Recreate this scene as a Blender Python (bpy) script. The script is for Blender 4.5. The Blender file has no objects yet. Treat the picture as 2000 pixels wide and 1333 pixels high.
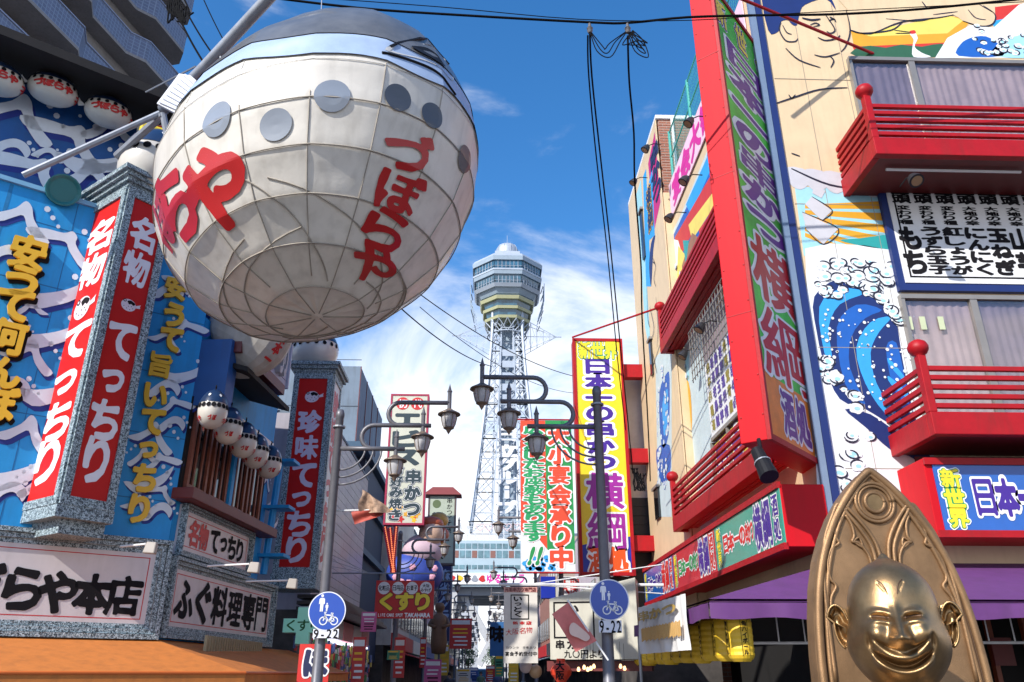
import bpy, bmesh, math, random
import numpy as np
from mathutils import Vector, Matrix
random.seed(7)
SC = bpy.context.scene
COL = SC.collection
R = math.radians
# ------------------------------------------------------------------ camera
F, PU, PV, EYE = 1542.0, 1000.0, 666.5, 1.6
PITCH, YAW = R(22.8096), R(1.8831)
cam = bpy.data.cameras.new('camera'); camo = bpy.data.objects.new('camera', cam); COL.objects.link(camo)
cam.lens = F / 2000 * 36; cam.sensor_width = 36; cam.clip_start = .05; cam.clip_end = 6000
camo.location = (0, 0, EYE); camo.rotation_euler = (R(90) + PITCH, 0, -YAW)
SC.camera = camo
# ------------------------------------------------------------------ light
SUN_EL, SUN_AZ = 35.0, 42.0            # azimuth: degrees left of straight behind the camera
sd = Vector((-math.sin(R(SUN_AZ)) * math.cos(R(SUN_EL)), -math.cos(R(SUN_AZ)) * math.cos(R(SUN_EL)), math.sin(R(SUN_EL))))
sl = bpy.data.lights.new('sun', 'SUN'); sl.energy = 4.7; sl.angle = R(.53); sl.color = (1, .955, .88)
so = bpy.data.objects.new('sun', sl); COL.objects.link(so)
so.rotation_euler = sd.to_track_quat('Z', 'Y').to_euler(); so.location = (0, 0, 60)
W = bpy.data.worlds.new('World'); SC.world = W; W.use_nodes = True
nt = W.node_tree; N = nt.nodes; L = nt.links
bg = N['Background']; bg.inputs[1].default_value = .14
sky = N.new('ShaderNodeTexSky'); sky.sky_type = 'NISHITA'; sky.sun_disc = False
sky.sun_elevation = R(SUN_EL); sky.sun_rotation = math.atan2(sd.x, sd.y)
sky.air_density = 1.0; sky.dust_density = .35; sky.ozone_density = 4.0; sky.altitude = 60
tc = N.new('ShaderNodeTexCoord')
mp = N.new('ShaderNodeMapping'); mp.inputs['Scale'].default_value = (1, 1, 2.6); mp.inputs['Location'].default_value = (.35, .1, .2)
nz = N.new('ShaderNodeTexNoise'); nz.inputs['Scale'].default_value = 2.1; nz.inputs['Detail'].default_value = 9; nz.inputs['Roughness'].default_value = .58; nz.inputs['Distortion'].default_value = .5
L.new(tc.outputs['Generated'], mp.inputs[0]); L.new(mp.outputs[0], nz.inputs['Vector'])
sx = N.new('ShaderNodeSeparateXYZ'); L.new(tc.outputs['Generated'], sx.inputs[0])
lo = N.new('ShaderNodeMapRange'); lo.inputs[1].default_value = .0; lo.inputs[2].default_value = .62; lo.inputs[3].default_value = .38; lo.inputs[4].default_value = -.13
L.new(sx.outputs['Z'], lo.inputs[0])
ad = N.new('ShaderNodeMath'); ad.operation = 'ADD'; L.new(nz.outputs[0], ad.inputs[0]); L.new(lo.outputs[0], ad.inputs[1])
cr = N.new('ShaderNodeMapRange'); cr.interpolation_type = 'SMOOTHSTEP'; cr.inputs[1].default_value = .46; cr.inputs[2].default_value = .72
L.new(ad.outputs[0], cr.inputs[0])
hs = N.new('ShaderNodeHueSaturation'); hs.inputs['Saturation'].default_value = 1.25; hs.inputs['Value'].default_value = 1.35
L.new(sky.outputs[0], hs.inputs['Color'])
mx = N.new('ShaderNodeMix'); mx.data_type = 'RGBA'; L.new(cr.outputs[0], mx.inputs[0]); L.new(hs.outputs[0], mx.inputs[6]); mx.inputs[7].default_value = (6.6, 6.8, 7.2, 1)
L.new(mx.outputs[2], bg.inputs[0])
SC.view_settings.view_transform = 'Standard'; SC.view_settings.look = 'None'; SC.view_settings.gamma = 1
SC.view_settings.exposure = 0.4
SC.view_settings.use_curve_mapping = False
SC.render.engine = 'CYCLES'; SC.cycles.max_bounces = 6; SC.cycles.diffuse_bounces = 3; SC.cycles.glossy_bounces = 3; SC.cycles.transparent_max_bounces = 8
# ------------------------------------------------------------------ helpers
def ray(px, py):
    u, v = px - PU, py - PV
    cp, sp, cy, sy = math.cos(PITCH), math.sin(PITCH), math.cos(YAW), math.sin(YAW)
    y = F * cp + v * sp; z = F * sp - v * cp
    return Vector((u * cy + y * sy, -u * sy + y * cy, z))
class Plane:
    """upright plane; s runs left to right for someone facing it, h is height, n is distance out of it"""
    def __init__(s, x, y, a):
        s.o = Vector((x, y)); s.a = a; s.d = Vector((math.sin(R(a)), math.cos(R(a)))); s.n = Vector((s.d.y, -s.d.x))
    def at(s, u, h, n=0): return Vector((s.o.x + s.d.x * u + s.n.x * n, s.o.y + s.d.y * u + s.n.y * n, h))
    def px(s, px, py, n=0):
        r = ray(px, py); q = r.x * s.n.x + r.y * s.n.y; t = (s.o.x * s.n.x + s.o.y * s.n.y + n) / q
        return ((r.x * t - s.o.x) * s.d.x + (r.y * t - s.o.y) * s.d.y, r.z * t + EYE)
    def rect(s, a, b, n=0):
        (s0, h1), (s1, h0) = s.px(*a, n), s.px(*b, n); return s0, s1, h0, h1
    def off(s, n, ds=0): p = s.at(ds, 0, n); return Plane(p.x, p.y, s.a)
def FY(y): return Plane(0, y, 90)
def LX(x): return Plane(x, 0, 0)
def RX(x): return Plane(x, 0, 180)
def pt(px, py, Y):
    r = ray(px, py); t = Y / r.y; return Vector((r.x * t, Y, r.z * t + EYE))
# ---- materials
MATS = {}
def mat(name, col, rough=.55, metal=0., var=.08, scale=3., bump=.0, bscale=40., emit=0, dirt=.0, spec=.5, coat=0.):
    if name in MATS: return MATS[name]
    m = bpy.data.materials.new(name); m.use_nodes = True; t = m.node_tree; n = t.nodes; l = t.links; b = n['Principled BSDF']
    b.inputs['Roughness'].default_value = rough; b.inputs['Metallic'].default_value = metal
    b.inputs['Specular IOR Level'].default_value = spec; b.inputs['Coat Weight'].default_value = coat; b.inputs['Coat Roughness'].default_value = .08
    c = (*col, 1)
    g = n.new('ShaderNodeNewGeometry')
    z = n.new('ShaderNodeTexNoise'); z.inputs['Scale'].default_value = scale; z.inputs['Detail'].default_value = 6; z.inputs['Roughness'].default_value = .65
    l.new(g.outputs['Position'], z.inputs['Vector'])
    r = n.new('ShaderNodeMapRange'); r.inputs[1].default_value = .3; r.inputs[2].default_value = .7; r.inputs[3].default_value = 1 - var; r.inputs[4].default_value = 1 + var
    l.new(z.outputs[0], r.inputs[0])
    v = n.new('ShaderNodeVectorMath'); v.operation = 'SCALE'; v.inputs[0].default_value = col; l.new(r.outputs[0], v.inputs['Scale'])
    src = v.outputs[0]
    if dirt:
        mp_ = n.new('ShaderNodeMapping'); mp_.inputs['Scale'].default_value = (5, 5, .6); l.new(g.outputs['Position'], mp_.inputs[0])
        z3 = n.new('ShaderNodeTexNoise'); z3.inputs['Scale'].default_value = 1.6; z3.inputs['Detail'].default_value = 7; l.new(mp_.outputs[0], z3.inputs['Vector'])
        r3 = n.new('ShaderNodeMapRange'); r3.inputs[1].default_value = .48; r3.inputs[2].default_value = .75; r3.inputs[3].default_value = 0; r3.inputs[4].default_value = dirt; l.new(z3.outputs[0], r3.inputs[0])
        m3 = n.new('ShaderNodeMix'); m3.data_type = 'RGBA'; l.new(r3.outputs[0], m3.inputs[0]); l.new(src, m3.inputs[6]); m3.inputs[7].default_value = (col[0] * .35 + .02, col[1] * .33 + .018, col[2] * .3 + .012, 1)
        src = m3.outputs[2]
    l.new(src, b.inputs['Base Color'])
    if bump:
        z2 = n.new('ShaderNodeTexNoise'); z2.inputs['Scale'].default_value = bscale; z2.inputs['Detail'].default_value = 4; l.new(g.outputs['Position'], z2.inputs['Vector'])
        bp = n.new('ShaderNodeBump'); bp.inputs['Strength'].default_value = bump; bp.inputs['Distance'].default_value = .02; l.new(z2.outputs[0], bp.inputs['Height']); l.new(bp.outputs[0], b.inputs['Normal'])
    if emit:
        b.inputs['Emission Color'].default_value = c; b.inputs['Emission Strength'].default_value = emit
    MATS[name] = m; return m
def granite():
    if 'granite' in MATS: return MATS['granite']
    m = mat('granite', (.3, .34, .36), .45, var=.25, scale=9, bump=.5, bscale=70)
    t = m.node_tree; n = t.nodes; l = t.links; b = n['Principled BSDF']
    g = n.new('ShaderNodeNewGeometry'); v = n.new('ShaderNodeTexNoise'); v.inputs['Scale'].default_value = 42; v.inputs['Detail'].default_value = 3; v.inputs['Distortion'].default_value = 1.2
    l.new(g.outputs['Position'], v.inputs['Vector'])
    c = n.new('ShaderNodeValToRGB'); e = c.color_ramp.elements; e[0].position = .42; e[0].color = (.035, .05, .06, 1); e[1].position = .6; e[1].color = (.46, .56, .60, 1)
    x = c.color_ramp.elements.new(.5); x.color = (.2, .27, .3, 1)
    l.new(v.outputs[0], c.inputs[0]); l.new(c.outputs[0], b.inputs['Base Color']); return m
# ---- mesh building
class MB:
    def __init__(s): s.v = []; s.f = []
    def add(s, vs, fs):
        k = len(s.v); s.v += [tuple(p) for p in vs]; s.f += [tuple(i + k for i in f) for f in fs]; return s
    def hexa(s, p):  # 8 points: bottom 4 ccw, top 4
        return s.add(p, [(3, 2, 1, 0), (4, 5, 6, 7), (0, 1, 5, 4), (1, 2, 6, 5), (2, 3, 7, 6), (3, 0, 4, 7)])
    def box(s, P, s0, s1, h0, h1, n0, n1):
        if s0 > s1: s0, s1 = s1, s0
        if h0 > h1: h0, h1 = h1, h0
        if n0 > n1: n0, n1 = n1, n0
        return s.hexa([P.at(s0, h0, n1), P.at(s1, h0, n1), P.at(s1, h0, n0), P.at(s0, h0, n0), P.at(s0, h1, n1), P.at(s1, h1, n1), P.at(s1, h1, n0), P.at(s0, h1, n0)])
    def cbox(s, x0, x1, y0, y1, z0, z1):
        return s.hexa([(x0, y0, z0), (x1, y0, z0), (x1, y1, z0), (x0, y1, z0), (x0, y0, z1), (x1, y0, z1), (x1, y1, z1), (x0, y1, z1)])
    def poly(s, pts): return s.add(pts, [tuple(range(len(pts)))])
    def prism(s, P, p2, n0, n1):
        a = sum(p2[i][0] * p2[(i + 1) % len(p2)][1] - p2[(i + 1) % len(p2)][0] * p2[i][1] for i in range(len(p2)))
        if a < 0: p2 = p2[::-1]
        k = len(p2); vs = [P.at(x, y, n1) for x, y in p2] + [P.at(x, y, n0) for x, y in p2]
        return s.add(vs, [tuple(range(k)), tuple(range(2 * k - 1, k - 1, -1))] + [(i, i + k, (i + 1) % k + k, (i + 1) % k) for i in range(k)])
    def tube(s, pts, r, seg=8, cap=True):
        pts = [Vector(p) for p in pts]; rs = r if isinstance(r, (list, tuple)) else [r] * len(pts); up = None; rings = []
        for i, p in enumerate(pts):
            d = (pts[min(i + 1, len(pts) - 1)] - pts[max(i - 1, 0)]).normalized()
            if up is None: up = d.orthogonal().normalized()
            up = (up - d * up.dot(d))
            up = up.normalized() if up.length > 1e-6 else d.orthogonal().normalized()
            w = d.cross(up); rings.append([p + (up * math.cos(2 * math.pi * k / seg) + w * math.sin(2 * math.pi * k / seg)) * rs[i] for k in range(seg)])
        vs = [q for ring in rings for q in ring]; fs = []
        for i in range(len(pts) - 1):
            for k in range(seg):
                a = i * seg + k; b = i * seg + (k + 1) % seg; fs.append((a, b, b + seg, a + seg))
        if cap: fs += [tuple(range(seg - 1, -1, -1)), tuple(range((len(pts) - 1) * seg, len(pts) * seg))]
        return s.add(vs, fs)
    def lathe(s, c, prof, seg=16, M=None):
        vs = []; fs = []
        for r, z in prof:
            for k in range(seg):
                a = 2 * math.pi * k / seg; p = Vector((r * math.cos(a), r * math.sin(a), z))
                if M is not None: p = M @ p
                vs.append(Vector(c) + p)
        n = len(prof)
        for i in range(n - 1):
            for k in range(seg):
                a = i * seg + k; b = i * seg + (k + 1) % seg; fs.append((a, b, b + seg, a + seg))
        return s.add(vs, fs)
    def build(s, name, m, parent=None, smooth=False, bevel=0, stuff=False):
        me = bpy.data.meshes.new(name)
        o0 = Vector(parent.location) if parent is not None else Vector((0, 0, 0))
        q = parent
        while q is not None and q.parent is not None: q = q.parent; o0 = o0 + Vector(q.location)
        me.from_pydata([(x - o0.x, y - o0.y, z - o0.z) for x, y, z in s.v], [], s.f)
        me.materials.append(m)
        if smooth: me.polygons.foreach_set('use_smooth', [True] * len(me.polygons)); 
        me.update()
        o = bpy.data.objects.new(name, me); COL.objects.link(o)
        if parent is not None: o.parent = parent
        if bevel:
            b = o.modifiers.new('bevel', 'BEVEL'); b.width = bevel; b.segments = 2; b.limit_method = 'ANGLE'; b.angle_limit = R(40)
        if stuff: o['kind'] = 'stuff'
        return o
def B(P, s0, s1, h0, h1, n0, n1): return MB().box(P, s0, s1, h0, h1, n0, n1)
def tag(o, label, cat, group=None):
    o['label'] = label; o['category'] = cat
    if group: o['group'] = group
    return o
def thing(name, label, cat, loc=(0, 0, 0), group=None, rz=0):
    o = bpy.data.objects.new(name, None); COL.objects.link(o); o.location = loc; o.rotation_euler = (0, 0, rz); o.empty_display_size = .2
    return tag(o, label, cat, group)
def struct(o): o['kind'] = 'structure'; return o
def dup(o, loc=None, rz=None, label=None, parent=None, scale=None):
    c = o.copy(); COL.objects.link(c); c.parent = parent
    if loc is not None: c.location = loc
    if rz is not None: c.rotation_euler = (0, 0, rz)
    if scale is not None: c.scale = (scale,) * 3
    if label: c['label'] = label
    for ch in list(o.children): dup(ch, parent=c)
    return c
def spl(pts, n=5, closed=True):
    out = []; k = len(pts)
    for i in range(k if closed else k - 1):
        if closed: p0, p1, p2, p3 = pts[(i - 1) % k], pts[i], pts[(i + 1) % k], pts[(i + 2) % k]
        else: p0, p1, p2, p3 = pts[max(i - 1, 0)], pts[i], pts[i + 1], pts[min(i + 2, k - 1)]
        for j in range(n):
            t = j / n; out.append(tuple(.5 * (2 * b + (c - a) * t + (2 * a - 5 * b + 4 * c - d) * t * t + (3 * b - a - 3 * c + d) * t ** 3) for a, b, c, d in zip(p0, p1, p2, p3)))
    if not closed: out.append(tuple(pts[-1]))
    return out
def paint(P, mb, pxs, n, smooth=4, clip=None):
    """flat coat of paint: outline given on the plane"""
    q = [P.px(*p) for p in pxs]
    if smooth: q = spl(q, smooth)
    a = sum(q[i][0] * q[(i + 1) % len(q)][1] - q[(i + 1) % len(q)][0] * q[i][1] for i in range(len(q)))
    if a < 0: q = q[::-1]
    mb.poly([P.at(x, y, n) for x, y in q])
def ribbon2(P, mb, q, w, n):
    k = len(q); L_, R_ = [], []
    for i in range(k):
        a = q[max(i - 1, 0)]; b = q[min(i + 1, k - 1)]; dx, dy = b[0] - a[0], b[1] - a[1]; l = math.hypot(dx, dy) or 1
        t = i / (k - 1); ww = w * (.35 + .65 * math.sin(math.pi * min(max(t, .02), .98)) ** .6) / 2
        L_.append((q[i][0] - dy / l * ww, q[i][1] + dx / l * ww)); R_.append((q[i][0] + dy / l * ww, q[i][1] - dx / l * ww))
    vs = [P.at(x, y, n) for x, y in L_] + [P.at(x, y, n) for x, y in R_]
    mb.add(vs, [(i + k, i + 1 + k, i + 1, i) for i in range(k - 1)])
def stroke(P, mb, pxs, w, n, sm=5):
    q = [P.px(*p) for p in pxs]; ribbon2(P, mb, spl(q, sm, False) if sm else q, w, n)
# ---- lettering: glyph outlines -> distance field -> bold or outlined shapes with real edges
GL = {}
def gsdf(ch, n):
    if (ch, n) in GL: return GL[ch, n]
    cu = bpy.data.curves.new('g', 'FONT'); cu.body = ch; cu.size = 1; cu.resolution_u = 3
    o = bpy.data.objects.new('g', cu); COL.objects.link(o)
    dg = bpy.context.evaluated_depsgraph_get(); me = bpy.data.meshes.new_from_object(o.evaluated_get(dg))
    from collections import Counter
    ec = Counter()
    for p in me.polygons:
        for k in p.edge_keys: ec[k] += 1
    V = np.array([v.co[:2] for v in me.vertices]) if len(me.vertices) else np.zeros((0, 2))
    E_ = np.array([k for k, c in ec.items() if c == 1]) if ec else np.zeros((0, 2), int)
    bpy.data.objects.remove(o); bpy.data.curves.remove(cu); bpy.data.meshes.remove(me)
    cjk = ord(ch) > 0x2000
    wdt = 1.0 if cjk else (V[:, 0].max() - V[:, 0].min() if len(V) else .4)
    if len(V):
        c = (V.max(0) + V.min(0)) / 2
        if cjk and ch not in 'っょゅーャュョッ一〇': 
            e = (V.max(0) - V.min(0)); sc_ = .92 / max(e.max(), .6); V = (V - c) * sc_
            V[:, 0] *= min(1.18, .92 / max(.3, (V[:, 0].max() - V[:, 0].min()))) 
        elif cjk: V = V - c
        else: V = (V - np.array([c[0], .36])) * 1.05
    xs = np.linspace(-.68, .68, n); X, Y = np.meshgrid(xs, xs)
    if not len(E_): d = np.full((n, n), 9.)
    else:
        A = V[E_[:, 0]]; Bb = V[E_[:, 1]]; D = Bb - A; ll = (D ** 2).sum(1) + 1e-12
        px_ = X[..., None] - A[:, 0]; py_ = Y[..., None] - A[:, 1]
        t = np.clip((px_ * D[:, 0] + py_ * D[:, 1]) / ll, 0, 1)
        d = np.sqrt(((px_ - t * D[:, 0]) ** 2 + (py_ - t * D[:, 1]) ** 2).min(-1))
        yy = Y[..., None]; c1 = (A[:, 1] > yy) != (Bb[:, 1] > yy)
        dy = np.where(np.abs(D[:, 1]) < 1e-12, 1e-12, D[:, 1])
        xi = A[:, 0] + (yy - A[:, 1]) / dy * D[:, 0]
        ins = ((c1 & (X[..., None] < xi)).sum(-1) % 2) == 1
        d = np.where(ins, -d, d)
    fr = float((d < 0).mean()) * 1.36 ** 2 if len(E_) else 0
    GL[ch, n] = (d, xs, max(.12, min(1., (.43 - fr) / .2))); return GL[ch, n]
def glyph_mesh(ch, r, n, wav=0., run=999):
    """2D polygons and outline segments of a glyph grown by r"""
    d, xs, w = gsdf(ch, n)
    v = d - (min(r, .062) * w + max(0, r - .062) * (.45 + .55 * w))
    if wav: 
        X, Y = np.meshgrid(xs, xs); v = v + wav * (np.sin(X * 7 + 1.3 * Y * 5) * .6 + .8 * (np.abs(Y * 3 % 1 - .5) - .25)) 
    I = v < 0; polys = []; segs = []
    h = xs[1] - xs[0]
    full = I[:-1, :-1] & I[1:, :-1] & I[:-1, 1:] & I[1:, 1:]; any_ = I[:-1, :-1] | I[1:, :-1] | I[:-1, 1:] | I[1:, 1:]
    for j in range(n - 1):
        i = 0
        while i < n - 1:
            if full[j, i]:
                k = i
                while k < n - 1 and full[j, k] and k - i < run: k += 1
                polys.append([(xs[i], xs[j]), (xs[k], xs[j]), (xs[k], xs[j + 1]), (xs[i], xs[j + 1])]); i = k; continue
            if any_[j, i]:
                cs = [(i, j), (i + 1, j), (i + 1, j + 1), (i, j + 1)]; P_ = []; cr_ = []
                for a in range(4):
                    p, q = cs[a], cs[(a + 1) % 4]; va, vb = v[p[1], p[0]], v[q[1], q[0]]
                    if va < 0: P_.append((xs[p[0]], xs[p[1]]))
                    if (va < 0) != (vb < 0):
                        t = va / (va - vb); c = (xs[p[0]] + (xs[q[0]] - xs[p[0]]) * t, xs[p[1]] + (xs[q[1]] - xs[p[1]]) * t); P_.append(c); cr_.append((c, va < 0))
                if len(P_) > 2: polys.append(P_)
                if len(cr_) == 2:
                    a, b = cr_; segs.append((a[0], b[0]) if a[1] else (b[0], a[0]))
            i += 1
    return polys, segs
def glyph_to(mb, mapf, ch, r, n, depth=0, n0=0, run=999, wav=0.):
    polys, segs = glyph_mesh(ch, r, n, wav, run)
    for p in polys: mb.add([mapf(x, y, n0 + depth) for x, y in p], [tuple(range(len(p)))])
    if depth:
        for a, b in segs: mb.add([mapf(a[0], a[1], n0 + depth), mapf(b[0], b[1], n0 + depth), mapf(b[0], b[1], n0), mapf(a[0], a[1], n0)], [(0, 1, 2, 3)])
def text(P, txt, s, h, w, ht, m, parent, step=None, vertical=True, r=.035, n0=.004, depth=0, res=34, name='lettering', slant=0., outl=None, skew=0., wav=0.):
    """characters from (s,h) = centre of the first one; w,ht = size of a character cell; outl = list of (grow, material)"""
    step = step if step is not None else (ht if vertical else w)
    layers = [(r + g, mm) for g, mm in (outl or [])][::-1] + [(r, m)]
    o = None
    for li, (rr, mm) in enumerate(layers):
        mb = MB(); x, y = s, h
        for ch in txt:
            if ch not in ' 　':
                c = (x, y)
                vt = vertical and ch == 'ー'
                def mf(gx, gy, nn, c=c, vt=vt):
                    if vt: gx, gy = gy, gx
                    return P.at(c[0] + gx * w + gy * ht * slant, c[1] + gy * ht + gx * w * skew, nn)
                glyph_to(mb, mf, ch, rr, res, depth, n0 + li * .004, wav=wav)
            if vertical: y -= step; x -= step * slant
            else:
                k = 1 if ord(ch) > 0x2000 else (.62 if ch != ' ' else .4)
                x += step * k; y += step * k * skew
        if mb.f: o = mb.build(name if li == len(layers) - 1 else name + '_outline', mm, parent)
    return o
def textpx(P, items, m, parent, size, **kw):
    """every character placed by its own centre on the plane: [(char, (px,py))]"""
    outl = kw.pop('outl', None); r = kw.pop('r', .035); n0 = kw.pop('n0', .004); depth = kw.pop('depth', 0); res = kw.pop('res', 34); name = kw.pop('name', 'lettering'); wav = kw.pop('wav', 0.)
    layers = [(r + g, mm) for g, mm in (outl or [])][::-1] + [(r, m)]
    for li, (rr, mm) in enumerate(layers):
        mb = MB()
        for it in items:
            ch, c = it[0], P.px(*it[1]); w, h = it[2] if len(it) > 2 else size
            glyph_to(mb, lambda gx, gy, nn: P.at(c[0] + gx * w, c[1] + gy * h, nn), ch, rr, res, depth, n0 + li * .004, wav=wav)
        mb.build(name if li == len(layers) - 1 else name + '_outline', mm, parent)
def vrect(P, rc, txt, m, parent, pad=.04, fw=.92, **kw):
    """fill a rectangle (s0,s1,h0,h1) with one column of characters"""
    s0, s1, h0, h1 = rc; k = len(txt); ht = (h1 - h0) * (1 - 2 * pad) / k
    return text(P, txt, (s0 + s1) / 2, h1 - (h1 - h0) * pad - ht / 2, (s1 - s0) * fw, ht * .98, m, parent, step=ht, **kw)
def hrect(P, rc, txt, m, parent, pad=.03, fh=.85, **kw):
    s0, s1, h0, h1 = rc; k = sum(1 if ord(c) > 0x2000 else (.62 if c != ' ' else .4) for c in txt); w = (s1 - s0) * (1 - 2 * pad) / k
    first = 1 if ord(txt[0]) > 0x2000 else .62
    return text(P, txt, s0 + (s1 - s0) * pad + w * first / 2, (h0 + h1) / 2, w * .98, (h1 - h0) * fh, m, parent, step=w, vertical=False, **kw)
# ------------------------------------------------------------------ palette
WHITE = mat('white_paint', (.72, .72, .72), .5, var=.06, scale=5)
CREAM = mat('cream_vinyl', (.62, .585, .52), .32, var=.07, scale=2.5, dirt=.35, coat=.25)
BLACK = mat('black_paint', (.010, .010, .012), .55, spec=.25)
INK = mat('black_ink', (.010, .009, .011), .8, spec=.15)
NAVY = mat('navy_paint', (.008, .014, .07), .5)
REDP = mat('red_panel', (.54, .008, .006), .5, var=.06, scale=2, spec=.25)
REDL = mat('red_lettering', (.5, .012, .012), .5, var=.12)
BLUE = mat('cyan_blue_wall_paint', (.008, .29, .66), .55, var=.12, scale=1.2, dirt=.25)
DBLUE = mat('shaded_blue_wall_paint', (.008, .085, .30), .55, var=.15, scale=1.2, dirt=.25)  # darker copy of the wall blue; shade under the eave put into the colour
YEL = mat('yellow_letter_paint', (.80, .45, .015), .45, var=.06)
STEEL = mat('grey_steel', (.30, .32, .36), .42, metal=.25, var=.12, scale=8, dirt=.3)
MAROON = mat('maroon_paint', (.13, .015, .014), .5, var=.15, dirt=.2)
WOOD = mat('red_brown_wood', (.20, .045, .018), .5, var=.25, scale=12)
GLASS = mat('dark_glass', (.012, .014, .018), .08, spec=.9, var=.3)
PINKW = mat('pale_pink_lettering', (.70, .62, .66), .5)
ORANGE = mat('orange_canvas', (.54, .17, .03), .75, var=.1, scale=6, bump=.15, bscale=120, dirt=.3)
FROST = mat('frosted_lamp_glass', (.42, .42, .44), .25, var=.1)
RUST = mat('brown_lamp_metal', (.20, .15, .115), .5, metal=.4, var=.2, scale=20)
GRAN = granite()
K1 = Plane(-4.9, 11.5, 54)
WSH0 = mat('joint_blue', (.006, .12, .30), .6)
SK = .42
_k = K1.at(SK, 0)
K2 = Plane(_k.x, _k.y, 5)
# ------------------------------------------------------------------ ground
g = MB().cbox(-1500, 1500, -60, 3000, -1, 0).build('ground', mat('ground_asphalt', (.05, .05, .052), .9, var=.25, scale=1.5, bump=.4, bscale=90)); struct(g)
g = MB().poly([(-3.2, -20, .004), (2.6, -20, .004), (2.4, 400, .004), (-3.0, 400, .004)]).build('street', mat('street_paving', (.16, .14, .13), .8, var=.2, scale=2, bump=.3)); struct(g)
# ------------------------------------------------------------------ wave-painted restaurant (left)
LB = thing('restaurant_building', 'blue restaurant building painted with white waves behind the big fish lantern', 'building', K1.at(-2, 0))
SR = K2.px(530, 900)[0]; E75 = K2.off(.75).px(556, 880)[0]; E50 = K2.off(.5).px(546, 800)[0]; E62 = K2.off(.62).px(548, 830)[0]; print('ends', SR, E75, E50, E62)
lowtop = 8.2; zz_ = 10.6
MB().box(K1, -7, SK, 0, lowtop, -4, 0).build('wall', BLUE, LB)
MB().box(K2, .02, SR, 0, 6.9, -4, 0).build('wall', BLUE, LB)
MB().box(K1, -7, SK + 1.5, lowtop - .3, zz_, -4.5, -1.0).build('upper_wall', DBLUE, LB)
MB().box(K1, -7, SK + .04, lowtop, lowtop + .07, -1.0, .05).build('coping', mat('pale_blue_metal', (.2, .42, .6), .4), LB)
# upper eave
e0 = K1.px(0, 75, -.1)[1]
EV = MB(); zz = 10.45
EV.hexa([K1.at(-7, zz, .25), K1.at(2.0, zz, .25), K1.at(2.0, zz + .5, -2), K1.at(-7, zz + .5, -2), K1.at(-7, zz + .16, .25), K1.at(2.0, zz + .16, .25), K1.at(2.0, zz + .66, -2), K1.at(-7, zz + .66, -2)])
EV.build('eave', mat('black_soffit', (.012, .009, .008), .8, var=.3), LB)
# painted waves
for k in range(5): MB().box(K1, -6.99, SK - .01, 3.9 + k * .95, 3.912 + k * .95, 0, .003).build('panel_joint', WSH0, LB)
for x_ in (-2.9, -1.7, -.6): MB().box(K1, x_, x_ + .01, 3.3, lowtop - .01, .0, .0035).build('panel_joint', WSH0, LB)
for x_, y_, h_ in ((-2.6, 8.19, 1.6), (-1.1, 7.9, 1.1), (-.2, 8.19, 1.9)): MB().box(K1, x_, x_ + .05, y_ - h_, y_ - .01, 0, .0025).build('rain_streak', mat('streak_blue', (.01, .19, .42), .7, var=.2), LB)
WSH = mat('wave_shadow_paint', (.008, .025, .22), .6); WV = mat('wave_white_paint', (.68, .72, .78), .55, var=.08)
wave_t = [
 [(-.5, -.12), (-.3, -.02), (-.12, .12), (-.02, .28), (.08, .2), (.14, .02), (.28, -.16), (.42, -.3), (.3, -.27), (.1, -.1), (.0, .06), (-.12, .0), (-.28, -.1)],
 [(-.5, .05), (-.25, .12), (0, .13), (.12, .2), (.2, .12), (.2, 0), (.34, -.18), (.5, -.28), (.36, -.27), (.14, -.08), (.05, .03), (-.2, .0), (-.4, -.02)],
 [(-.5, -.2), (-.2, -.18), (.1, -.06), (.32, .1), (.5, .3), (.46, .12), (.34, -.06), (.1, -.2), (-.2, -.3)],
 [(-.4, -.25), (-.25, 0), (-.05, .2), (.1, .25), (.25, .2), (.35, .05), (.3, -.12), (.22, .02), (.1, .08), (-.05, .02), (-.2, -.15)]]
def waves(P, spots, w, parent, n=.0):
    for i, (u, v, sc_, k) in enumerate(spots):
        c = P.px(u, v); t = wave_t[k % 4]; sg = 1 if k < 4 else -1
        for j, (mm, dx, dy, nn) in enumerate(((WSH, .05, -.07, n + .004), (WV, 0, 0, n + .012))):
            q = spl([((x * sg) * w * sc_ + c[0] + dx * w * sc_, (y if m_i < len(t) * .55 else y * 1.25 - .05) * w * sc_ + c[1] + dy * w * sc_) for m_i, (x, y) in enumerate(t)], 3)
            a = sum(q[m][0] * q[(m + 1) % len(q)][1] - q[(m + 1) % len(q)][0] * q[m][1] for m in range(len(q)))
            if a < 0: q = q[::-1]
            mb = MB().poly([P.at(x, y, nn) for x, y in q])
            if j == 1:
                for d in range(3):
                    cx, cy = c[0] + (.28 + .1 * d) * w * sc_ * sg, c[1] + (.25 - .12 * d) * w * sc_; rr = w * sc_ * (.045 - .008 * d)
                    mb.poly([P.at(cx + rr * math.cos(a_) , cy + 1.2 * rr * math.sin(a_), nn) for a_ in [m * math.pi / 4 for m in range(8)]])
            mb.build('painted_wave_shadow' if j == 0 else 'painted_wave', mm, parent)
waves(K1, [(45, 425, 1, 0), (120, 470, 1, 1), (100, 560, 1, 2), (10, 500, .8, 3), (95, 640, .9, 2), (60, 690, .8, 0), (105, 745, 1, 2), (15, 760, .8, 3), (55, 845, .9, 0), (30, 905, 1, 2), (85, 940, .7, 4), (12, 965, .7, 3), (60, 600, .5, 4), (20, 640, .6, 0)], .95, LB)
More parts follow.
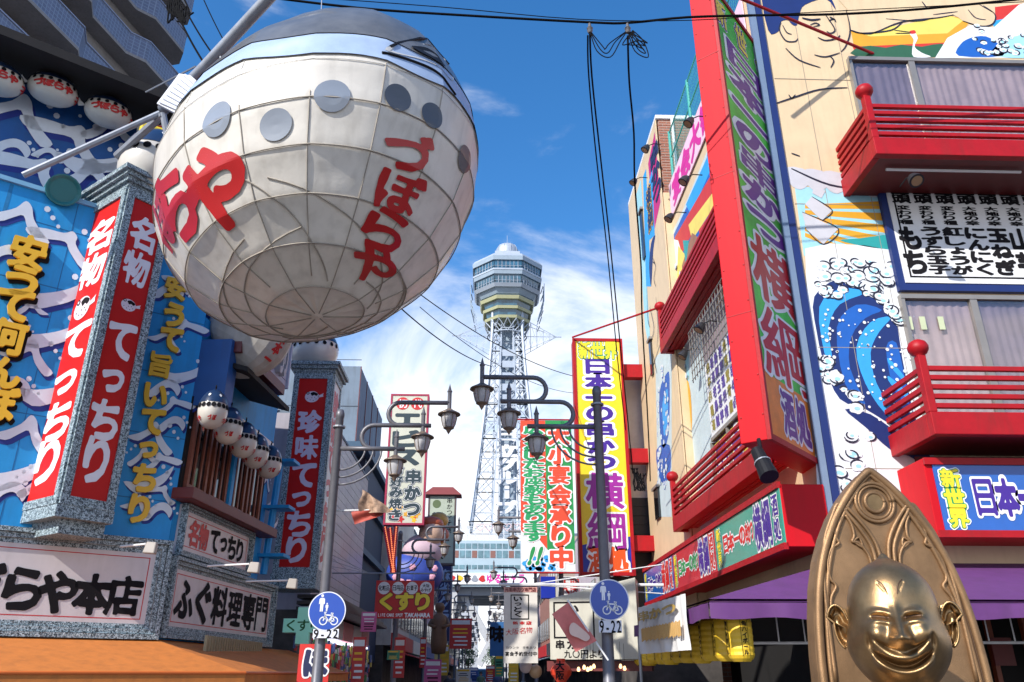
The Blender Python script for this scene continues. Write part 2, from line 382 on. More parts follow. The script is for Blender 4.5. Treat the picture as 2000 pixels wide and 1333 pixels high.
waves(K1, [(330, 570, .8, 3), (368, 640, .8, 5), (325, 660, .7, 0), (360, 720, .8, 2), (322, 760, .8, 3), (345, 790, .7, 5), (300, 850, .9, 0), (335, 830, .7, 3), (290, 930, .8, 2), (318, 900, .7, 5), (270, 985, .6, 0), (308, 1000, .7, 3), (280, 890, .6, 4), (312, 960, .6, 1), (345, 550, .6, 1)], .8, LB)
K1u = K1.off(-1.0)
waves(K1u, [(40, 220, 1.3, 0), (130, 265, 1.4, 1), (190, 300, 1.2, 2), (60, 330, 1.3, 1), (175, 345, 1.3, 4), (250, 330, 1, 0), (20, 290, .8, 3), (90, 300, .5, 3), (215, 250, 1, 4)], 1.0, LB)
# raised yellow lettering
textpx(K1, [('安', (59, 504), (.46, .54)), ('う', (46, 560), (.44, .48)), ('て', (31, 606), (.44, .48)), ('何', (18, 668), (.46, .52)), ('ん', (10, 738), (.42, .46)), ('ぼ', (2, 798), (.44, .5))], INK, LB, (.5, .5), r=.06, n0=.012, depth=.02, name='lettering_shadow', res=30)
textpx(K1, [('安', (54, 497), (.46, .54)), ('う', (41, 553), (.44, .48)), ('て', (26, 599), (.44, .48)), ('何', (13, 661), (.46, .52)), ('ん', (5, 731), (.42, .46)), ('ぼ', (-3, 791), (.44, .5))], YEL, LB, (.5, .5), r=.05, n0=.035, depth=.06, res=40)
textpx(K1, [('安', (342, 565)), ('う', (338, 618)), ('て', (332, 665)), ('旨', (312, 715)), ('い', (302, 775)), ('て', (296, 825)), ('っ', (288, 880)), ('ち', (280, 935)), ('り', (270, 995))], YEL, LB, (.33, .4), r=.06, n0=.012, depth=.05)
# street-side wall: window band
g0 = K2.px(335, 975); s_a, s_b = K2.px(345, 960)[0], SR - .3
hw0, hw1 = 4.1, 5.55
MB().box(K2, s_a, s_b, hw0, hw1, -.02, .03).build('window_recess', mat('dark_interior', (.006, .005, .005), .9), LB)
nW = 4
for i in range(nW):
    a = s_a + .1 + (s_b - s_a - .2) * i / nW; b = s_a + .1 + (s_b - s_a - .2) * (i + 1) / nW - .12
    m_ = MB().box(K2, a, a + .07, hw0 + .06, hw1 - .1, .03, .09).box(K2, b - .07, b, hw0 + .06, hw1 - .1, .03, .09).box(K2, a + .07, b - .07, hw1 - .18, hw1 - .1, .03, .085).box(K2, a + .07, b - .07, hw0 + .06, hw0 + .12, .03, .085)
    wf = m_.build('window_frame', WOOD, LB)
    for k in range(2):
        x = a + (b - a) * (k + 1) / 3; MB().box(K2, x - .025, x + .025, hw0 + .12, hw1 - .18, .035, .075).build('mullion', WOOD, wf)
    MB().box(K2, a + .07, b - .07, hw0 + .12, hw1 - .18, .031, .05).build('pane', GLASS, wf)
MB().box(K2, (s_a + s_b) / 2 - .06, (s_a + s_b) / 2 + .06, hw0, hw1 + .1, .03, .12).build('pilaster', BLUE, LB)
MB().box(K2, s_a - .15, s_b + .2, hw0 - .16, hw0, 0, .32).build('window_ledge', MAROON, LB, bevel=.01)
# lower eave over the lantern row
zl = 6.1
m_ = MB(); m_.hexa([K2.at(.15, zl - .1, .75), K2.at(E75, zl - .1, .75), K2.at(E75, zl + .12, 0), K2.at(.15, zl + .12, 0), K2.at(.15, zl - .02, .75), K2.at(E75, zl - .02, .75), K2.at(E75, zl + .2, 0), K2.at(.15, zl + .2, 0)])
m_.build('lower_eave', mat('black_soffit', (.02, .02, .02), .8), LB)
MB().box(K2, .35, s_b, 5.55, 5.72, .0, .12).build('lintel', WHITE, LB)
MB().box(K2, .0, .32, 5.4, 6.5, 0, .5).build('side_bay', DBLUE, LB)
MB().box(K2, .1, E62, 6.32, 6.5, 0, .62).build('fascia_band', MAROON, LB)
# roof sign with slats and raised letters
RS_ = thing('roof_sign', 'white slatted roof sign with grey raised letters above the lantern row', 'sign', K2.at(3, 6.5, .5))
K2r = K2.off(.5)
for k in range(6): MB().box(K2r, .15, E50, 6.52 + k * .15, 6.52 + k * .15 + .135, 0, .06).build('slat', mat('pale_board', (.42, .44, .55), .6, var=.1), RS_)
MB().box(K2r, .1, E50 + .05, 7.42, 7.5, -.02, .1).build('top_rail', BLACK, RS_)
for x_ in (.1, E50): MB().box(K2r, x_, x_ + .05, 6.52, 7.42, -.02, .1).build('side_rail', mat('pale_board', (.42, .44, .55), .6), RS_)
hrect(K2r, (.3, E50 - .2, 6.55, 7.4), 'づぼらや てっちり', mat('grey_relief_letter', (.42, .40, .42), .5), RS_, r=.05, n0=.06, depth=.1)
# upper back wall beyond roof sign
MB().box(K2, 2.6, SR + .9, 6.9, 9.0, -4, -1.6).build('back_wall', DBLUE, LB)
K2b = K2.off(-1.6)
waves(K2b, [(520, 700, 1.2, 0), (545, 790, .9, 5), (505, 740, .8, 2)], .9, LB)
for i in range(3): MB().box(K2, SR - .15, SR + .25, 3.6 + i * .9, 3.66 + i * .9, 0, .5).build('blue_rail', BLUE, LB)
MB().tube([K2.at(SR + .02, 3.3, .1), K2.at(SR + .02, 5.5, .18)], .07).build('downpipe', BLUE, LB)
waves(K2, [(530, 985, .6, 0), (535, 1020, .5, 2), (520, 940, .6, 0)], .8, LB, .002)
# ---------------- granite-framed signs
def frame_steps(P, r, wd, parent, nb=0, steps=3, m=GRAN, th=.07):
    s0, s1, h0, h1 = r
    for k in range(steps):
        a = wd * k / steps; b = wd * (k + 1) / steps - .006; n1 = nb + th * (steps - k)
        MB().box(P, s0 + a, s1 - a, h1 - b, h1 - a, nb, n1).box(P, s0 + a, s1 - a, h0 + a, h0 + b, nb, n1).box(P, s0 + a, s0 + b, h0 + b, h1 - b, nb, n1).box(P, s1 - b, s1 - a, h0 + b, h1 - b, nb, n1).build('frame', m, parent)
PANEL = mat('pale_lightbox_panel', (.60, .54, .54), .35, var=.07, scale=2, dirt=.15)
def framed(P, r, wd, label, nb=.06, line=True):
    nb = .04
    t = thing('shop_sign', label, 'sign', P.at((r[0] + r[1]) / 2, r[2], nb), 'granite framed signs of the blue restaurant')
    MB().box(P, r[0] + .01, r[1] - .01, r[2] + .01, r[3] - .01, 0.002, nb + .03).build('panel', PANEL, t)
    frame_steps(P, r, wd, t, nb, th=.035)
    if line:
        s0, s1, h0, h1 = r; s0 += wd + .06; s1 -= wd + .06; h0 += wd + .05; h1 -= wd + .05; n = nb + .032; w = .012
        MB().box(P, s0, s1, h1 - w, h1, n - .01, n).box(P, s0, s1, h0, h0 + w, n - .01, n).box(P, s0, s0 + w, h0 + w, h1 - w, n - .01, n).box(P, s1 - w, s1, h0 + w, h1 - w, n - .01, n).build('border_line', REDL, t)
    return t
K1f = K1
r1 = (-4.4, SK + .04, 2.02, 3.34)
t = framed(K1, r1, .2, 'long framed sign with large black brush characters under the red corner pillar', .1)
textpx(K1.off(.074), [('づ', (-120, 1130)), ('ぼ', (-35, 1140)), ('ら', (45, 1150)), ('や', (112, 1157)), ('本', (180, 1161)), ('店', (242, 1164))], INK, t, (.46, .52), r=.055, n0=.003, res=44, wav=.02)
sb = K2.px(524, 1200)[0]
r2 = (.06, sb, 2.05, 3.16)
t = framed(K2, r2, .17, 'framed sign with black characters reading fugu cuisine above the orange awning', .1)
hrect(K2.off(.074), (r2[0] + .22, r2[1] - .22, r2[2] + .22, r2[3] - .22), 'ふぐ料理専門', INK, t, r=.045, res=44, wav=.015, fh=.92, pad=.01)
r3 = (.16, K2.px(480, 1080)[0], 3.18, 3.93)
t = framed(K2, r3, .1, 'smaller framed sign with red and black characters below the upstairs windows', .06)
sq = (r3[1] - r3[0] - .5) / 6; hrect(K2.off(.074), (r3[0] + .25, r3[0] + .25 + 2 * sq, r3[2] + .14, r3[3] - .14), '名物', REDL, t, r=.06, res=34, fh=.85)
hrect(K2.off(.074), (r3[0] + .25 + 2 * sq, r3[1] - .25, r3[2] + .14, r3[3] - .14), 'てっちり', INK, t, r=.05, res=34, fh=.8)
# ---------------- pillar signs
def emblem(P, c, w, parent, n, flip=1, dark=False):
    """small round fish emblem"""
    wm = mat('pale_pink_print', (.72, .62, .68), .5)
    pts = [(.5 * math.cos(a) * (1 + .0 * a), .42 * math.sin(a) - .06) for a in [i * math.pi / 12 for i in range(24)]]
    body = MB().poly([P.at(c[0] + x * w, c[1] + y * w, n) for x, y in pts])
    body.poly([P.at(c[0] + x * w * flip, c[1] + y * w, n) for x, y in ([(.42, .02), (.8, .22), (.76, .08), (.8, -.04), (.44, -.12)] if flip == 1 else [(.42, .02), (.44, -.12), (.8, -.04), (.76, .08), (.8, .22)][::1])])
    body.build('fish_emblem', wm, parent)
    dk = MB()
    dk.poly([P.at(c[0] + x * w, c[1] + y * w, n + .003) for x, y in spl([(-.12, .2), (.1, .3), (.42, .16), (.3, .0), (.16, .08), (.02, .0), (-.06, .08)], 3)][::-1])
    for x, y in [(-.3, -.2), (-.1, -.3), (.12, -.34), (.3, -.22), (0, -.14), (.2, -.1)]:
        dk.poly([P.at(c[0] + x * w + .03 * w * math.cos(a), c[1] + y * w + .03 * w * math.sin(a), n + .003) for a in [i * math.pi / 4 for i in range(8)]])
    ex = -.3
    for rr, nn in ((.11, .003),):
        dk.poly([P.at(c[0] + ex * w + rr * w * math.cos(a), c[1] + .2 * w + rr * w * math.sin(a), n + nn) for a in [i * math.pi / 6 for i in range(12)]])
    dk.build('emblem_marking', INK, parent)
    MB().poly([P.at(c[0] + ex * w + .055 * w * math.cos(a), c[1] + .2 * w + .055 * w * math.sin(a), n + .006) for a in [i * math.pi / 6 for i in range(12)]]).build('emblem_eye', wm, parent)
def pillar(name_label, C, aL, aR, wL, wR, h0, h1, loc):
    t = thing('pillar_sign', name_label, 'sign', loc, 'red pillar signs with granite edges')
    PLf, PRt = Plane(C.x, C.y, aL), Plane(C.x, C.y, aR)
    return t, PLf, PRt
Cn = pt(122, 985, 10.1); C1 = Vector((Cn.x, Cn.y, 0)); Cc = pt(246, 358, 10.1)
C1 = Vector(((Cn.x + Cc.x) / 2, 10.1, 0))
P1, P1l, P1r = pillar('tall red and granite pillar sign on the blue building corner', C1, 128, 38, 0, 0, 0, 0, (C1.x, C1.y, 3.5))
wl = -(P1l.px(165, 410)[0] + P1l.px(36, 1005)[0]) / 2; wr = (P1r.px(318, 400)[0] + P1r.px(238, 1020)[0]) / 2
h0, h1 = P1r.px(125, 985)[1], P1r.px(246, 362)[1]
print('pillar', wl, wr, h0, h1, C1)
dl, dr = P1l.d, P1r.d
def bx4(mb, C, dl, dr, a0, a1, b0, b1, z0, z1):  # a along -dl, b along dr
    p = lambda a, b, z: (C.x - dl.x * a + dr.x * b, C.y - dl.y * a + dr.y * b, z)
    return mb.hexa([p(a0, b0, z0), p(a0, b1, z0), p(a1, b1, z0), p(a1, b0, z0), p(a0, b0, z1), p(a0, b1, z1), p(a1, b1, z1), p(a1, b0, z1)])
bx4(MB(), C1, dl, dr, .03, wl, .03, wr, h0, h1).build('core', GRAN, P1)
for k, (ex, z0, z1) in enumerate([(.02, h1, h1 + .07), (.07, h1 + .07, h1 + .14), (.12, h1 + .14, h1 + .2), (.17, h1 + .2, h1 + .27)]):
    bx4(MB(), C1, dl, dr, -ex, wl + ex, -ex, wr + ex, z0, z1).build('cornice', GRAN, P1)
bx4(MB(), C1, dl, dr, -.02, wl + .02, -.02, wr + .02, h0 - .16, h0).build('base_moulding', GRAN, P1)
bx4(MB(), C1, dl, dr, .12, wl, .12, wr, h0 - .34, h0 - .16).build('base_moulding', GRAN, P1)
wd = .13
LETW = mat('white_letter_face', (.78, .74, .78), .5)
def sign_face(P, s0, s1, h0, h1, parent, wd=.13):
    MB().box(P, s0, s0 + wd, h0, h1, -.03, .03).box(P, s1 - wd, s1, h0, h1, -.03, .03).box(P, s0 + wd, s1 - wd, h1 - wd * 1.2, h1, -.03, .03).box(P, s0 + wd, s1 - wd, h0, h0 + wd, -.03, .03).build('frame', GRAN, parent)
    MB().box(P, s0 + wd, s1 - wd, h0 + wd, h1 - wd * 1.2, -.03, -.0).build('red_panel', REDP, parent)
    return (s0 + wd, s1 - wd, h0 + wd, h1 - wd * 1.2)
for P, s0, s1 in ((P1l, -wl, 0), (P1r, .0, wr)):
    q = sign_face(P, s0, s1, h0, h1, P1, .11)
    H_ = q[3] - q[2]; cx = (q[0] + q[1]) / 2; w_ = (q[1] - q[0]) * .82
    zs = [.12, .245, .395, .56, .68, .80, .92]
    for ch, f_ in zip('名物 てっちり', [.115, .245, 0, .50, .635, .76, .885]):
        if ch != ' ': text(P, ch, cx, q[3] - H_ * f_, w_, H_ * .125 if ch != 'り' else H_ * .14, LETW if P is P1l else LETW, P1, r=.05, res=40, n0=.004, wav=.02)
    emblem(P, (cx, q[3] - H_ * .375), w_ * .55, P1, .006)
# second pillar
Y2 = 17.0; F2 = FY(Y2)
a0, b0 = F2.px(541, 1120); a1, b1 = F2.px(627, 1120); a2, b2 = F2.px(568, 728); a3, b3 = F2.px(642, 728)
s0, s1, z0, z1 = (a0 + a2) / 2, (a1 + a3) / 2, b0, b2; print('pillar2', s0, s1, z0, z1)
P2 = thing('pillar_sign', 'second red pillar sign standing out beside the lamp post, small fish figure on top', 'sign', (s0, Y2, z0), 'red pillar signs with granite edges')
dp = .95
MB().cbox(s0 + .03, s1 - .03, Y2 + .03, Y2 + dp, z0, z1).build('core', GRAN, P2)
for ex, za, zb in [(.04, z1, z1 + .08), (.1, z1 + .08, z1 + .16), (.15, z1 + .16, z1 + .24)]: MB().cbox(s0 - ex, s1 + ex, Y2 - ex, Y2 + dp + ex, za, zb).build('cornice', GRAN, P2)
MB().cbox(s0 - .03, s1 + .03, Y2 - .03, Y2 + dp, z0 - .3, z0).build('base_moulding', GRAN, P2)
q = sign_face(F2, s0, s1, z0, z1, P2, .12)
H_ = q[3] - q[2]; cx = (q[0] + q[1]) / 2; w_ = (q[1] - q[0]) * .8
for ch, f_ in zip('珍味てっちり', [.245, .385, .535, .66, .785, .915]): text(F2, ch, cx, q[3] - H_ * f_, w_, H_ * .13, mat('pink_white_letter', (.66, .56, .68), .5), P2, r=.05, res=36, wav=.02)
emblem(F2, (cx, q[3] - H_ * .1), w_ * .62, P2, .006)
P2s = Plane(s1, Y2, 0)
q = sign_face(P2s, .03, dp, z0, z1, P2, .1)
MB().box(P2s, q[0], q[1], q[2], q[3], 0, .004).build('side_panel', WHITE, P2)
vrect(P2s.off(.006), q, '珍味てっちり', REDL, P2, res=26, r=.06)
# arms holding the big lantern
st = thing('steel_bracket', 'grey tubular steel bracket reaching out over the red corner pillar', 'bracket', K1.at(-1, 8.2, .5))
MB().tube([pt(45, 343, 9.2), pt(312, 222, 9.6)], .045).build('strut', STEEL, st)
MB().tube([pt(228, 305, 10.2), pt(318, 225, 9.6)], .06).build('strut', STEEL, st)
MB().tube([pt(318, 222, 9.6), pt(332, 290, 9.75)], .05).build('strut', STEEL, st)
bm = thing('boom_pole', 'long grey steel boom pole rising over the fish lantern tail', 'pole', pt(370, 160, 9.4))
MB().tube([pt(318, 215, 9.6), pt(400, 132, 9.0), pt(545, -25, 8.2), pt(640, -130, 7.6)], .085, 14).build('pole', STEEL, bm, smooth=True)
MB().tube([pt(430, 100, 8.85), pt(434, 190, 8.7)], .012, 5).tube([pt(440, 110, 8.85), pt(508, 120, 8.2)], .01, 5).tube([pt(285, 180, 9.8), pt(382, 130, 9.1)], .015, 5).tube([pt(629, -20, 8), pt(627, 40, 7.8)], .008, 5).build('stay_wire', STEEL, bm)
# ------------------------------------------------------------------ giant fish lantern
FC = pt(622, 350, 8.1)
HD = R(-41)                             # heading: right and towards the camera
e1 = Vector((math.cos(HD), math.sin(HD), 0)); e2 = Vector((-e1.y, e1.x, 0)); e3 = Vector((0, 0, 1))
FA, FB, FCc = 2.08, 1.74, 1.92
PITCHF = R(8); e1t = (e1 * math.cos(PITCHF) + e3 * math.sin(PITCHF)); e3t = (e3 * math.cos(PITCHF) - e1 * math.sin(PITCHF)); e1, e3 = e1t, e3t
RINGS = [-90, -74, -58, -43, -29, -15, -2, 9, 20, 31, 43, 57, 73, 90]; NR = 16
def ell(lam, phi):
    l, p = R(lam), R(phi)
    c = math.cos(p); 
    flare = 1 + .15 * math.cos(l) * math.sin(p)
    up_ = max(0, math.sin(p)); c *= 1 - .16 * up_; 
    return e1 * (FA * c * math.cos(l) * flare + .22 * up_ ** 2) + e2 * (FB * c * math.sin(l) * (1 - .04 * math.sin(p))) + e3 * (FCc * math.sin(p))
_cache = {}
def ellc(i, j):
    k = (i % NR, j)
    if k not in _cache: _cache[k] = ell((i % NR) * 360 / NR, RINGS[j])
    return _cache[k]
def surf(lam, phi, off=0):
    lam %= 360; phi = max(-89.9, min(89.9, phi)); i = int(lam // (360 / NR)); s = lam / (360 / NR) - i
    j = 0
    while j < len(RINGS) - 2 and phi > RINGS[j + 1]: j += 1
    t = (phi - RINGS[j]) / (RINGS[j + 1] - RINGS[j])
    p = (ellc(i, j) * (1 - s) + ellc(i + 1, j) * s) * (1 - t) + (ellc(i, j + 1) * (1 - s) + ellc(i + 1, j + 1) * s) * t
    e = ell(lam, phi); p = p * .35 + e * .65
    n = (e1 * (p.dot(e1) / FA ** 2) + e2 * (p.dot(e2) / FB ** 2) + e3 * (p.dot(e3) / FCc ** 2)).normalized()
    sag = .02 * (math.sin(math.pi * s) * .5 + .5) * math.sin(math.pi * t)
    return FC + p + n * (off - sag)
def hit(px, py):
    r = ray(px, py); o = Vector((0, 0, EYE)) - FC
    to = lambda v: Vector((v.dot(e1) / FA, v.dot(e2) / FB, v.dot(e3) / FCc))
    O, D = to(o), to(r); a = D.dot(D); b = 2 * O.dot(D); c = O.dot(O) - 1; q = b * b - 4 * a * c
    if q < 0: q = 0
    t = (-b - math.sqrt(q)) / (2 * a); P = O + D * t; return math.degrees(math.atan2(P.y, P.x)) % 360, math.degrees(math.asin(max(-1, min(1, P.z))))
GF = thing('giant_fish_lantern', 'giant cream blowfish lantern hanging over the street from a boom', 'lantern', FC)
VIN = mat('lantern_vinyl', (.80, .75, .67), .36, var=.09, scale=1.6, dirt=.35, coat=.2, bump=.35, bscale=5)
VB = VIN.node_tree.nodes['Principled BSDF']; 
_t = VIN.node_tree; _tr = _t.nodes.new('ShaderNodeBsdfTranslucent'); _tr.inputs[0].default_value = (.92, .86, .76, 1); _mx = _t.nodes.new('ShaderNodeMixShader'); _mx.inputs[0].default_value = .16
_o = [n for n in _t.nodes if n.type == 'OUTPUT_MATERIAL'][0]; _t.links.new(VB.outputs[0], _mx.inputs[1]); _t.links.new(_tr.outputs[0], _mx.inputs[2]); _t.links.new(_mx.outputs[0], _o.inputs[0])
mb = MB(); NU, NV = 96, 78
gr = {}
for j in range(NV + 1):
    for i in range(NU): gr[i, j] = surf(i * 360 / NU, -90 + 180 * j / NV)
vs = [gr[i, j] for j in range(NV + 1) for i in range(NU)]
mb.add(vs, [(j * NU + i, j * NU + (i + 1) % NU, (j + 1) * NU + (i + 1) % NU, (j + 1) * NU + i) for j in range(NV) for i in range(NU)])
mb.build('body', VIN, GF, smooth=True)
def shell(name, f0, f1, off, m, l0=0, l1=360, nl=96, nv=10):
    mb = MB(); vs = []
    for j in range(nv + 1):
        for i in range(nl + 1):
            l = l0 + (l1 - l0) * i / nl; a, b = f0(l), f1(l); vs.append(surf(l, a + (b - a) * j / nv, off))
    mb.add(vs, [(j * (nl + 1) + i, j * (nl + 1) + i + 1, (j + 1) * (nl + 1) + i + 1, (j + 1) * (nl + 1) + i) for j in range(nv) for i in range(nl)])
    return mb.build(name, m, GF, smooth=True)
fb = lambda l: 7 + 13 * max(0, math.cos(R(l - 245))) ** 1.5 + 3 * max(0, math.cos(R(l - 20))) + 1.2 * math.sin(R(l) * 9)
shell('back_marking', fb, lambda l: 89.5, .035, mat('grey_back_print', (.115, .115, .115), .35, var=.3, coat=.3))
shell('blue_band', lambda l: fb(l) - 10, lambda l: fb(l) + .6, .024, mat('painted_sky_reflection', (.34, .44, .62), .4, var=.12))  # pale blue band paints the sky's reflection onto the vinyl
# seams: dark below, painting inner rib shadows that show through
SEAM = mat('shadow_seam_cord', (.33, .29, .24), .7, var=.2); SEAML = mat('pale_seam', (.56, .54, .50), .6)
for jj, ph in enumerate(RINGS[1:-1]):
    mb = MB(); mb.tube([surf(l, ph, .006) for l in range(0, 361, 4)], .0075 if ph < -3 else .004, 5, cap=False)
    mb.build('seam_ring', SEAM if ph < -3 else SEAML, GF, smooth=True)
for i in range(NR):
    l = i * 360 / NR
    MB().tube([surf(l, p, .004) for p in range(-88 if i % 2 else -70, -12 if i % 3 else 0, 3)], .0065, 5).build('rib', SEAM, GF, smooth=True)
    MB().tube([surf(l, p, .004) for p in range(1, 86, 3)], .003, 5).build('rib', SEAML, GF, smooth=True)
for a, b in (((470, 345), (565, 400)), ((565, 400), (650, 545)), ((530, 345), (720, 600)), ((600, 440), (560, 640)), ((730, 545), (560, 655)), ((740, 470), (660, 655)), ((480, 470), (640, 640))):
    A, Bp = hit(*a), hit(*b); 
    dlm = (Bp[0] - A[0] + 180) % 360 - 180
    MB().tube([surf(A[0] + dlm * k / 16, A[1] + (Bp[1] - A[1]) * k / 16, .005) for k in range(17)], .009, 5).build('cord', SEAM, GF)
# lettering on the skin
def tangent(lam, phi):
    d = .5; p = surf(lam, phi); du = (ell(lam + d, phi) - ell(lam - d, phi)).length / (2 * d); dv = (ell(lam, phi + d) - ell(lam, phi - d)).length / (2 * d)
    return du, dv
def skin_glyph(ch, px, size, m, r=.07, rot=0., name='lettering', res=40, wk=1.):
    lam, phi = hit(*px); du, dv = tangent(lam, phi); ca, sa = math.cos(R(rot)), math.sin(R(rot))
    mb = MB()
    def mf(gx, gy, n):
        x, y = gx * size * wk, gy * size; x, y = x * ca - y * sa, x * sa + y * ca
        return surf(lam + x / du, phi + y / dv, n)
    glyph_to(mb, mf, ch, r, res, 0, .016, run=2, wav=.02); return mb.build(name, m, GF, smooth=True)
RL = mat('red_vinyl_print', (.46, .008, .008), .42, var=.08, coat=.2)
for ch, p, rt in zip('づぼらや', ((817, 284), (804, 362), (775, 438), (748, 507)), (2, 0, -4, -8)): skin_glyph(ch, p, .46, RL, .04, rt + 3, wk=1.25, res=48)
for ch, p, sz in (('や', (420, 372), .86), ('ら', (347, 402), .76), ('ぼ', (320, 425), .7)): skin_glyph(ch, p, sz, RL, .055, -4, res=56, wk=1 if ch == 'や' else .85)
# spots
SP = mat('dark_spot_print', (.07, .075, .09), .35, coat=.3); SPL = mat('grey_spot_print', (.22, .25, .30), .4, coat=.3)
for (px, ra, mm) in (((657, 181), .175, SPL), ((787, 184), .15, SP), ((854, 219), .14, SP), ((917, 304), .15, SP), ((545, 240), .165, SPL), ((425, 232), .19, SPL), ((915, 420), .001, SP)):
    lam, phi = hit(*px); du, dv = tangent(lam, phi)
    q = [surf(lam + ra * math.cos(a) / du, phi + ra * math.sin(a) / dv, .016) for a in [k * math.pi / 14 for k in range(28)]]
    c = surf(lam, phi, .012); inner = [surf(lam + .6 * ra * math.cos(a) / du, phi + .6 * ra * math.sin(a) / dv, .014) for a in [k * math.pi / 14 for k in range(28)]]
    MB().add(q + inner + [c], [(k, (k + 1) % 28, 28 + (k + 1) % 28, 28 + k) for k in range(28)] + [(28 + k, 28 + (k + 1) % 28, 56) for k in range(28)]).build('spot', mm, GF)
# eye and snout
def eyepoly(pxs, off, m, name):
    q = [hit(*p) for p in spl(pxs, 4)]; MB().poly([surf(a, b, off) for a, b in q]).build(name, m, GF)
eyepoly([(750, 98), (790, 82), (835, 92), (868, 122), (885, 160), (850, 130), (810, 112)], .03, mat('eye_white_print', (.5, .5, .5), .4), 'eye')
eyepoly([(800, 92), (826, 94), (850, 112), (866, 136), (840, 118), (815, 104)], .045, BLACK, 'pupil')
for a in ([(745, 104), (800, 116), (850, 140), (890, 185)], [(760, 92), (800, 78), (845, 88), (880, 130)]):
    q = [hit(*p) for p in spl(a, 6, False)]; MB().tube([surf(x, y, .03) for x, y in q], .016, 5).build('eye_line', BLACK, GF)
# small top fin, dark batten, tail
MB().tube([pt(568, 78, 7.6), pt(637, 41, 7.7)], .03, 6).build('top_batten', BLACK, GF)
FT = FY(8.9)
tp = [FT.px(*p) for p in [(308, 207), (352, 148), (375, 152), (418, 190), (368, 238)]]
tl = MB().prism(FT, tp, 0, .05).build('tail_fin', mat('white_fin', (.55, .56, .6), .4, var=.06), GF, bevel=.01)
for k in range(8):
    f = k / 7; a = FT.px(316 + 48 * f, 205 - 52 * f); b = FT.px(366 + 42 * f, 227 - 36 * f)
    MB().tube([FT.at(*a, .06), FT.at(*b, .06)], .022, 6).build('fin_ray', mat('pale_fin_ray', (.75, .78, .85), .35), tl)
# ------------------------------------------------------------------ small fish lanterns
def fish_small(label, loc, rz, a, b, c, txt, cat='lantern', group=None, name='fish_lantern', hook=True, backc=(.012, .03, .08)):
    t = thing(name, label, cat, (0, 0, 0), group); hook2 = b > .2 and a < .3
    def S(l, p, o=0): l, p = R(l), R(p); return Vector(((a + o) * math.cos(p) * math.cos(l), (b + o) * math.cos(p) * math.sin(l), (c + o) * math.sin(p) + (-.12 * c * math.cos(p) ** 2)))
    def sh(p0, p1, o, m, nm, nl=28, nv=10):
        mb = MB(); vs = [S(360 * i / nl, p0 + (p1 - p0) * j / nv, o) for j in range(nv + 1) for i in range(nl)]
        mb.add(vs, [(j * nl + i, j * nl + (i + 1) % nl, (j + 1) * nl + (i + 1) % nl, (j + 1) * nl + i) for j in range(nv) for i in range(nl)]); return mb.build(nm, m, t, smooth=True)
    sh(-90, 22, 0, mat('lantern_belly', (.62, .58, .52), .3, var=.06, coat=.3), 'belly'); sh(18, 90, .006, mat('blue_black_back', backc, .3, coat=.3), 'back', nv=6)
    dots = MB()
    for k in range(18):
        l = k * 20; rr = .075 * c + .015
        dots.poly([S(l + math.degrees(rr / a) * math.cos(x), 9 + math.degrees(rr / c) * math.sin(x), .008) for x in [q * math.pi / 4 for q in range(8)]])
    dots.build('spots', INK, t, stuff=True)
    w2 = MB()
    for l in (0, 180):
        for dl_ in (-26, 26):
            w2.poly([S(l + dl_ + math.degrees(.1 * x), 40 + math.degrees(.1 * y), .012) for x, y in [(-1.2, 0), (-.4, -1), (.6, -.9), (1.3, .1), (.4, .8), (-.5, .7)]])
    w2.build('eye', WHITE, t)
    if txt:
        mb = MB()
        for fi in (-90, 90, 0):
            k = len(txt) if fi else 2
            for i in range(k):
                l0 = fi + (i - (k - 1) / 2) * (20 if hook2 else 24)
                glyph_to(mb, lambda x, y, n: S(l0 + x * (15 if hook2 else 24), (-30 if hook2 else -12) + y * (18 if hook2 else 28), .01), txt[i], .07, 20, run=3)
        mb.build('lettering', REDL, t, smooth=True)
    fn = MB().prism(Plane(-a * .95, 0, 90), [(0, -.02), (-.22 * a, .14 * c), (-.3 * a, .32 * c), (-.34 * a, 0), (-.26 * a, -.25 * c)], -.012, .012).build('tail_fin', WHITE, t)
    if hook: MB().tube([(0, 0, c * .95), (0, 0, c * 1.1), (.03, 0, c * 1.16), (.0, 0, c * 1.25)], .012, 5).build('hook', BLACK, t)
    t.location = loc; t.rotation_euler = (0, 0, rz)
    return t
e0_ = fish_small('blowfish lantern nearest the corner in the row under the lower eave', K2.at(.6, 5.45, .45), R(-70), .235, .215, .30, 'づぼらや', group='blowfish lanterns under the lower eave')
ws = ['second', 'third', 'fourth', 'fifth and farthest']
P0 = K2.off(.5)
pxs = [(416, 800), (447, 832), (476, 860), (500, 882), (526, 903)]
for i, p in enumerate(pxs):
    s_, h_ = P0.px(*p); loc = P0.at(s_, h_)
    if i == 0: e0_.location = loc
    else: dup(e0_, loc, R(-70) + .05 * i, f'{ws[i-1]} blowfish lantern from the corner in the row under the lower eave')
u0_ = fish_small('wide blowfish lantern with red letters under the top eave, left of the steel bracket', (0, 0, 0), R(-130), .37, .28, .26, 'づぼらや', group='wide blowfish lanterns under the top eave')
lb = ['wide blowfish lantern with red letters under the top eave, third from left', 'wide blowfish lantern under the top eave half hidden behind the yellow lamp', 'wide blowfish lantern under the top eave cut by the left picture edge']
KU = K1.off(-.55)
for i, (p, l_) in enumerate([((104, 175), 'wide blowfish lantern with red letters under the top eave, second from left'), ((212, 219), lb[0]), ((312, 262), lb[1]), ((-4, 153), lb[2])]):
    s_, h_ = KU.px(*p); loc = KU.at(s_, h_)
    if i == 0: u0_.location = loc; u0_['label'] = l_; u0_.rotation_euler = (0, 0, R(32))
    else: dup(u0_, loc, R(32), l_)
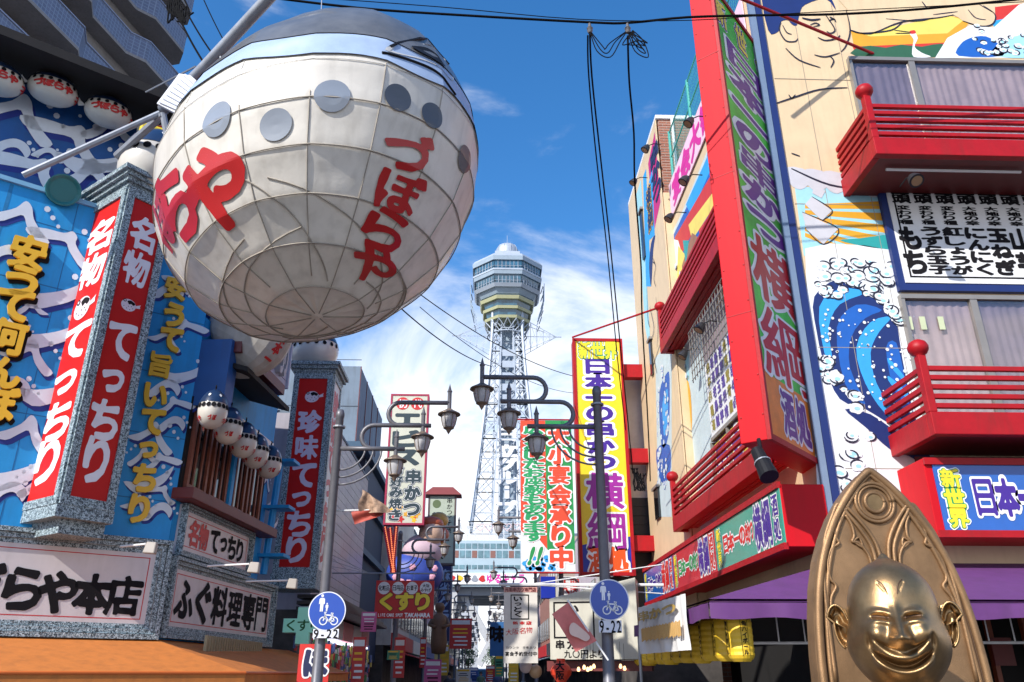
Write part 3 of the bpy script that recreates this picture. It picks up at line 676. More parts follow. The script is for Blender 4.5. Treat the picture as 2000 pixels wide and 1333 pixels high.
fm = fish_small('cream and dark blue blowfish figure on top of the second red pillar', (0, 0, 0), R(-20), .58, .48, .52, '', 'figure', name='fish_figure', hook=False)
s_, h_ = FY(17.5).px(614, 695); fm.location = (s_, 17.5, h_ + .14)
fc = fish_small('cream and black blowfish figure on the corner pillar under the yellow lamp', (0, 0, 0), R(-80), .5, .5, .62, '', 'figure', name='fish_figure', hook=False)
fc.location = pt(300, 322, 10.5)
yl = thing('floodlight', 'yellow floodlight box on top of the corner pillar fish', 'lamp', pt(300, 270, 10.3))
Py = Plane(yl.location.x, yl.location.y, 60)
MB().box(Py, -.22, .22, yl.location.z - .2, yl.location.z + .16, -.12, .12).build('housing', mat('yellow_metal', (.75, .55, .02), .4), yl, bevel=.03)
MB().box(Py, -.18, .18, yl.location.z - .16, yl.location.z - .06, .12, .13).build('lens', GLASS, yl)
# second lantern balloon behind
b2c = pt(486, 655, 12.2)
B2 = thing('long_lantern', 'pale draped lantern with red characters behind and below the giant fish', 'lantern', b2c)
def S2(l, p, o=0): l, p = R(l), R(p); d = Vector((.72 * math.cos(p) * math.cos(l), .45 * math.cos(p) * math.sin(l), .62 * math.sin(p) * (1 + .25 * math.cos(l)))); return b2c + Matrix.Rotation(R(25), 3, 'Y') @ (d * (1 + o))
mb = MB(); vs = [S2(15 * i, -90 + 180 * j / 16) for j in range(17) for i in range(24)]
mb.add(vs, [(j * 24 + i, j * 24 + (i + 1) % 24, (j + 1) * 24 + (i + 1) % 24, (j + 1) * 24 + i) for j in range(16) for i in range(24)]); mb.build('skin', mat('grey_cream_vinyl', (.42, .39, .35), .5, var=.12, dirt=.3), B2)
mb = MB()
for i, ch in enumerate('初日本一'):
    glyph_to(mb, lambda x, y, n: S2(-28 + x * 16, 30 - i * 17 + y * 18, .012), ch, .05, 26, run=3)
mb.build('lettering', REDL, B2)
# ------------------------------------------------------------------ corner restaurant with murals (right)
SKIN = mat('cream_mural_paint', (.66, .50, .31), .5, var=.06, scale=2, dirt=.16)
REDB = mat('red_lacquer_paint', (.36, .005, .010), .5, var=.12, scale=4, dirt=.35, spec=.3, bump=.12, bscale=18)
REDH = mat('bright_red_panel', (.52, .005, .012), .55, var=.05, scale=2, dirt=.12, spec=.2)
MW = mat('mural_white', (.70, .72, .74), .5, var=.06, dirt=.15); MN = mat('mural_navy', (.006, .022, .13), .5); MB1 = mat('mural_blue', (.008, .10, .42), .5); MB2 = mat('mural_light_blue', (.03, .32, .72), .5); MB3 = mat('mural_pale_blue', (.32, .60, .70), .5)
MO = mat('mural_orange', (.66, .32, .02), .5); MY = mat('mural_yellow', (.75, .6, .12), .5); MR = mat('mural_red', (.55, .03, .02), .5); MT = mat('mural_teal', (.02, .3, .3), .5); MG = mat('mural_green', (.02, .10, .05), .6)
LINE = mat('mural_line', (.012, .012, .03), .5)
ALU = mat('window_aluminium', (.28, .26, .24), .4, metal=.4, var=.08)
CURT = mat('pale_curtain', (.50, .38, .34), .6, var=.2, scale=1.5)
CURTD = mat('dim_curtain', (.27, .21, .23), .6, var=.2, scale=1.5)
RA = Plane(5.2, 12, 90); RB = RX(5.2)
YB = thing('mural_building', 'corner restaurant building with painted wrestler and waves and red balconies', 'building', (5.2, 12, 0))
MB().cbox(5.2, 16, 12, 12.3, 3.0, 15.4).build('wall', SKIN, YB)
MB().cbox(5.2, 5.5, 12.3, 19.2, 3.0, 14.5).build('wall', SKIN, YB)
MB().cbox(5.5, 16, 12.3, 19.2, 14.2, 14.4).build('roof', WHITE, YB)
# ground floor
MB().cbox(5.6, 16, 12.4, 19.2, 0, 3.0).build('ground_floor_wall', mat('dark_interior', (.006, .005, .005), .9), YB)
def paints(P, lst, parent, n0=.006, name='painted_shape', smooth=3):
    for k, (m, pts, *o) in enumerate(lst):
        mb = MB(); paint(P, mb, pts, n0 * .4 + .001 * (o[0] if o else 0), o[1] if len(o) > 1 else smooth); mb.build(name, m, parent)
# rays and sky behind the rope
paints(RA, [(MB3, [(1552, 365), (1720, 372), (1745, 500), (1570, 500)], 0, 0)], YB)
for a in range(6):
    y0 = 395 + a * 24
    paints(RA, [(MO, [(1572, 400 + a * 11), (1572, 408 + a * 11), (1738, y0 + 14), (1736, y0 - 2)], 1, 0)], YB)
paints(RA, [(MT, [(1640, 470), (1680, 466), (1740, 460), (1742, 486), (1690, 482)], 2)], YB)
# white sea-foam ground and generic swells
paints(RA, [(MW, [(1572, 486), (1620, 476), (1690, 480), (1742, 490), (1775, 640), (1800, 760), (1850, 1035), (1600, 1035)], 2, 1)], YB)
sw = [(MN, [(1590, 580), (1640, 545), (1700, 560), (1745, 610), (1762, 700), (1782, 800), (1800, 860), (1740, 830), (1690, 800), (1640, 780), (1612, 720), (1595, 650)]),
      (MB2, [(1600, 600), (1640, 565), (1690, 572), (1640, 595), (1618, 640), (1625, 700), (1610, 690)]),
      (MB1, [(1634, 640), (1672, 596), (1722, 606), (1690, 622), (1662, 660), (1660, 720), (1690, 790), (1650, 750)]),
      (MB2, [(1672, 680), (1700, 630), (1740, 620), (1716, 650), (1700, 690), (1712, 750), (1745, 800), (1785, 850), (1730, 810), (1690, 750)]),
      (MB1, [(1730, 680), (1750, 670), (1765, 730), (1775, 790), (1745, 760)]),
      (MB2, [(1735, 700), (1765, 735), (1768, 748), (1738, 716)]), (MB2, [(1735, 735), (1772, 768), (1776, 782), (1740, 752)]),
      (MN, [(1800, 860), (1760, 850), (1700, 810), (1650, 800), (1690, 835), (1740, 880), (1790, 900), (1830, 960), (1845, 960), (1815, 890)])]
for k, (m, p) in enumerate(sw): paints(RA, [(m, p, 3 + k * .5)], YB)
rnd = random.Random(3)
# foam puffs: rounded scallop clumps with a dark under-line
def puff(P, cx, cy, r, parent, mb_w, mb_b, mb_l, n):
    c = P.px(cx, cy); k = rnd.randint(4, 6); q = []
    ph = rnd.random() * 6
    for i in range(24):
        a = 2 * math.pi * i / 24; rr = r * (1 + .28 * abs(math.sin(k * a / 2 + ph)))
        q.append((c[0] + rr * math.cos(a), c[1] + rr * .8 * math.sin(a)))
    mb_w.poly([P.at(x, y, n) for x, y in q])
    ribbon2(P, mb_l, [(c[0] + r * 1.1 * math.cos(a), c[1] + r * .85 * math.sin(a)) for a in [ph + t * .35 for t in range(9)]], .03, n + .002)
    mb_b.poly([P.at(c[0] + r * .1 + .45 * r * math.cos(a), c[1] - .15 * r + .3 * r * math.sin(a), n + .001) for a in [t * math.pi / 6 for t in range(12)]])
w_, b_, l_ = MB(), MB(), MB()
for i in range(95):
    t = rnd.random(); zone = rnd.random()
    if zone < .45: cx, cy = 1590 + 150 * t, 585 - 70 * t + rnd.uniform(-60, 10) + 60 * t * t
    elif zone < .65: cx, cy = 1595 + 80 * t, 700 + 80 * t + rnd.uniform(-20, 25)
    elif zone < .8: cx, cy = 1610 + 90 * t, 900 + rnd.uniform(-50, 60)
    else: cx, cy = 1700 + 60 * t, 560 + 70 * t
    puff(RA, cx, cy, rnd.uniform(.05, .12), YB, w_, b_, l_, .012 + .00006 * i)
for i in range(170):
    cx, cy = rnd.uniform(1605, 1790), rnd.uniform(600, 880)
    if cy > 640 + (cx - 1600) * 1.25 + 40: continue
    c = RA.px(cx, cy); r = rnd.uniform(.012, .035); w_.poly([RA.at(c[0] + r * math.cos(a), c[1] + r * math.sin(a), .019) for a in [q * math.pi / 3 for q in range(6)]])
w_.build('painted_foam', MW, YB, stuff=True); b_.build('painted_foam_shade', MB3, YB, stuff=True); l_.build('painted_foam_line', LINE, YB, stuff=True)
# rope belly
for i in range(5):
    x = 1560 + i * 36; y = 345 + 4 * i
    paints(RA, [(mat('mural_rope_grey', (.52, .52, .56), .5), [(x - 22, y - 18), (x + 20, y - 10), (x + 24, y + 10), (x + 4, y + 26), (x - 18, y + 14)], 4 + i * .3)], YB, name='painted_rope')
paints(RA, [(mat('mural_rope_grey', (.52, .52, .56), .5), [(1590, 362), (1612, 374), (1604, 388), (1586, 378)], 6, 0), (mat('mural_rope_grey', (.52, .52, .56), .5), [(1585, 385), (1625, 412), (1605, 432), (1572, 400)], 6.4, 0), (mat('mural_rope_grey', (.52, .52, .56), .5), [(1566, 415), (1637, 448), (1608, 478), (1575, 450)], 6.8, 0)], YB, name='painted_rope')
ln = MB()
for pts, w in [([(1500, 208), (1548, 192), (1600, 176), (1655, 172)], .035), ([(1540, 186), (1546, 193), (1553, 186)], .03), ([(1534, 95), (1560, 118), (1602, 133)], .03), ([(1620, 110), (1628, 120), (1622, 133)], .03),
               ([(1590, 108), (1612, 112), (1640, 104)], .03), ([(1566, 36), (1585, 40), (1602, 38)], .05), ([(1620, 34), (1630, 40)], .04), ([(1582, 50), (1592, 46), (1600, 50), (1588, 53)], .03), ([(1618, 42), (1628, 38), (1632, 44)], .03),
               ([(1612, 30), (1630, 58), (1622, 66), (1614, 62)], .03), ([(1597, 74), (1612, 80), (1634, 76), (1640, 70)], .035), ([(1652, 20), (1660, 60), (1652, 90), (1642, 102)], .03), ([(1525, 44), (1522, 60), (1534, 80), (1552, 82), (1558, 76)], .03), ([(1528, 50), (1536, 64), (1546, 68)], .025),
               ([(1545, 330), (1620, 362), (1700, 372)], .04), ([(1545, 300), (1562, 306)], .025), ([(1566, 415), (1637, 448), (1608, 478), (1575, 450)], .02), ([(1585, 385), (1625, 412), (1605, 432)], .02), ([(1660, 60), (1685, 66), (1740, 60), (1762, 44)], .035), ([(1730, 38), (1790, 42), (1822, 36)], .03), ([(1822, 30), (1870, 24)], .03), ([(1800, 4), (1812, 20)], .03)]:
    stroke(RA, ln, pts, w, .012)
ln.build('painted_line', LINE, YB)
paints(RA, [(MN, [(1494, -30), (1600, -40), (1622, -5), (1632, 20), (1612, -2), (1572, 10), (1562, 26), (1556, 50), (1546, 48), (1538, 40), (1524, 44), (1520, 62), (1500, 60)], 5)], YB, name='painted_hair')
# landscape top right
paints(RA, [(MO, [(1662, 62), (1760, 50), (1850, 30), (1895, 40), (1850, 112), (1672, 112)], 1, 0), (MY, [(1668, 62), (1760, 50), (1850, 30), (1882, 40), (1850, 66), (1700, 72)], 2, 0), (MR, [(1665, 92), (1845, 84), (1835, 100), (1670, 104)], 1.5, 0),
            (MG, [(1670, 96), (1700, 90), (1730, 94), (1760, 88), (1800, 92), (1840, 86), (1838, 112), (1675, 112)], 3, 2), (MR, [(1930, 16), (2060, 0), (2060, 20), (1935, 42)], 1, 0), (MB2, [(1935, 42), (2060, 20), (2060, 60), (1945, 60)], 1.2, 0),
            (MW, [(1826, 114), (1850, 75), (1895, 50), (1940, 55), (1990, 10), (2060, -10), (2060, 114)], 4, 1)], YB, name='painted_landscape')
fm2, fl2, fb2 = MB(), MB(), MB()
paints(RA, [(MB1, [(1872, 110), (1875, 88), (1895, 75), (1925, 72), (1950, 88), (1958, 110)], 6), (MB3, [(1940, 110), (1960, 80), (2010, 66), (2060, 60), (2060, 110)], 6)], YB)
for i in range(34): puff(RA, rnd.uniform(1895, 2040), rnd.uniform(50, 105), rnd.uniform(.04, .08), YB, fm2, fb2, fl2, .012 + .00006 * i)
fm2.build('painted_foam', MW, YB, stuff=True); fb2.build('painted_foam_shade', MB3, YB, stuff=True); fl2.build('painted_foam_line', LINE, YB, stuff=True)
# crane and forearm
paints(RA, [(MW, [(1776, 66), (1786, 64), (1792, 76), (1786, 92), (1800, 104), (1818, 112), (1784, 112), (1782, 92), (1784, 78)], 5), (MR, [(1776, 62), (1786, 60), (1788, 66), (1778, 67)], 6), (SKIN, [(1650, -20), (1880, -60), (1935, -10), (1943, 30), (1938, 48), (1915, 52), (1880, 42), (1862, 30), (1830, 36), (1760, 44), (1700, 66), (1662, 60), (1655, 20)], 7, 2)], YB)
cl = MB(); stroke(RA, cl, [(1746, 60), (1778, 64)], .02, .012); stroke(RA, cl, [(1748, 66), (1778, 66)], .02, .012)
for pts in [[(1662, 60), (1700, 67), (1760, 44), (1830, 36), (1862, 30)], [(1880, 42), (1915, 52), (1938, 48), (1943, 30), (1920, 12)], [(1890, 20), (1905, 36), (1925, 40)], [(1912, 10), (1930, 20), (1940, 26)]]: stroke(RA, cl, pts, .03, .012)
cl.build('painted_line', LINE, YB)
# panel joints
for hh in (12.25, 9.4, 6.6, 4.55, 3.9): MB().box(RA, .3, 2.3, hh, hh + .012, .0, .008).build('panel_joint', mat('joint', (.3, .25, .2)), YB)
for ss in (.9, 1.72): MB().box(RA, ss, ss + .01, 3.1, 14.5, .0, .006).build('panel_joint', mat('joint', (.3, .25, .2)), YB)
# corner trim
MB().box(RA, -.02, .1, 3, 14.6, -.02, .07).build('corner_trim', mat('corner_glass', (.16, .22, .32), .2), YB); MB().box(RA, .1, .24, 3, 14.6, 0, .05).build('corner_trim', MN, YB)
WGL = bpy.data.materials.new('clear_window_glass'); WGL.use_nodes = True; _t = WGL.node_tree; _t.nodes.remove(_t.nodes['Principled BSDF'])
_a = _t.nodes.new('ShaderNodeBsdfTransparent'); _a.inputs[0].default_value = (.9, .9, .93, 1); _b = _t.nodes.new('ShaderNodeBsdfGlossy'); _b.inputs['Roughness'].default_value = .03; _m = _t.nodes.new('ShaderNodeMixShader'); 
_m.inputs[0].default_value = .10; _t.links.new(_a.outputs[0], _m.inputs[1]); _t.links.new(_b.outputs[0], _m.inputs[2]); _t.links.new(_m.outputs[0], _t.nodes['Material Output'].inputs[0])
# ---- windows and menu board on the front
def window(P, s0, s1, h0, h1, splits, parent, panes, d=.12):
    MB().box(P, s0, s1, h1 - .08, h1, 0, d).build('window_frame', ALU, parent); 
    f = MB().box(P, s0, s1, h0, h0 + .07, 0, d).build('window_frame', ALU, parent)
    xs = [s0] + splits + [s1]
    for x in xs: MB().box(P, x - .06 if x > s0 else x, x + .06 if x < s1 else x, h0 + .07, h1 - .08, 0, d - .01).build('mullion', ALU, parent)
    for i in range(len(xs) - 1):
        a_, b_ = xs[i] + .05, xs[i + 1] - .05; nn_ = .06 + .015 * (i % 2); k_ = max(8, int((b_ - a_) / .035)); vs = []
        for j in range(k_ + 1):
            x = a_ + (b_ - a_) * j / k_; w_ = .012 * math.sin(x * 38 + 1.5 * math.sin(x * 7)) + .022; vs += [P.at(x, h0 + .07, w_), P.at(x, h1 - .1, w_ * .8)]
        MB().add(vs, [(2 * j, 2 * j + 2, 2 * j + 3, 2 * j + 1) for j in range(k_)]).build('curtain', panes[i % len(panes)], parent, smooth=True)
        MB().box(P, a_, b_, h0 + .07, h1 - .08, nn_, nn_ + .006).build('pane', WGL, parent)
sx0, hx1 = RA.px(1652, 118); sm = RA.px(1780, 150)[0]
window(RA, sx0, 10, 9.75, hx1, [sm, sm + 2.6], YB, [CURTD, CURT])
sx0, hx1 = RA.px(1752, 580); sm = RA.px(1896, 600)[0]
window(RA, sx0, 10, 5.0, hx1, [sm, sm + 1.9], YB, [CURT, CURTD])
for i, u in enumerate((1776, 1802, 1838)):
    c = RA.px(u, 632, .07); MB().box(RA, c[0] - .05, c[0] + .05, c[1] - .12, c[1] + .12, .083, .086).build('tape', mat('pale_tape', (.5, .55, .35), .6), YB)
s0, h1 = RA.px(1703, 338); s1, h0 = 10, RA.px(1752, 572)[1]
MBd = thing('menu_board', 'big white menu board with black frame and rows of black characters between the balconies', 'sign', RA.at(s0, h0, .1))
MB().box(RA, s0, s1, h0, h1, .01, .10).build('backing', MN, MBd)
a0, a1 = s0 + .12, h0 + .14
MB().box(RA, a0, s1, a1, h1 - .05, .10, .115).build('panel', WHITE, MBd)
for (b0, b1, c0, c1) in ((a0 + .1, s1, a1 + .1, a1 + .13), (a0 + .1, s1, h1 - .18, h1 - .15), (a0 + .1, a0 + .13, a1 + .13, h1 - .18)): MB().box(RA, b0, b1, c0, c1, .115, .119).build('border_line', INK, MBd)
RAm = RA.off(.117)
cols = [('変わり種', 'もち'), ('変わり種', 'うずら玉子'), ('変わり種', '紅しょうが'), ('大地の幸', 'にんにく'), ('大地の幸', '玉ねぎ'), ('大地の幸', '山芋'), ('大地の幸', 'しいたけ')]
cx0 = RA.px(1747, 365)[0]; cw = .40; Hm = h1 - .25 - (a1 + .16)
for i, (a, b) in enumerate(cols):
    x = cx0 + i * cw; top = h1 - .25
    Hb = h1 - .22 - (a1 + .18); top = h1 - .24
    text(RAm, '前頭', x, top - Hb * .065, .36, Hb * .13, INK, MBd, r=.05, res=30)
    text(RAm, a, x, top - Hb * .30, .26, Hb * .052, INK, MBd, r=.04, res=22)
    hh = (Hm - 1.35) / len(b); hh = min(hh, .62); 
    y0 = top - Hb * .5; st_ = Hb * .5 / len(b)
    text(RAm, b, x, y0 - st_ / 2, .38, min(st_ * .95, .55), INK, MBd, step=st_, r=.055, res=28)
# ---- balconies
def balcony(P, s0, s1, hb, hr, n, endl=True, endr=False, label='', loc=None, ball_at=None, nrail=5, slats=True):
    t = thing('balcony', label, 'balcony', P.at(s0, hb, n), 'red balconies of the corner restaurant')
    MB().box(P, s0, s1, hb, hb + .34, n - .14, n).build('beam', REDB, t, bevel=.012)
    st = (hr - hb - .34) / nrail
    for k in range(nrail): MB().box(P, s0 + .12, s1 - .0, hb + .34 + st * (k + .45), hb + .34 + st * (k + .45) + st * .5, n - .09, n - .02).build('rail', REDB, t, bevel=.006)
    ends = ([s0] if endl else []) + ([s1 - .12] if endr else [])
    for e in ends:
        MB().box(P, e, e + .12, hb + .34, hr + .16, n - .13, n - .005).build('post', REDB, t, bevel=.01)
        c = P.at(e + .06, hr + .28, n - .07); MB().lathe(c, [(0, -.16), (.06, -.15), (.06, -.12), (.11, -.09), (.145, -.03), (.15, .02), (.12, .09), (.06, .13), (0, .145)], 18).build('ball_finial', REDB, t, smooth=True)
        MB().box(P, e, e + .12, hb, hb + .34, .0, n - .142).build('side_beam', REDB, t, bevel=.01)
        for k in range(nrail): MB().box(P, e + .02, e + .09, hb + .34 + st * (k + .45), hb + .34 + st * (k + .45) + st * .5, .0, n - .135).build('side_rail', REDB, t)
    if slats:
        for k in range(1, 4): MB().box(P, s0 + .14, s1, hb + .05, hb + .15, (n - .14) * k / 4 - .05, (n - .14) * k / 4 + .05).build('floor_beam', REDB, t)
        k = s0 + 1.2
        while k < s1: MB().box(P, k, k + .08, hb + .152, hb + .25, 0, n - .142).build('cross_beam', REDB, t); k += 1.5
    else:
        MB().box(P, s0 + .12, s1, hb + .03, hb + .1, 0, n - .142).build('floor', MAROON, t)
    return t
RA14 = RA.off(1.3)
s0a, hra = RA14.px(1690, 200); hba = RA14.px(1700, 300)[1]
t = balcony(RA, s0a, 9.5, hba, hra, 1.3, label='upper red balcony on the camera-facing wall, above the white menu board', slats=False)
MB().tube([RA.at(s0a + .35, hba - .03, .9), RA.at(s0a + 2.7, hba - .03, .9)], .025, 6).build('light_tube', WHITE, t)
s0b, hrb = RA14.px(1797, 712); hbb = RA14.px(1810, 848)[1]
balcony(RA, s0b, 9.5, hbb, hrb, 1.3, label='lower red balcony on the camera-facing wall, below the white menu board', slats=False)
print('balc', s0a, hra, hba, s0b, hrb, hbb)
RBf = RX(4.6)
for lab, pb, pr in (('upper red balcony on the street-side wall beside the green vertical sign', (1290, 692), (1285, 622)), ('lower red balcony on the street-side wall above the long strip sign', (1315, 1040), (1312, 955))):
    s_, hb = RBf.px(*pb); s2_, hr = RBf.px(*pr)
    balcony(RB, s_, -12.7, hb, hr + .05, .6, label=lab)
    print('balcB', s_, hb, hr)
# ---- strip signs
STB = [mat('strip_blue', (.01, .10, .40), .3, coat=.3), mat('strip_red', (.55, .02, .03), .3, coat=.3), mat('strip_green', (.02, .30, .22), .3, coat=.3)]
TX = [mat('letter_purple', (.05, .015, .25), .4), mat('letter_red', (.60, .015, .01), .4), mat('letter_yellow', (.80, .62, .02), .4), mat('letter_green', (.01, .30, .08), .4)]
OW = mat('letter_white_outline', (.78, .78, .78), .4)
RS4 = RX(4.5); y_far, y_near = -23.0, -11.9
h0, h1 = 3.34, 4.28
t = thing('strip_sign', 'long red framed strip sign in blue, red and green panels along the street side', 'sign', (4.5, 17, h0))
MB().cbox(4.5, 5.19, 11.9, 23, h0, h1).build('casing', REDH, t, bevel=.01)
for (a, b) in ((h0 - .04, h0 + .06), (h1 - .06, h1 + .04)): MB().box(RS4, y_far, y_near, a, b, -.02, .05).build('trim', REDB, t)
L3 = (y_near - y_far) / 3
for i in range(3):
    a = y_far + i * L3; b = a + L3
    MB().box(RS4, a, b - .01, h0 + .06, h1 - .06, -.01, .02).build('panel', STB[i], t)
    P = RS4.off(.022)
    text(P, '新世界', a + .28, h1 - .24, .26, .24, TX[2], t, outl=[(.05, TX[3]), (.11, OW)], res=24)
    hrect(P, (a + .5, a + 1.95, h0 + .14, h1 - .14), '日本一の', TX[1] if i == 2 else TX[0] if i == 0 else TX[3], t, outl=[(.09, OW)], r=.05, res=26, fh=.5)
    hrect(P, (a + 1.9, a + 2.9 - .55, h0 + .1, h1 - .1), '串かつ'[:3], TX[1] if i == 2 else TX[0] if i == 0 else TX[3], t, outl=[(.09, OW)], r=.05, res=26, fh=.5)
    hrect(P, (a + 2.35, a + 3.25, h0 + .06, h1 - .06), '横綱', TX[1] if i == 0 else TX[0], t, outl=[(.08, OW)], r=.055, res=34, fh=.95)
    text(P, '酒処', a + 3.45, h1 - .28, .3, .36, TX[1] if i < 2 else TX[0], t, outl=[(.08, OW)], res=26)
RAs = RA.off(.8)
s0, h1 = RAs.px(1818, 908); h0 = RAs.px(1830, 1036)[1]
t = thing('strip_sign', 'blue strip sign with yellow and purple characters over the camera-facing shop front', 'sign', RA.at(s0, h0, .8))
MB().box(RA, s0 - .1, 9, h0 - .1, h1 + .1, 0, .78).build('casing', REDH, t, bevel=.01)
MB().box(RA, s0 + .02, 9, h0, h1, .78, .80).build('panel', STB[0], t)
for (a, b) in ((h0 - .1, h0), (h1, h1 + .1)): MB().box(RA, s0 - .1, 9, a, b, .782, .83).build('trim', REDB, t)
P = RAs.off(.004)
text(P, '新世界', s0 + .24, h1 - .2, .3, .29, TX[2], t, outl=[(.05, TX[3]), (.12, OW)], res=34, r=.05)
hrect(P, (s0 + .45, s0 + 2.9, h0 + .15, h1 - .15), '日本一の串かつ', TX[0], t, outl=[(.1, OW)], r=.055, res=36, fh=.85)
MB().box(RA, 1.55, 10, 3.75, 4.75, 0, .03).build('mural_band', mat('dark_red_mural', (.16, .03, .03), .5), YB)
# ---- big vertical sign
Cs = pt(1503, 858, 10.6); PG = Plane(Cs.x, Cs.y, 41); PR_ = Plane(Cs.x, Cs.y, 131)
wg = PG.px(1615, 906)[0]; wrd = -PR_.px(1447, 872)[0]; hb = Cs.z; ht = PG.px(1482, 97)[1]
print('sign', Cs, wg, wrd, hb, ht)
VS = thing('vertical_sign', 'huge red and green vertical sign standing out diagonally from the mural building corner', 'sign', (Cs.x, Cs.y, hb))
def bxs(a0, a1, b0, b1, z0, z1):
    p = lambda a, b, z: (Cs.x + PG.d.x * a - PR_.d.x * b, Cs.y + PG.d.y * a - PR_.d.y * b, z)
    return MB().hexa([p(a0, b0, z0), p(a1, b0, z0), p(a1, b1, z0), p(a0, b1, z0), p(a0, b0, z1), p(a1, b0, z1), p(a1, b1, z1), p(a0, b1, z1)])
bxs(0, wg, .03, wrd, hb, ht).build('casing', REDH, VS, bevel=.012)
SG = mat('sign_green_print', (.07, .50, .04), .42, var=.5, scale=1.1, spec=.3); SO = mat('sign_orange_print', (.75, .22, .02), .42, var=.2, spec=.3)
PGo = PG
for (a, b, c, d) in ((0, wg, hb, hb + .09), (0, wg, ht - .09, ht), (0, .08, hb + .09, ht - .09), (wg - .08, wg, hb + .09, ht - .09)): MB().box(PG, a, b, c, d, -.03, .03).build('frame', REDB, VS)
hx = PG.px(1560, 770)[1]
MB().box(PG, .08, wg - .08, hx, ht - .09, -.03, 0).build('green_panel', SG, VS); MB().box(PG, .08, wg - .08, hb + .09, hx, -.03, 0).build('orange_panel', SO, VS)
cm = wg / 2; PURP = mat('sign_purple', (.13, .02, .24), .42, spec=.3); DRED = mat('sign_dark_red', (.50, .012, .02), .42, spec=.3)
lo_ = dict(outl=[(.065, OW)], r=.06, res=40)
y1 = ht - .2
for i, ch in enumerate('新世界'): text(PG, ch, .3 + i * (wg - .6) / 2, y1 - .3, .5, .62, TX[2], VS, r=.05, res=30, outl=[(.05, TX[0]), (.09, OW)])
yb = PG.px(1490, 465)[1]; k = (y1 - .75 - yb) / 7
text(PG, '日本一の串かつ', cm, y1 - .75 - k / 2, wg * .72, k * .98, PURP, VS, step=k, outl=[(.085, OW)], r=.05, res=44)
y2 = PG.px(1560, 775)[1]; k = (yb - y2) / 2
text(PG, '横綱', cm, yb - k / 2, wg * .86, k * 1.0, DRED, VS, step=k, outl=[(.07, OW)], r=.045, res=56)
text(PG, '酒処', cm - .28, (hb + .09 + hx) / 2, .55, .78, PURP, VS, vertical=False, step=.58, outl=[(.07, OW)], r=.05, res=36)
for v in (215, 488, 838):
    hh = PG.px(1520 + (v - 200) * .15, v)[1]
    MB().hexa([PG.at(wg, hh - .2, -.02), PG.at(wg + 1.0, hh - .2, -.02), PG.at(wg + 1.0, hh - .2, -wrd * .7), PG.at(wg, hh - .2, -wrd * .7), PG.at(wg, hh + .2, -.02), PG.at(wg + 1.0, hh + .2, -.02), PG.at(wg + 1.0, hh + .2, -wrd * .7), PG.at(wg, hh + .2, -wrd * .7)]).build('arm', REDB, VS)
for z in (6.6, 9.1, 11.6): MB().box(PR_, -wrd + .002, -.002, z, z + .015, .0, .004).build('panel_joint', REDB, VS)
for z in [5.0 + .6 * k for k in range(16)]:
    for x_ in (-wrd + .05, -.05): MB().lathe(PR_.at(x_, z, .003), [(.014, 0), (.012, .006), (0, .008)], 8, Vector((*PR_.n, 0)).to_track_quat('Z', 'Y').to_matrix()).build('screw_head', REDB, VS)
sp = thing('spotlight', 'black cylindrical spotlight hanging under the huge red and green vertical sign', 'lamp', (Cs.x, Cs.y, hb - .2))
c0 = pt(1478, 880, 10.55); c1 = pt(1503, 932, 10.3); d_ = (c1 - c0)
MB().tube([c0, c0 + d_ * .45, c0 + d_ * .46, c0 + d_ * .5, c0 + d_ * .51, c1], [.085, .1, .115, .115, .11, .13], 16).build('body', BLACK, sp)
MB().tube([c0 + d_ * .5 + Vector((0, 0, .0)), c0 + Vector((.1, .15, .2))], .03, 6).build('bracket', BLACK, sp)
MB().tube([c0 + d_ * .46, c0 + d_ * .5], .118, 16).build('ring', STEEL, sp)
# ---- wall floodlights
fl = thing('floodlight', 'x', 'lamp', (0, 0, 0), 'black floodlights on the mural walls')
MB().lathe((0, 0, 0), [(0, .17), (.07, .16), (.12, .08), (.15, -.02), (.17, -.12), (.13, -.12), (0, -.1)], 14, Matrix.Rotation(R(-35), 3, 'X')).build('housing', mat('dark_lamp_metal', (.045, .045, .05), .45, metal=.5), fl, smooth=False)
MB().lathe((0, 0, 0), [(0, -.125), (.125, -.125)], 14, Matrix.Rotation(R(-35), 3, 'X')).build('lens', mat('amber_lens', (.35, .22, .12), .15), fl)
MB().tube([(0, .05, .1), (0, .3, .22), (0, .6, .2)], .018, 6).build('arm', BLACK, fl)
spots = [((1262, 290), 4.35, 'floodlight highest on the brick building edge'), ((1238, 355), 4.4, 'floodlight on the far edge of the wrestler wall'), ((1347, 238), 4.5, 'floodlight at the top right of the pink banner'), ((1337, 352), 4.5, 'floodlight beside the lower end of the pink banner'), ((1308, 425), 4.5, 'floodlight at the bottom left of the pink banner'), ((1368, 640), 4.5, 'floodlight below the upper street-side balcony'), ((1335, 693), 4.7, 'floodlight at the far end below the upper street-side balcony')]
for i, (p, X, lab) in enumerate(spots):
    s_, h_ = RX(X).px(*p); loc = RX(X).at(s_, h_)
    if i == 0: f = fl; fl['label'] = lab
    else: f = dup(fl, None, None, lab)
    f.location = loc; f.rotation_euler = (0, 0, R(-90)); f.scale = (.72,) * 3
f = dup(fl, RA14.at(*RA14.px(1786, 350)), 0, 'floodlight in front of the top left of the menu board')
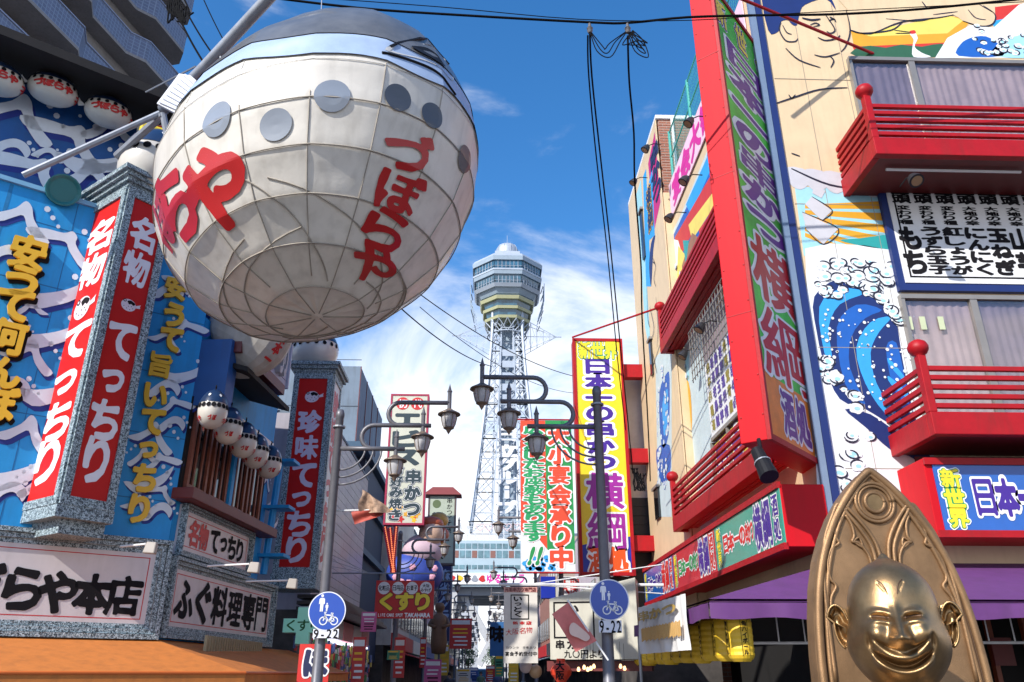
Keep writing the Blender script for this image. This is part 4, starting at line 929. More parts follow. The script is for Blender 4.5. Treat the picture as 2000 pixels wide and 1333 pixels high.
# ---- murals on the street side
def RBrect(a, b): return RB.rect(a, b)
hb_ = RB.px(1300, 410)[1]
bn = thing('banner', 'long pink and white banner with magenta characters along the roof edge', 'banner', (5.1, 17, 12.6))
sA, sB_ = -19.1, -12.2; hT = RB.px(1300, 388)[1]; hB = RB.px(1305, 450)[1]; print('pink', hT, hB)
MB().box(RB, sA, sB_, hB, hT, .02, .05).build('cloth', mat('pale_pink_cloth', (.75, .50, .62), .7), bn)
hrect(RB.off(.052), (sA + .1, sB_, hB + .05, hT - .05), '宴会大歓迎!!', mat('magenta_letter', (.62, .02, .28), .5), bn, r=.05, res=30, fh=.9)
paints(RB, [(mat('mural_sky_wash', (.50, .60, .62), .5), [(1305, 470), (1330, 420), (1400, 250), (1400, 1100), (1290, 1000), (1288, 700)], 0, 0)], YB, n0=.004)
mfx = [(MB1, [(1310, 470), (1325, 440), (1380, 320), (1385, 260), (1400, 230), (1400, 520), (1300, 560)], 0, 0), (MB2, [(1340, 400), (1398, 270), (1398, 310), (1350, 420)], 1, 0), (MR, [(1318, 465), (1396, 330), (1396, 372), (1330, 500)], 1.2, 0), (MY, [(1345, 440), (1396, 372), (1396, 402), (1352, 470)], 1.3, 0), (MR, [(1365, 450), (1396, 405), (1396, 440), (1372, 480)], 1.4, 0),
       (MW, [(1300, 480), (1325, 470), (1335, 530), (1328, 600), (1300, 700), (1302, 560)], 2, 2), (mat('mural_brown', (.32, .14, .07), .5), [(1352, 455), (1372, 470), (1395, 470), (1396, 520), (1340, 580), (1332, 520)], 2.2, 1), (MY, [(1325, 480), (1340, 500), (1336, 570), (1322, 560)], 2.1, 1), (MB1, [(1318, 560), (1330, 545), (1335, 600), (1325, 640), (1312, 630)], 3, 2), (MT, [(1334, 470), (1346, 470), (1340, 520)], 2.5, 0)]
paints(RB, mfx, YB, n0=.01)
rw, rb_, rl = MB(), MB(), MB()
for i in range(60): puff(RB, rnd.uniform(1302, 1350), rnd.uniform(520, 680), rnd.uniform(.05, .1), YB, rw, rb_, rl, .03 + .0005 * i)
paints(RB, [(MB3, [(1290, 700), (1345, 690), (1350, 900), (1300, 1010), (1280, 1000)], 1, 0), (MB1, [(1302, 720), (1318, 715), (1322, 800), (1312, 860), (1298, 840)], 2), (MB1, [(1285, 860), (1320, 850), (1345, 850), (1340, 910), (1300, 920)], 2), (MO, [(1326, 760), (1345, 745), (1352, 820), (1346, 860), (1330, 850)], 2.4), (MB2, [(1320, 780), (1330, 775), (1328, 840), (1318, 850)], 2.5)], YB, n0=.01)
for i in range(90): puff(RB, rnd.uniform(1288, 1345), rnd.uniform(705, 960), rnd.uniform(.04, .085), YB, rw, rb_, rl, .03 + .0005 * i)
rw.build('painted_foam', MW, YB, stuff=True); rb_.build('painted_foam_shade', MB3, YB, stuff=True); rl.build('painted_foam_line', MB1, YB, stuff=True)
# street side windows, lattice and posters
r_ = (-17.4, -12.3)
MB().box(RB, r_[0], r_[1], 5.3, 9.2, 0, .03).build('window_wall', CURTD, YB)
for i in range(24): MB().box(RB, r_[0] + i * .21, r_[0] + i * .21 + .02, 7.9, 9.2, .34, .36).build('lattice_bar', ALU, YB)
for i in range(7): MB().box(RB, r_[0], r_[1], 7.95 + i * .2, 7.965 + i * .2, .361, .375).build('lattice_bar', ALU, YB)
po = thing('menu_poster', 'white menu poster crowded with small dark characters on the street-side wall', 'poster', (5.0, 15, 7))
MB().box(RB, r_[0] + .2, r_[1], 6.5, 8.3, .05, .1).build('sheet', WHITE, po)
MB().box(RB, r_[0] + .2, r_[1], 6.42, 6.5, .05, .13).build('edge', ALU, po)
cs = '串牛豚鶏海老烏賊玉葱芋蓮根椎茸青唐'
for i in range(14): 
    text(RB.off(.102), ''.join(cs[(i * 3 + j) % len(cs)] for j in range(5)), r_[0] + .45 + i * .34, 8.1, .27, .3, TX[0] if i % 4 else mat('olive_ink', (.25, .2, .03)), po, step=.34, r=.05, res=18)
for i in range(4):
    a = r_[0] + .2 + i * 1.25
    MB().box(RB, a, a + 1.05, 5.55, 6.35, .04, .06).build('window_poster', mat('poster_yellow', (.62, .50, .06), .5), po)
    text(RB.off(.062), '串か'[i % 2], a + .5, 5.95, .9, .75, TX[0], po, r=.07, outl=[(.08, OW)], res=28)
    MB().box(RB, a - .12, a - .04, 5.4, 6.42, .04, .12).build('mullion', ALU, YB)
# ------------------------------------------------------------------ brick building with wrestler wall
BR = thing('brick_building', 'brick building with a cream wrestler wall rising behind the pink banner', 'building', (5.1, 19.2, 0))
bm_ = mat('brick_face', (.34, .13, .08), .75, var=.2, scale=6); bt = bm_.node_tree; bk = bt.nodes.new('ShaderNodeTexBrick'); bk.inputs['Scale'].default_value = 1; bk.inputs['Brick Width'].default_value = .24; bk.inputs['Row Height'].default_value = .09; bk.inputs['Mortar Size'].default_value = .008
bk.inputs[1].default_value = (.36, .14, .085, 1); bk.inputs[2].default_value = (.27, .10, .065, 1); bk.inputs[3].default_value = (.3, .26, .22, 1)
gg = bt.nodes.new('ShaderNodeNewGeometry'); sp_ = bt.nodes.new('ShaderNodeSeparateXYZ'); cb = bt.nodes.new('ShaderNodeCombineXYZ'); bt.links.new(gg.outputs['Position'], sp_.inputs[0]); bt.links.new(sp_.outputs[0], cb.inputs[0]); bt.links.new(sp_.outputs[2], cb.inputs[1]); bt.links.new(cb.outputs[0], bk.inputs['Vector']); bt.links.new(bk.outputs[0], bt.nodes['Principled BSDF'].inputs['Base Color'])
MB().cbox(5.24, 16, 19.22, 24, 0, 14.4).build('wall', bm_, BR); MB().cbox(5.03, 16, 19.22, 24, 14.4, 17).build('upper_wall', bm_, BR); MB().cbox(5.0, 5.24, 19.21, 24, 0, 14.4).build('edge_wall', SKIN, BR)
# courses of brick standing proud on the visible gable
for k in range(26):
    z = 14.5 + k * .095
    MB().cbox(5.05, 6.9, 19.205, 19.219, z, z + .078).build('brick_course', bm_, BR)
MB().cbox(4.95, 16, 19.15, 24, 17, 17.12).build('parapet', WHITE, BR)
MB().tube([(5.45, 19.17, 14), (5.45, 19.17, 17.05)], .045, 8).build('drain_pipe', WHITE, BR)
RX5 = RX(4.98); mb = MB().box(RX5, -23.99, -19.23, 0, 16.99, .0, .03).build('front_wall', SKIN, BR)
P = RX5.off(.03)
paints(P, [(MB3, [(1243, 380), (1252, 350), (1272, 700), (1260, 640)], 0, 0), (MB2, [(1256, 345), (1262, 330), (1272, 560), (1262, 560)], .5, 0), (mat('magenta_paint', (.50, .01, .16), .5), [(1266, 320), (1279, 258), (1290, 395), (1278, 450)], 1, 0), (MB2, [(1262, 380), (1274, 330), (1279, 460), (1268, 470)], 1.2, 0), (MN, [(1272, 475), (1280, 460), (1276, 490), (1272, 560), (1268, 520)], 2)], BR, name='painted_shape', n0=.004)
q = (P.px(1268, 300)[0], P.px(1288, 300)[0], P.px(1276, 425)[1], P.px(1280, 270)[1])
vrect(P.off(.012), q, '串かつ', NAVY, BR, r=.06, res=30)
q = (P.px(1262, 390)[0], P.px(1274, 390)[0], P.px(1270, 460)[1], P.px(1270, 350)[1]); vrect(P.off(.014), q, '横綱', NAVY, BR, outl=[(.06, YEL)], r=.05)
paints(P, [(mat('mural_sky_wash', (.50, .60, .62), .5), [(1280, 700), (1312, 660), (1312, 1010), (1286, 1010)], .3, 0), (MB1, [(1288, 770), (1302, 730), (1308, 740), (1306, 850), (1292, 870)], 1), (MB2, [(1294, 790), (1304, 760), (1304, 830), (1297, 850)], 1.5), (MB1, [(1282, 880), (1308, 870), (1308, 930), (1290, 940)], 1)], BR, name='painted_shape', n0=.004)
qw, qb, ql = MB(), MB(), MB()
for i in range(46): puff(P, rnd.uniform(1284, 1306), rnd.uniform(700, 960), rnd.uniform(.06, .12), BR, qw, qb, ql, .008 + .00005 * i)
qw.build('painted_foam', MW, BR, stuff=True); qb.build('painted_foam_shade', MB3, BR, stuff=True); ql.build('painted_foam_line', MB1, BR, stuff=True)
ll = MB()
for pts in [[(1274, 500), (1281, 520), (1278, 545), (1282, 560)], [(1270, 600), (1278, 640), (1272, 670)], [(1282, 580), (1286, 640), (1284, 680)], [(1264, 560), (1266, 620), (1270, 640)], [(1276, 690), (1284, 730)], [(1276, 512), (1280, 514)]]: stroke(P, ll, pts, .04, .02)
ll.build('painted_line', LINE, BR)
for (a, b) in (((1252, 420), (1262, 500)), ((1270, 670), (1278, 730)), ((1280, 960), (1292, 1010))):
    a_, b_2, c_, d_2 = P.rect(a, b); MB().box(P, a_, b_2, c_, d_2, 0, .06).build('window', GLASS, BR)
    MB().box(P, a_ - .08, b_2 + .08, d_2, d_2 + .08, 0, .1).build('window_frame', ALU, BR)
# teal fence on the roof
tf = thing('roof_fence', 'teal metal mesh fence on the roof edge above the pink banner', 'fence', (5.2, 17, 14.5)); TEAL = mat('teal_metal', (.05, .35, .30), .5)
for y in (12.4, 14.5, 16.7, 18.9): MB().tube([(5.25, y, 14.4), (5.25, y, 16.3)], .04, 6).build('post', TEAL, tf)
for z in (14.6, 15.4, 16.25): MB().tube([(5.25, 12.4, z), (5.25, 18.9, z)], .022, 6).build('rail', TEAL, tf)
wm_ = MB()
for k in range(60): wm_.tube([(5.25, 12.4 + k * .11, 14.6), (5.25, 12.4 + k * .11, 16.25)], .004, 4, False)
for k in range(15): wm_.tube([(5.25, 12.4, 14.6 + k * .11), (5.25, 18.9, 14.6 + k * .11)], .004, 4, False)
wm_.build('wire_mesh', TEAL, tf, stuff=True)
# ------------------------------------------------------------------ canopy, lanterns
AWP = mat('purple_canvas', (.115, .032, .15), .7, var=.1, bump=.15, bscale=100, dirt=.2)
cn = thing('canopy', 'purple canvas canopy wrapping the corner of the mural building', 'canopy', (3.8, 11, 2.4))
xo, yo, zo, zi = 2.55, 9.35, 2.38, 3.12
MB().poly([(xo, yo, zo), (12, yo, zo), (12, 12, zi), (5.2, 12, zi)]).poly([(5.2, 12, zi - .03), (12, 12, zi - .03), (12, yo, zo - .03), (xo, yo, zo - .03)]).build('canvas', AWP, cn)
MB().poly([(xo, 14.2, zo), (xo, yo, zo), (5.2, 12, zi), (5.2, 14.2, zi)]).poly([(5.2, 14.2, zi - .03), (5.2, 12, zi - .03), (xo, yo, zo - .03), (xo, 14.2, zo - .03)]).build('canvas', AWP, cn)
def valance(a, b, parent):
    mb = MB(); a, b = Vector(a), Vector(b); k = int((b - a).length / .12); d = (b - a) / k; nn = Vector((d.y, -d.x, 0)).normalized()
    vs = []
    for i in range(k + 1):
        p = a + d * i + nn * (.012 * math.sin(i * 1.9)); vs += [p, p + Vector((0, 0, -.17 - .012 * math.sin(i * .8))) + nn * .02 * math.sin(i * 1.1)]
    mb.add(vs, [(2 * i, 2 * i + 1, 2 * i + 3, 2 * i + 2) for i in range(k)]); return mb.build('valance', AWP, parent, smooth=True)
valance((xo, yo - .005, zo - .04), (12, yo - .005, zo - .04), cn); valance((xo - .005, 14.2, zo - .04), (xo - .005, yo, zo - .04), cn)
for p in ((xo + .05, 14.1), (9.2, yo + .05)): MB().tube([(p[0], p[1], 0), (p[0], p[1], zo - .04)], .025, 8).build('pole', STEEL, cn)
MB().tube([(xo + .05, yo + .05, zo - .05), (12, yo + .05, zo - .05)], .02, 6).build('rail', STEEL, cn); MB().tube([(xo + .05, yo + .05, zo - .05), (xo + .05, 14.2, zo - .05)], .02, 6).build('rail', STEEL, cn)
yl_ = thing('paper_lantern', 'x', 'lantern', (0, 0, 0), 'yellow highball lanterns in a row under the purple canopy')
YP = mat('yellow_lantern_paper', (.78, .50, .03), .45, var=.08, emit=.0)
prof = [(0, .26), (.10, .26), (.135, .225)] + [(.148 + .006 * (k % 2), .19 - k * .0345) for k in range(12)] + [(.135, -.225), (.10, -.26), (0, -.26)]
MB().lathe((0, 0, 0), prof[::-1], 20).build('shade', YP, yl_, smooth=False)
MB().lathe((0, 0, 0), [(0, .245), (.10, .25), (.10, .285), (0, .285)][::-1], 14).build('cap', BLACK, yl_)
mbx = MB(); mbo = MB()
for f in (-90, 180, 0):
    def cyl(x, y, n): a = R(f) + x / .16; return Vector(((.158 + n) * math.cos(a), (.158 + n) * math.sin(a), y))
    for j, ch in enumerate('角ハイボール'): 
        sz = .062; yy = .15 - j * .062
        glyph_to(mbx, lambda x, y, n: cyl(x * sz, yy + y * sz, n), ch, .03, 20, run=2)
    for (x0, x1, y0, y1) in ((-.045, -.04, -.2, .2), (.04, .045, -.2, .2)): mbx.poly([cyl(x0, y0, 0), cyl(x1, y0, 0), cyl(x1, y1, 0), cyl(x0, y1, 0)])
mbx.build('lettering', INK, yl_)
ords = ['nearest', 'second', 'third', 'fourth', 'fifth', 'sixth', 'seventh', 'eighth', 'ninth', 'tenth', 'eleventh']
for i in range(11):
    loc = (2.98 + .02 * (i % 2), 9.75 + i * .62, 1.98 + .012 * (i % 3)); lab = f'{ords[i]} yellow lantern from the statue in the row under the purple canopy'
    if i == 0: yl_.location = loc; yl_['label'] = lab; yl_.rotation_euler = (0, 0, .1)
    else: dup(yl_, loc, rnd.uniform(-.2, .2), lab)
wb = thing('banner', 'white printed banner with skewer picture hanging in front of the yellow lanterns', 'banner', (2.5, 11, 2.3))
PBn = Plane(2.46, 11, 176)
a, b = PBn.px(1246, 1192)[0], PBn.px(1338, 1175)[0]; mb = MB(); nx, nz = 26, 10; z1_, z0_ = 2.52, 1.86
vs = [PBn.at(a + (b - a) * i / nx, z0_ + (z1_ - z0_) * j / nz, .02 * math.sin(i * .9 + j * .5) * (1 - j / nz) + .012 * math.sin(i * 2.1)) for j in range(nz + 1) for i in range(nx + 1)]
mb.add(vs, [(j * (nx + 1) + i, j * (nx + 1) + i + 1, (j + 1) * (nx + 1) + i + 1, (j + 1) * (nx + 1) + i) for j in range(nz) for i in range(nx)]); mb.build('cloth', mat('white_banner_cloth', (.72, .71, .70), .7), wb, smooth=True)
P = PBn.off(.045)
hrect(P, (a + .1, b - .2, 2.28, 2.46), '串かつ', mat('olive_print', (.45, .30, .08), .6), wb, r=.05, res=20)
for k in range(26): MB().box(P, a + .3 + k * .075, a + .36 + k * .075, 2.02 + .01 * (k % 3), 2.2 + .012 * (k % 2), 0, .004).build('printed_skewer', mat('fried_orange_print', (.60, .36, .12), .6), wb)
# shop front below the canopy
sf = thing('shop_facade', 'dark shop front with wooden frames and a white rail under the purple canopy', 'shop', (6, 11.6, 0))
for x in [5.3 + .55 * k for k in range(12)]: MB().cbox(x, x + .07, 12.28, 12.38, 0, 2.6).build('door_frame', WOOD, sf)
MB().cbox(5.2, 12, 12.28, 12.39, 2.6, 2.75).build('lintel', MAROON, sf)
MB().cbox(5.2, 12, 12.25, 12.29, .3, 1.1).build('kick_panel', MAROON, sf)
rl_ = thing('railing', 'thin white metal railing between the statue and the yellow lanterns', 'railing', (4, 10.6, 1.9))
for z in (1.95, 2.32): MB().tube([(3.4, 10.6, z), (11, 10.6, z + .02)], .018, 6).build('rail', WHITE, rl_)
for k in range(22): MB().tube([(3.4 + k * .34, 10.6, 1.95), (3.4 + k * .34, 10.6, 2.32)], .01, 5).build('bar', WHITE, rl_)
it_ = mat('interior_poster', (.45, .38, .3), .6); 
for k in range(9):
    x = 5.6 + k * .62; MB().cbox(x, x + rnd.uniform(.25, .45), 12.2, 12.24, rnd.uniform(1.3, 1.7), rnd.uniform(1.9, 2.3)).build('poster', [it_, WOOD, mat('sign_3', (.65, .42, .03), .5), MAROON][k % 4], sf)
for k in range(10):
    p = Vector((5.4 + k * .55, 11.6, 2.42)); lb_ = thing('shop_lamp', f'{ords[k]} small warm lamp from the left under the canopy on the camera side', 'lamp', p, 'small warm lamps under the purple canopy')
    MB().lathe(p, [(0, -.03), (.03, -.02), (.02, .03), (0, .04)], 8).build('bulb', mat('warm_bulb', (1, .6, .28), .3, emit=2.2), lb_); MB().tube([p, p + Vector((0, 0, .3))], .005, 4).build('cord', BLACK, lb_)
# ------------------------------------------------------------------ street: buildings
CONC = mat('blue_grey_concrete', (.16, .21, .27), .8, var=.12, scale=1.2, dirt=.45)
TILE = mat('pale_mauve_tile', (.34, .32, .37), .45, var=.08, scale=3, dirt=.2, coat=.1)
SHOPD = mat('shop_dark', (.07, .06, .055), .8, var=.6, scale=1.5)
P_ = LX(-3.9)
tb = thing('tiled_building', 'low pale tiled building behind the left lamp post', 'building', (-6, 22, 0))
MB().cbox(-9, -3.95, 18.6, 26, 2.9, 7.45).build('wall', TILE, tb)
for k in range(20):
    for j in range(6):
        a = 18.6 + j * 1.233; MB().box(P_, a, a + 1.225, 2.95 + k * .225, 2.95 + k * .225 + .215, -.05, .0).build('tile', TILE, tb)
MB().cbox(-9, -3.88, 18.6, 26.02, 7.45, 7.52).build('coping', CONC, tb)
MB().cbox(-9, -4.1, 18.6, 26, 0, 2.9).build('ground_floor', SHOPD, tb)
gb = thing('concrete_building', 'blue grey concrete building rising behind the tiled building', 'building', (-8, 31, 0))
zt = pt(700, 716, 29)[2]; print('concrete', zt, pt(650, 716, 29), pt(705, 716, 29), pt(765, 800, 34))
xr = pt(705, 716, 29)[0]
MB().cbox(-14, xr, 29, 36, 0, zt).build('wall', CONC, gb)
for k in range(4): MB().cbox(xr, xr + .03, 29 + k * 1.75, 29.03 + k * 1.75 + .02, 0, zt).build('wall_joint', MAROON, gb)
for k in range(7): MB().cbox(-14, xr + .01, 28.985, 28.999, 1.5 + k * 1.9, 1.53 + k * 1.9).build('wall_joint', mat('dark_joint', (.07, .09, .12), .8), gb)
for z in (9.2, 7.4, 5.6): MB().cbox(-6.8, -4.4, 28.2, 36, z, z + .22).build('ledge', mat('dark_blue_steel', (.03, .08, .14), .6), gb)
MB().cbox(xr, -4.6, 29.6, 36, 2, 9.1).build('dark_bay', mat('dark_blue_wall', (.015, .03, .07), .7), gb)
rs = random.Random(11)
cols_ = [(.46, .38, .32), (.6, .56, .5), (.30, .14, .11), (.5, .44, .5), (.34, .4, .42), (.6, .55, .44), (.22, .24, .34), (.55, .36, .36)]
sgc = [(.5, .02, .02), (.7, .65, .6), (.02, .08, .3), (.65, .42, .03), (.03, .22, .12), (.5, .08, .25), (.05, .05, .06)]
words = ['串かつ', '居酒屋', 'お好み焼', '寿司', 'うどん', '喫茶', '将棋', '酒場', '焼肉', 'たこ焼']
descs = ['brown', 'cream', 'dark red', 'mauve', 'grey green', 'sand coloured', 'navy', 'dusty pink']
def shop(x0, side, y0, y1, h, ci, idx, lab):
    c = cols_[ci]; m = mat('shop_wall_%d' % ci, c, .75, var=.12, dirt=.3)
    t = thing('shop_building', lab, 'building', (x0, y0, 0), 'shop buildings along the street')
    X0, X1 = (x0 - 7, x0) if side < 0 else (x0, x0 + 7)
    MB().cbox(X0, X1, y0 + .03, y1 - .03, 2.7, h).build('wall', m, t); MB().cbox(X0 + (.0 if side < 0 else .3), X1 - (.3 if side < 0 else 0), y0 + .05, y1 - .05, 0, 2.7).build('ground_floor', SHOPD, t)
    MB().cbox(X0, X1 + (.05 if side < 0 else 0), y0 + .02, y1 - .02, h, h + .12).build('parapet', CONC, t)
    P = LX(x0) if side < 0 else RX(x0)
    S = (lambda a, b: (a, b)) if side < 0 else (lambda a, b: (-b, -a))
    z = 3.6
    while z < h - 1.2:
        k = y0 + .6
        while k < y1 - 1.2:
            a, b = S(k, k + 1.0); w = MB().box(P, a - .05, b + .05, z - .05, z + 1.15, 0, .05).build('window', ALU, t); MB().box(P, a, b, z, z + 1.1, .04, .06).build('pane', GLASS, w); k += 1.7
        z += 2.6
    a, b = S(y0 + .2, y1 - .2)
    sc_ = sgc[idx % len(sgc)]
    MB().box(P, a, b, 2.55, 3.2, 0, .25).build('sign_board', mat('sign_%d' % (idx % len(sgc)), sc_, .45), t)
    dark = sum(sc_) > 1.0
    ac = [(.5, .03, .03), (.04, .2, .12), (.55, .5, .45), (.05, .08, .25)][idx % 4]; am = mat('awning_%d' % (idx % 4), ac, .75)
    MB().hexa([P.at(a, 2.2, 1.1), P.at(b, 2.2, 1.1), P.at(b, 2.5, 0), P.at(a, 2.5, 0), P.at(a, 2.23, 1.1), P.at(b, 2.23, 1.1), P.at(b, 2.53, 0), P.at(a, 2.53, 0)]).build('awning', am, t)
    return t
yy_ = 36.1; i = 0; 
ordn = ['first', 'second', 'third', 'fourth', 'fifth', 'sixth', 'seventh', 'eighth', 'ninth', 'tenth', 'eleventh', 'twelfth', 'thirteenth']
while yy_ < 128:
    d = rs.uniform(7, 11); ci = (i * 3 + 1) % 8; shop(-4.0, -1, yy_, yy_ + d, rs.uniform(7.5, 10.5), ci, i, f'{ordn[i]} shop on the left side beyond the concrete building, {descs[ci]} walls'); yy_ += d; i += 1
yy_ = 27.2; i = 0
while yy_ < 128:
    d = rs.uniform(7, 11); ci = (i * 5 + 3) % 8; shop(4.0, 1, yy_, yy_ + d, rs.uniform(6.8, 9.0), ci, i + 4, f'{ordn[i]} shop on the right side beyond the white building, {descs[ci]} walls'); yy_ += d; i += 1
# white building behind the yellow sign
wbd = thing('white_building', 'cream white building between the yellow sign and the brick building', 'building', (4.6, 24.2, 0))
MB().cbox(3.7, 12, 24.3, 27, 2.6, pt(1230, 712, 24.3)[2]).build('wall', mat('cream_render', (.62, .60, .54), .7, dirt=.2), wbd)
MB().cbox(3.7, 12, 24.28, 24.3, 2.6, 6.6).build('dark_siding', mat('dark_siding', (.03, .028, .03), .6), wbd)
for k in range(14): MB().cbox(3.7, 8, 24.265, 24.279, 2.7 + k * .28, 2.7 + k * .28 + .26).build('siding_board', mat('dark_siding', (.03, .028, .03), .6), wbd)
MB().cbox(3.8, 12, 24.4, 27, 0, 2.6).build('ground_floor', SHOPD, wbd)
# ---- yellow sign
YS = 23.4; Fy = FY(YS)
a = (Fy.px(1117, 662)[0] + Fy.px(1133, 1125)[0]) / 2; b = (Fy.px(1210, 662)[0] + Fy.px(1247, 1125)[0]) / 2; h1 = Fy.px(1160, 662)[1]; h0 = Fy.px(1190, 1125)[1]; print('yellow', a, b, h0, h1)
ys = thing('vertical_sign', 'tall yellow vertical sign with red frame and purple characters behind the lamp post', 'sign', (a, YS, h0))
MB().cbox(a + .02, b - .02, YS + .02, YS + .5, h0 + .02, h1 - .02).build('casing', REDB, ys)
for (c, d, e, f_) in ((a, b, h0, h0 + .1), (a, b, h1 - .1, h1), (a, a + .1, h0 + .1, h1 - .1), (b - .1, b, h0 + .1, h1 - .1)): MB().box(Fy, c, d, e, f_, -.02, .04).build('frame', REDB, ys)
hm = Fy.px(1190, 1072)[1]
MB().prism(Fy, [(a + .1, hm + .1), (b - .1, hm + .35), (b - .1, h1 - .1), (a + .1, h1 - .1)], -.01, .015).build('yellow_panel', mat('yellow_panel', (.80, .58, .02), .35, var=.04, coat=.2), ys)
MB().prism(Fy, [(a + .1, h0 + .1), (b - .1, h0 + .1), (b - .1, hm + .35), (a + .1, hm + .1)], -.01, .013).build('blue_panel', mat('blue_panel', (.01, .03, .35), .35), ys)
cx = (a + b) / 2; P = Fy.off(.016); ww = b - a
text(P, '新世界', cx - ww * .26, Fy.px(1165, 685)[1], ww * .26, .62, TX[2], ys, vertical=False, step=ww * .26, outl=[(.05, TX[3]), (.1, OW)], r=.05, res=32)
yt, yb = Fy.px(1170, 702)[1], Fy.px(1180, 921)[1]; k = (yt - yb) / 7
text(P, '日本一の串かつ', cx - .03, yt - k / 2, ww * .52, k * .98, TX[0], ys, step=k, outl=[(.12, OW)], r=.055, res=34)
y2 = Fy.px(1185, 1078)[1]; k = (yb - y2) / 2
text(P, '横綱', cx + .02, yb - k / 2, ww * .74, k * .98, mat('letter_magenta_purple', (.30, .02, .28), .4), ys, step=k, outl=[(.08, OW)], r=.05, res=44)
text(P, '酒処', cx - ww * .17, (h0 + hm) / 2 + .05, ww * .36, .78, mat('letter_orange_red', (.75, .08, .01), .4), ys, vertical=False, step=ww * .38, outl=[(.1, OW)], r=.05, res=34)
for v in (722, 888, 1060):
    hh = Fy.px(1230, v)[1]; MB().cbox(b, 5.05, YS + .1, YS + .4, hh - .22, hh + .22).build('arm', REDB, ys)
MB().tube([Fy.at(a, h1, .1), pt(1290, 600, 19.4)], .03, 6).build('stay_rod', REDB, ys)
# ---- red and green cloth banner
YB2 = 22.0; Fb = FY(YB2); RG = [mat('banner_red', (.68, .06, .02), .6, var=.05), mat('banner_green', (.01, .25, .06), .6, var=.05)]
a, b = (Fb.px(1014, 822)[0] + Fb.px(1020, 1115)[0]) / 2, (Fb.px(1108, 822)[0] + Fb.px(1132, 1115)[0]) / 2; h1, h0 = Fb.px(1060, 822)[1], Fb.px(1075, 1117)[1]
cb_ = thing('cloth_banner', 'red and green cloth banner with white outlined characters left of the yellow sign', 'banner', (a, YB2, h0))
mid = (a + b) / 2 - .02
MB().box(Fb, a, mid, h0, h1, -.01, .01).build('cloth', RG[0], cb_); MB().box(Fb, mid, b, h0, h1, -.01, .01).build('cloth', RG[1], cb_)
hz = h0 + .75
MB().prism(Fb, [(a, h0), (b, h0), (b, h0 + .2), (mid + .2, h0 + .35), (mid - .3, h0 + .95), (a + .35, h0 + .75), (a, h0 + 1.1)], .01, .014).build('printed_wave', MW, cb_)
fa, fb3, fc3 = MB(), MB(), MB()
for i in range(30):
    cx, cy = Fb.at(0, 0), 0
    u, v = rnd.uniform(a + .1, b - .3), rnd.uniform(h0 + .05, h0 + .4)
    r = rnd.uniform(.05, .1); fb3.poly([Fb.at(u + r * math.cos(q), v + r * .7 * math.sin(q), .017) for q in [t * math.pi / 4 for t in range(8)]])
fb3.build('printed_foam', MB2, cb_, stuff=True)
wv = (b - a) * .40
textP = Fb.off(.018)
text(textP, '広々としたお座敷もあります', a + (mid - a) * .52, h1 - .28, wv, (h1 - h0 - .95) / 13 * 1.02, mat('banner_green_letter', (.01, .30, .10), .6), cb_, step=(h1 - h0 - .95) / 13, outl=[(.075, OW)], r=.05, res=32)
text(textP, '!!', a + (mid - a) * .4, h0 + .42, .5, .6, RG[1], cb_, vertical=False, step=.35, r=.05, outl=[(.06, OW)], slant=.3)
text(textP, '大小宴会承り中', mid + (b - mid) * .5, h1 - .45, wv * 1.05, (h1 - h0 - .2) / 7 * .98, RG[0], cb_, step=(h1 - h0 - .25) / 7, outl=[(.075, OW)], r=.055, res=38)
for z in (h1 + .03, h0 - .03): MB().tube([Fb.at(a - .1, z), Fb.at(b + .1, z)], .022, 6).build('pole', REDB, cb_)
# ---- signs over the left side
def fsign(label, name, cat, tl, br, Y, m, depth=.3, frame=None, fm=None, grp=None, bd=.07):
    P = FY(Y); a, h1 = P.px(*tl); b, h0 = P.px(*br); 
    a2 = P.px(tl[0] + (br[0] - tl[0]) * 0, tl[1])[0]
    t = thing(name, label, cat, (a, Y, h0), grp)
    MB().cbox(a + .005, b - .005, Y + .01, Y + depth, h0 + .005, h1 - .005).build('casing', fm or m, t)
    MB().box(P, a + bd, b - bd, h0 + bd, h1 - bd, -.01, .012).build('panel', m, t)
    if fm:
        for (c, d, e, f_) in ((a, b, h0, h0 + bd), (a, b, h1 - bd, h1), (a, a + bd, h0 + bd, h1 - bd), (b - bd, b, h0 + bd, h1 - bd)): MB().box(P, c, d, e, f_, -.02, .03).build('frame', fm, t)
    return t, P.off(.014), (a + bd, b - bd, h0 + bd, h1 - bd)
CRS = mat('cream_sign_face', (.52, .52, .42), .45, var=.06)
t, P, q = fsign('tall cream vertical sign with crimson edge and black characters above the left lamps', 'vertical_sign', 'sign', (764, 770), (828, 1026), 29, CRS, .4, fm=mat('crimson_edge', (.32, .01, .05), .5))
W_ = q[1] - q[0]; H_ = q[3] - q[2]; DK = mat('dark_teal_ink', (.012, .03, .04), .5)
for i, ch in enumerate('初代'):
    cx, cy = q[0] + W_ * (.3 + .42 * i), q[3] - H_ * .065; rr = W_ * .19
    MB().poly([P.at(cx + rr * math.cos(k * math.pi / 10), cy + rr * math.sin(k * math.pi / 10), .003) for k in range(20)]).build('crest', REDL, t)
    text(P, ch, cx, cy, W_ * .28, W_ * .28, OW, t, r=.02, n0=.007, res=26)
text(P, 'エビス', q[0] + W_ * .45, q[3] - H_ * .2, W_ * .75, H_ * .13, DK, t, step=H_ * .15, r=.07, res=30)
text(P, '串かつ', q[0] + W_ * .7, q[3] - H_ * .65, W_ * .44, H_ * .115, DK, t, step=H_ * .125, r=.06, outl=[(.03, OW), (.07, DK)], res=30)
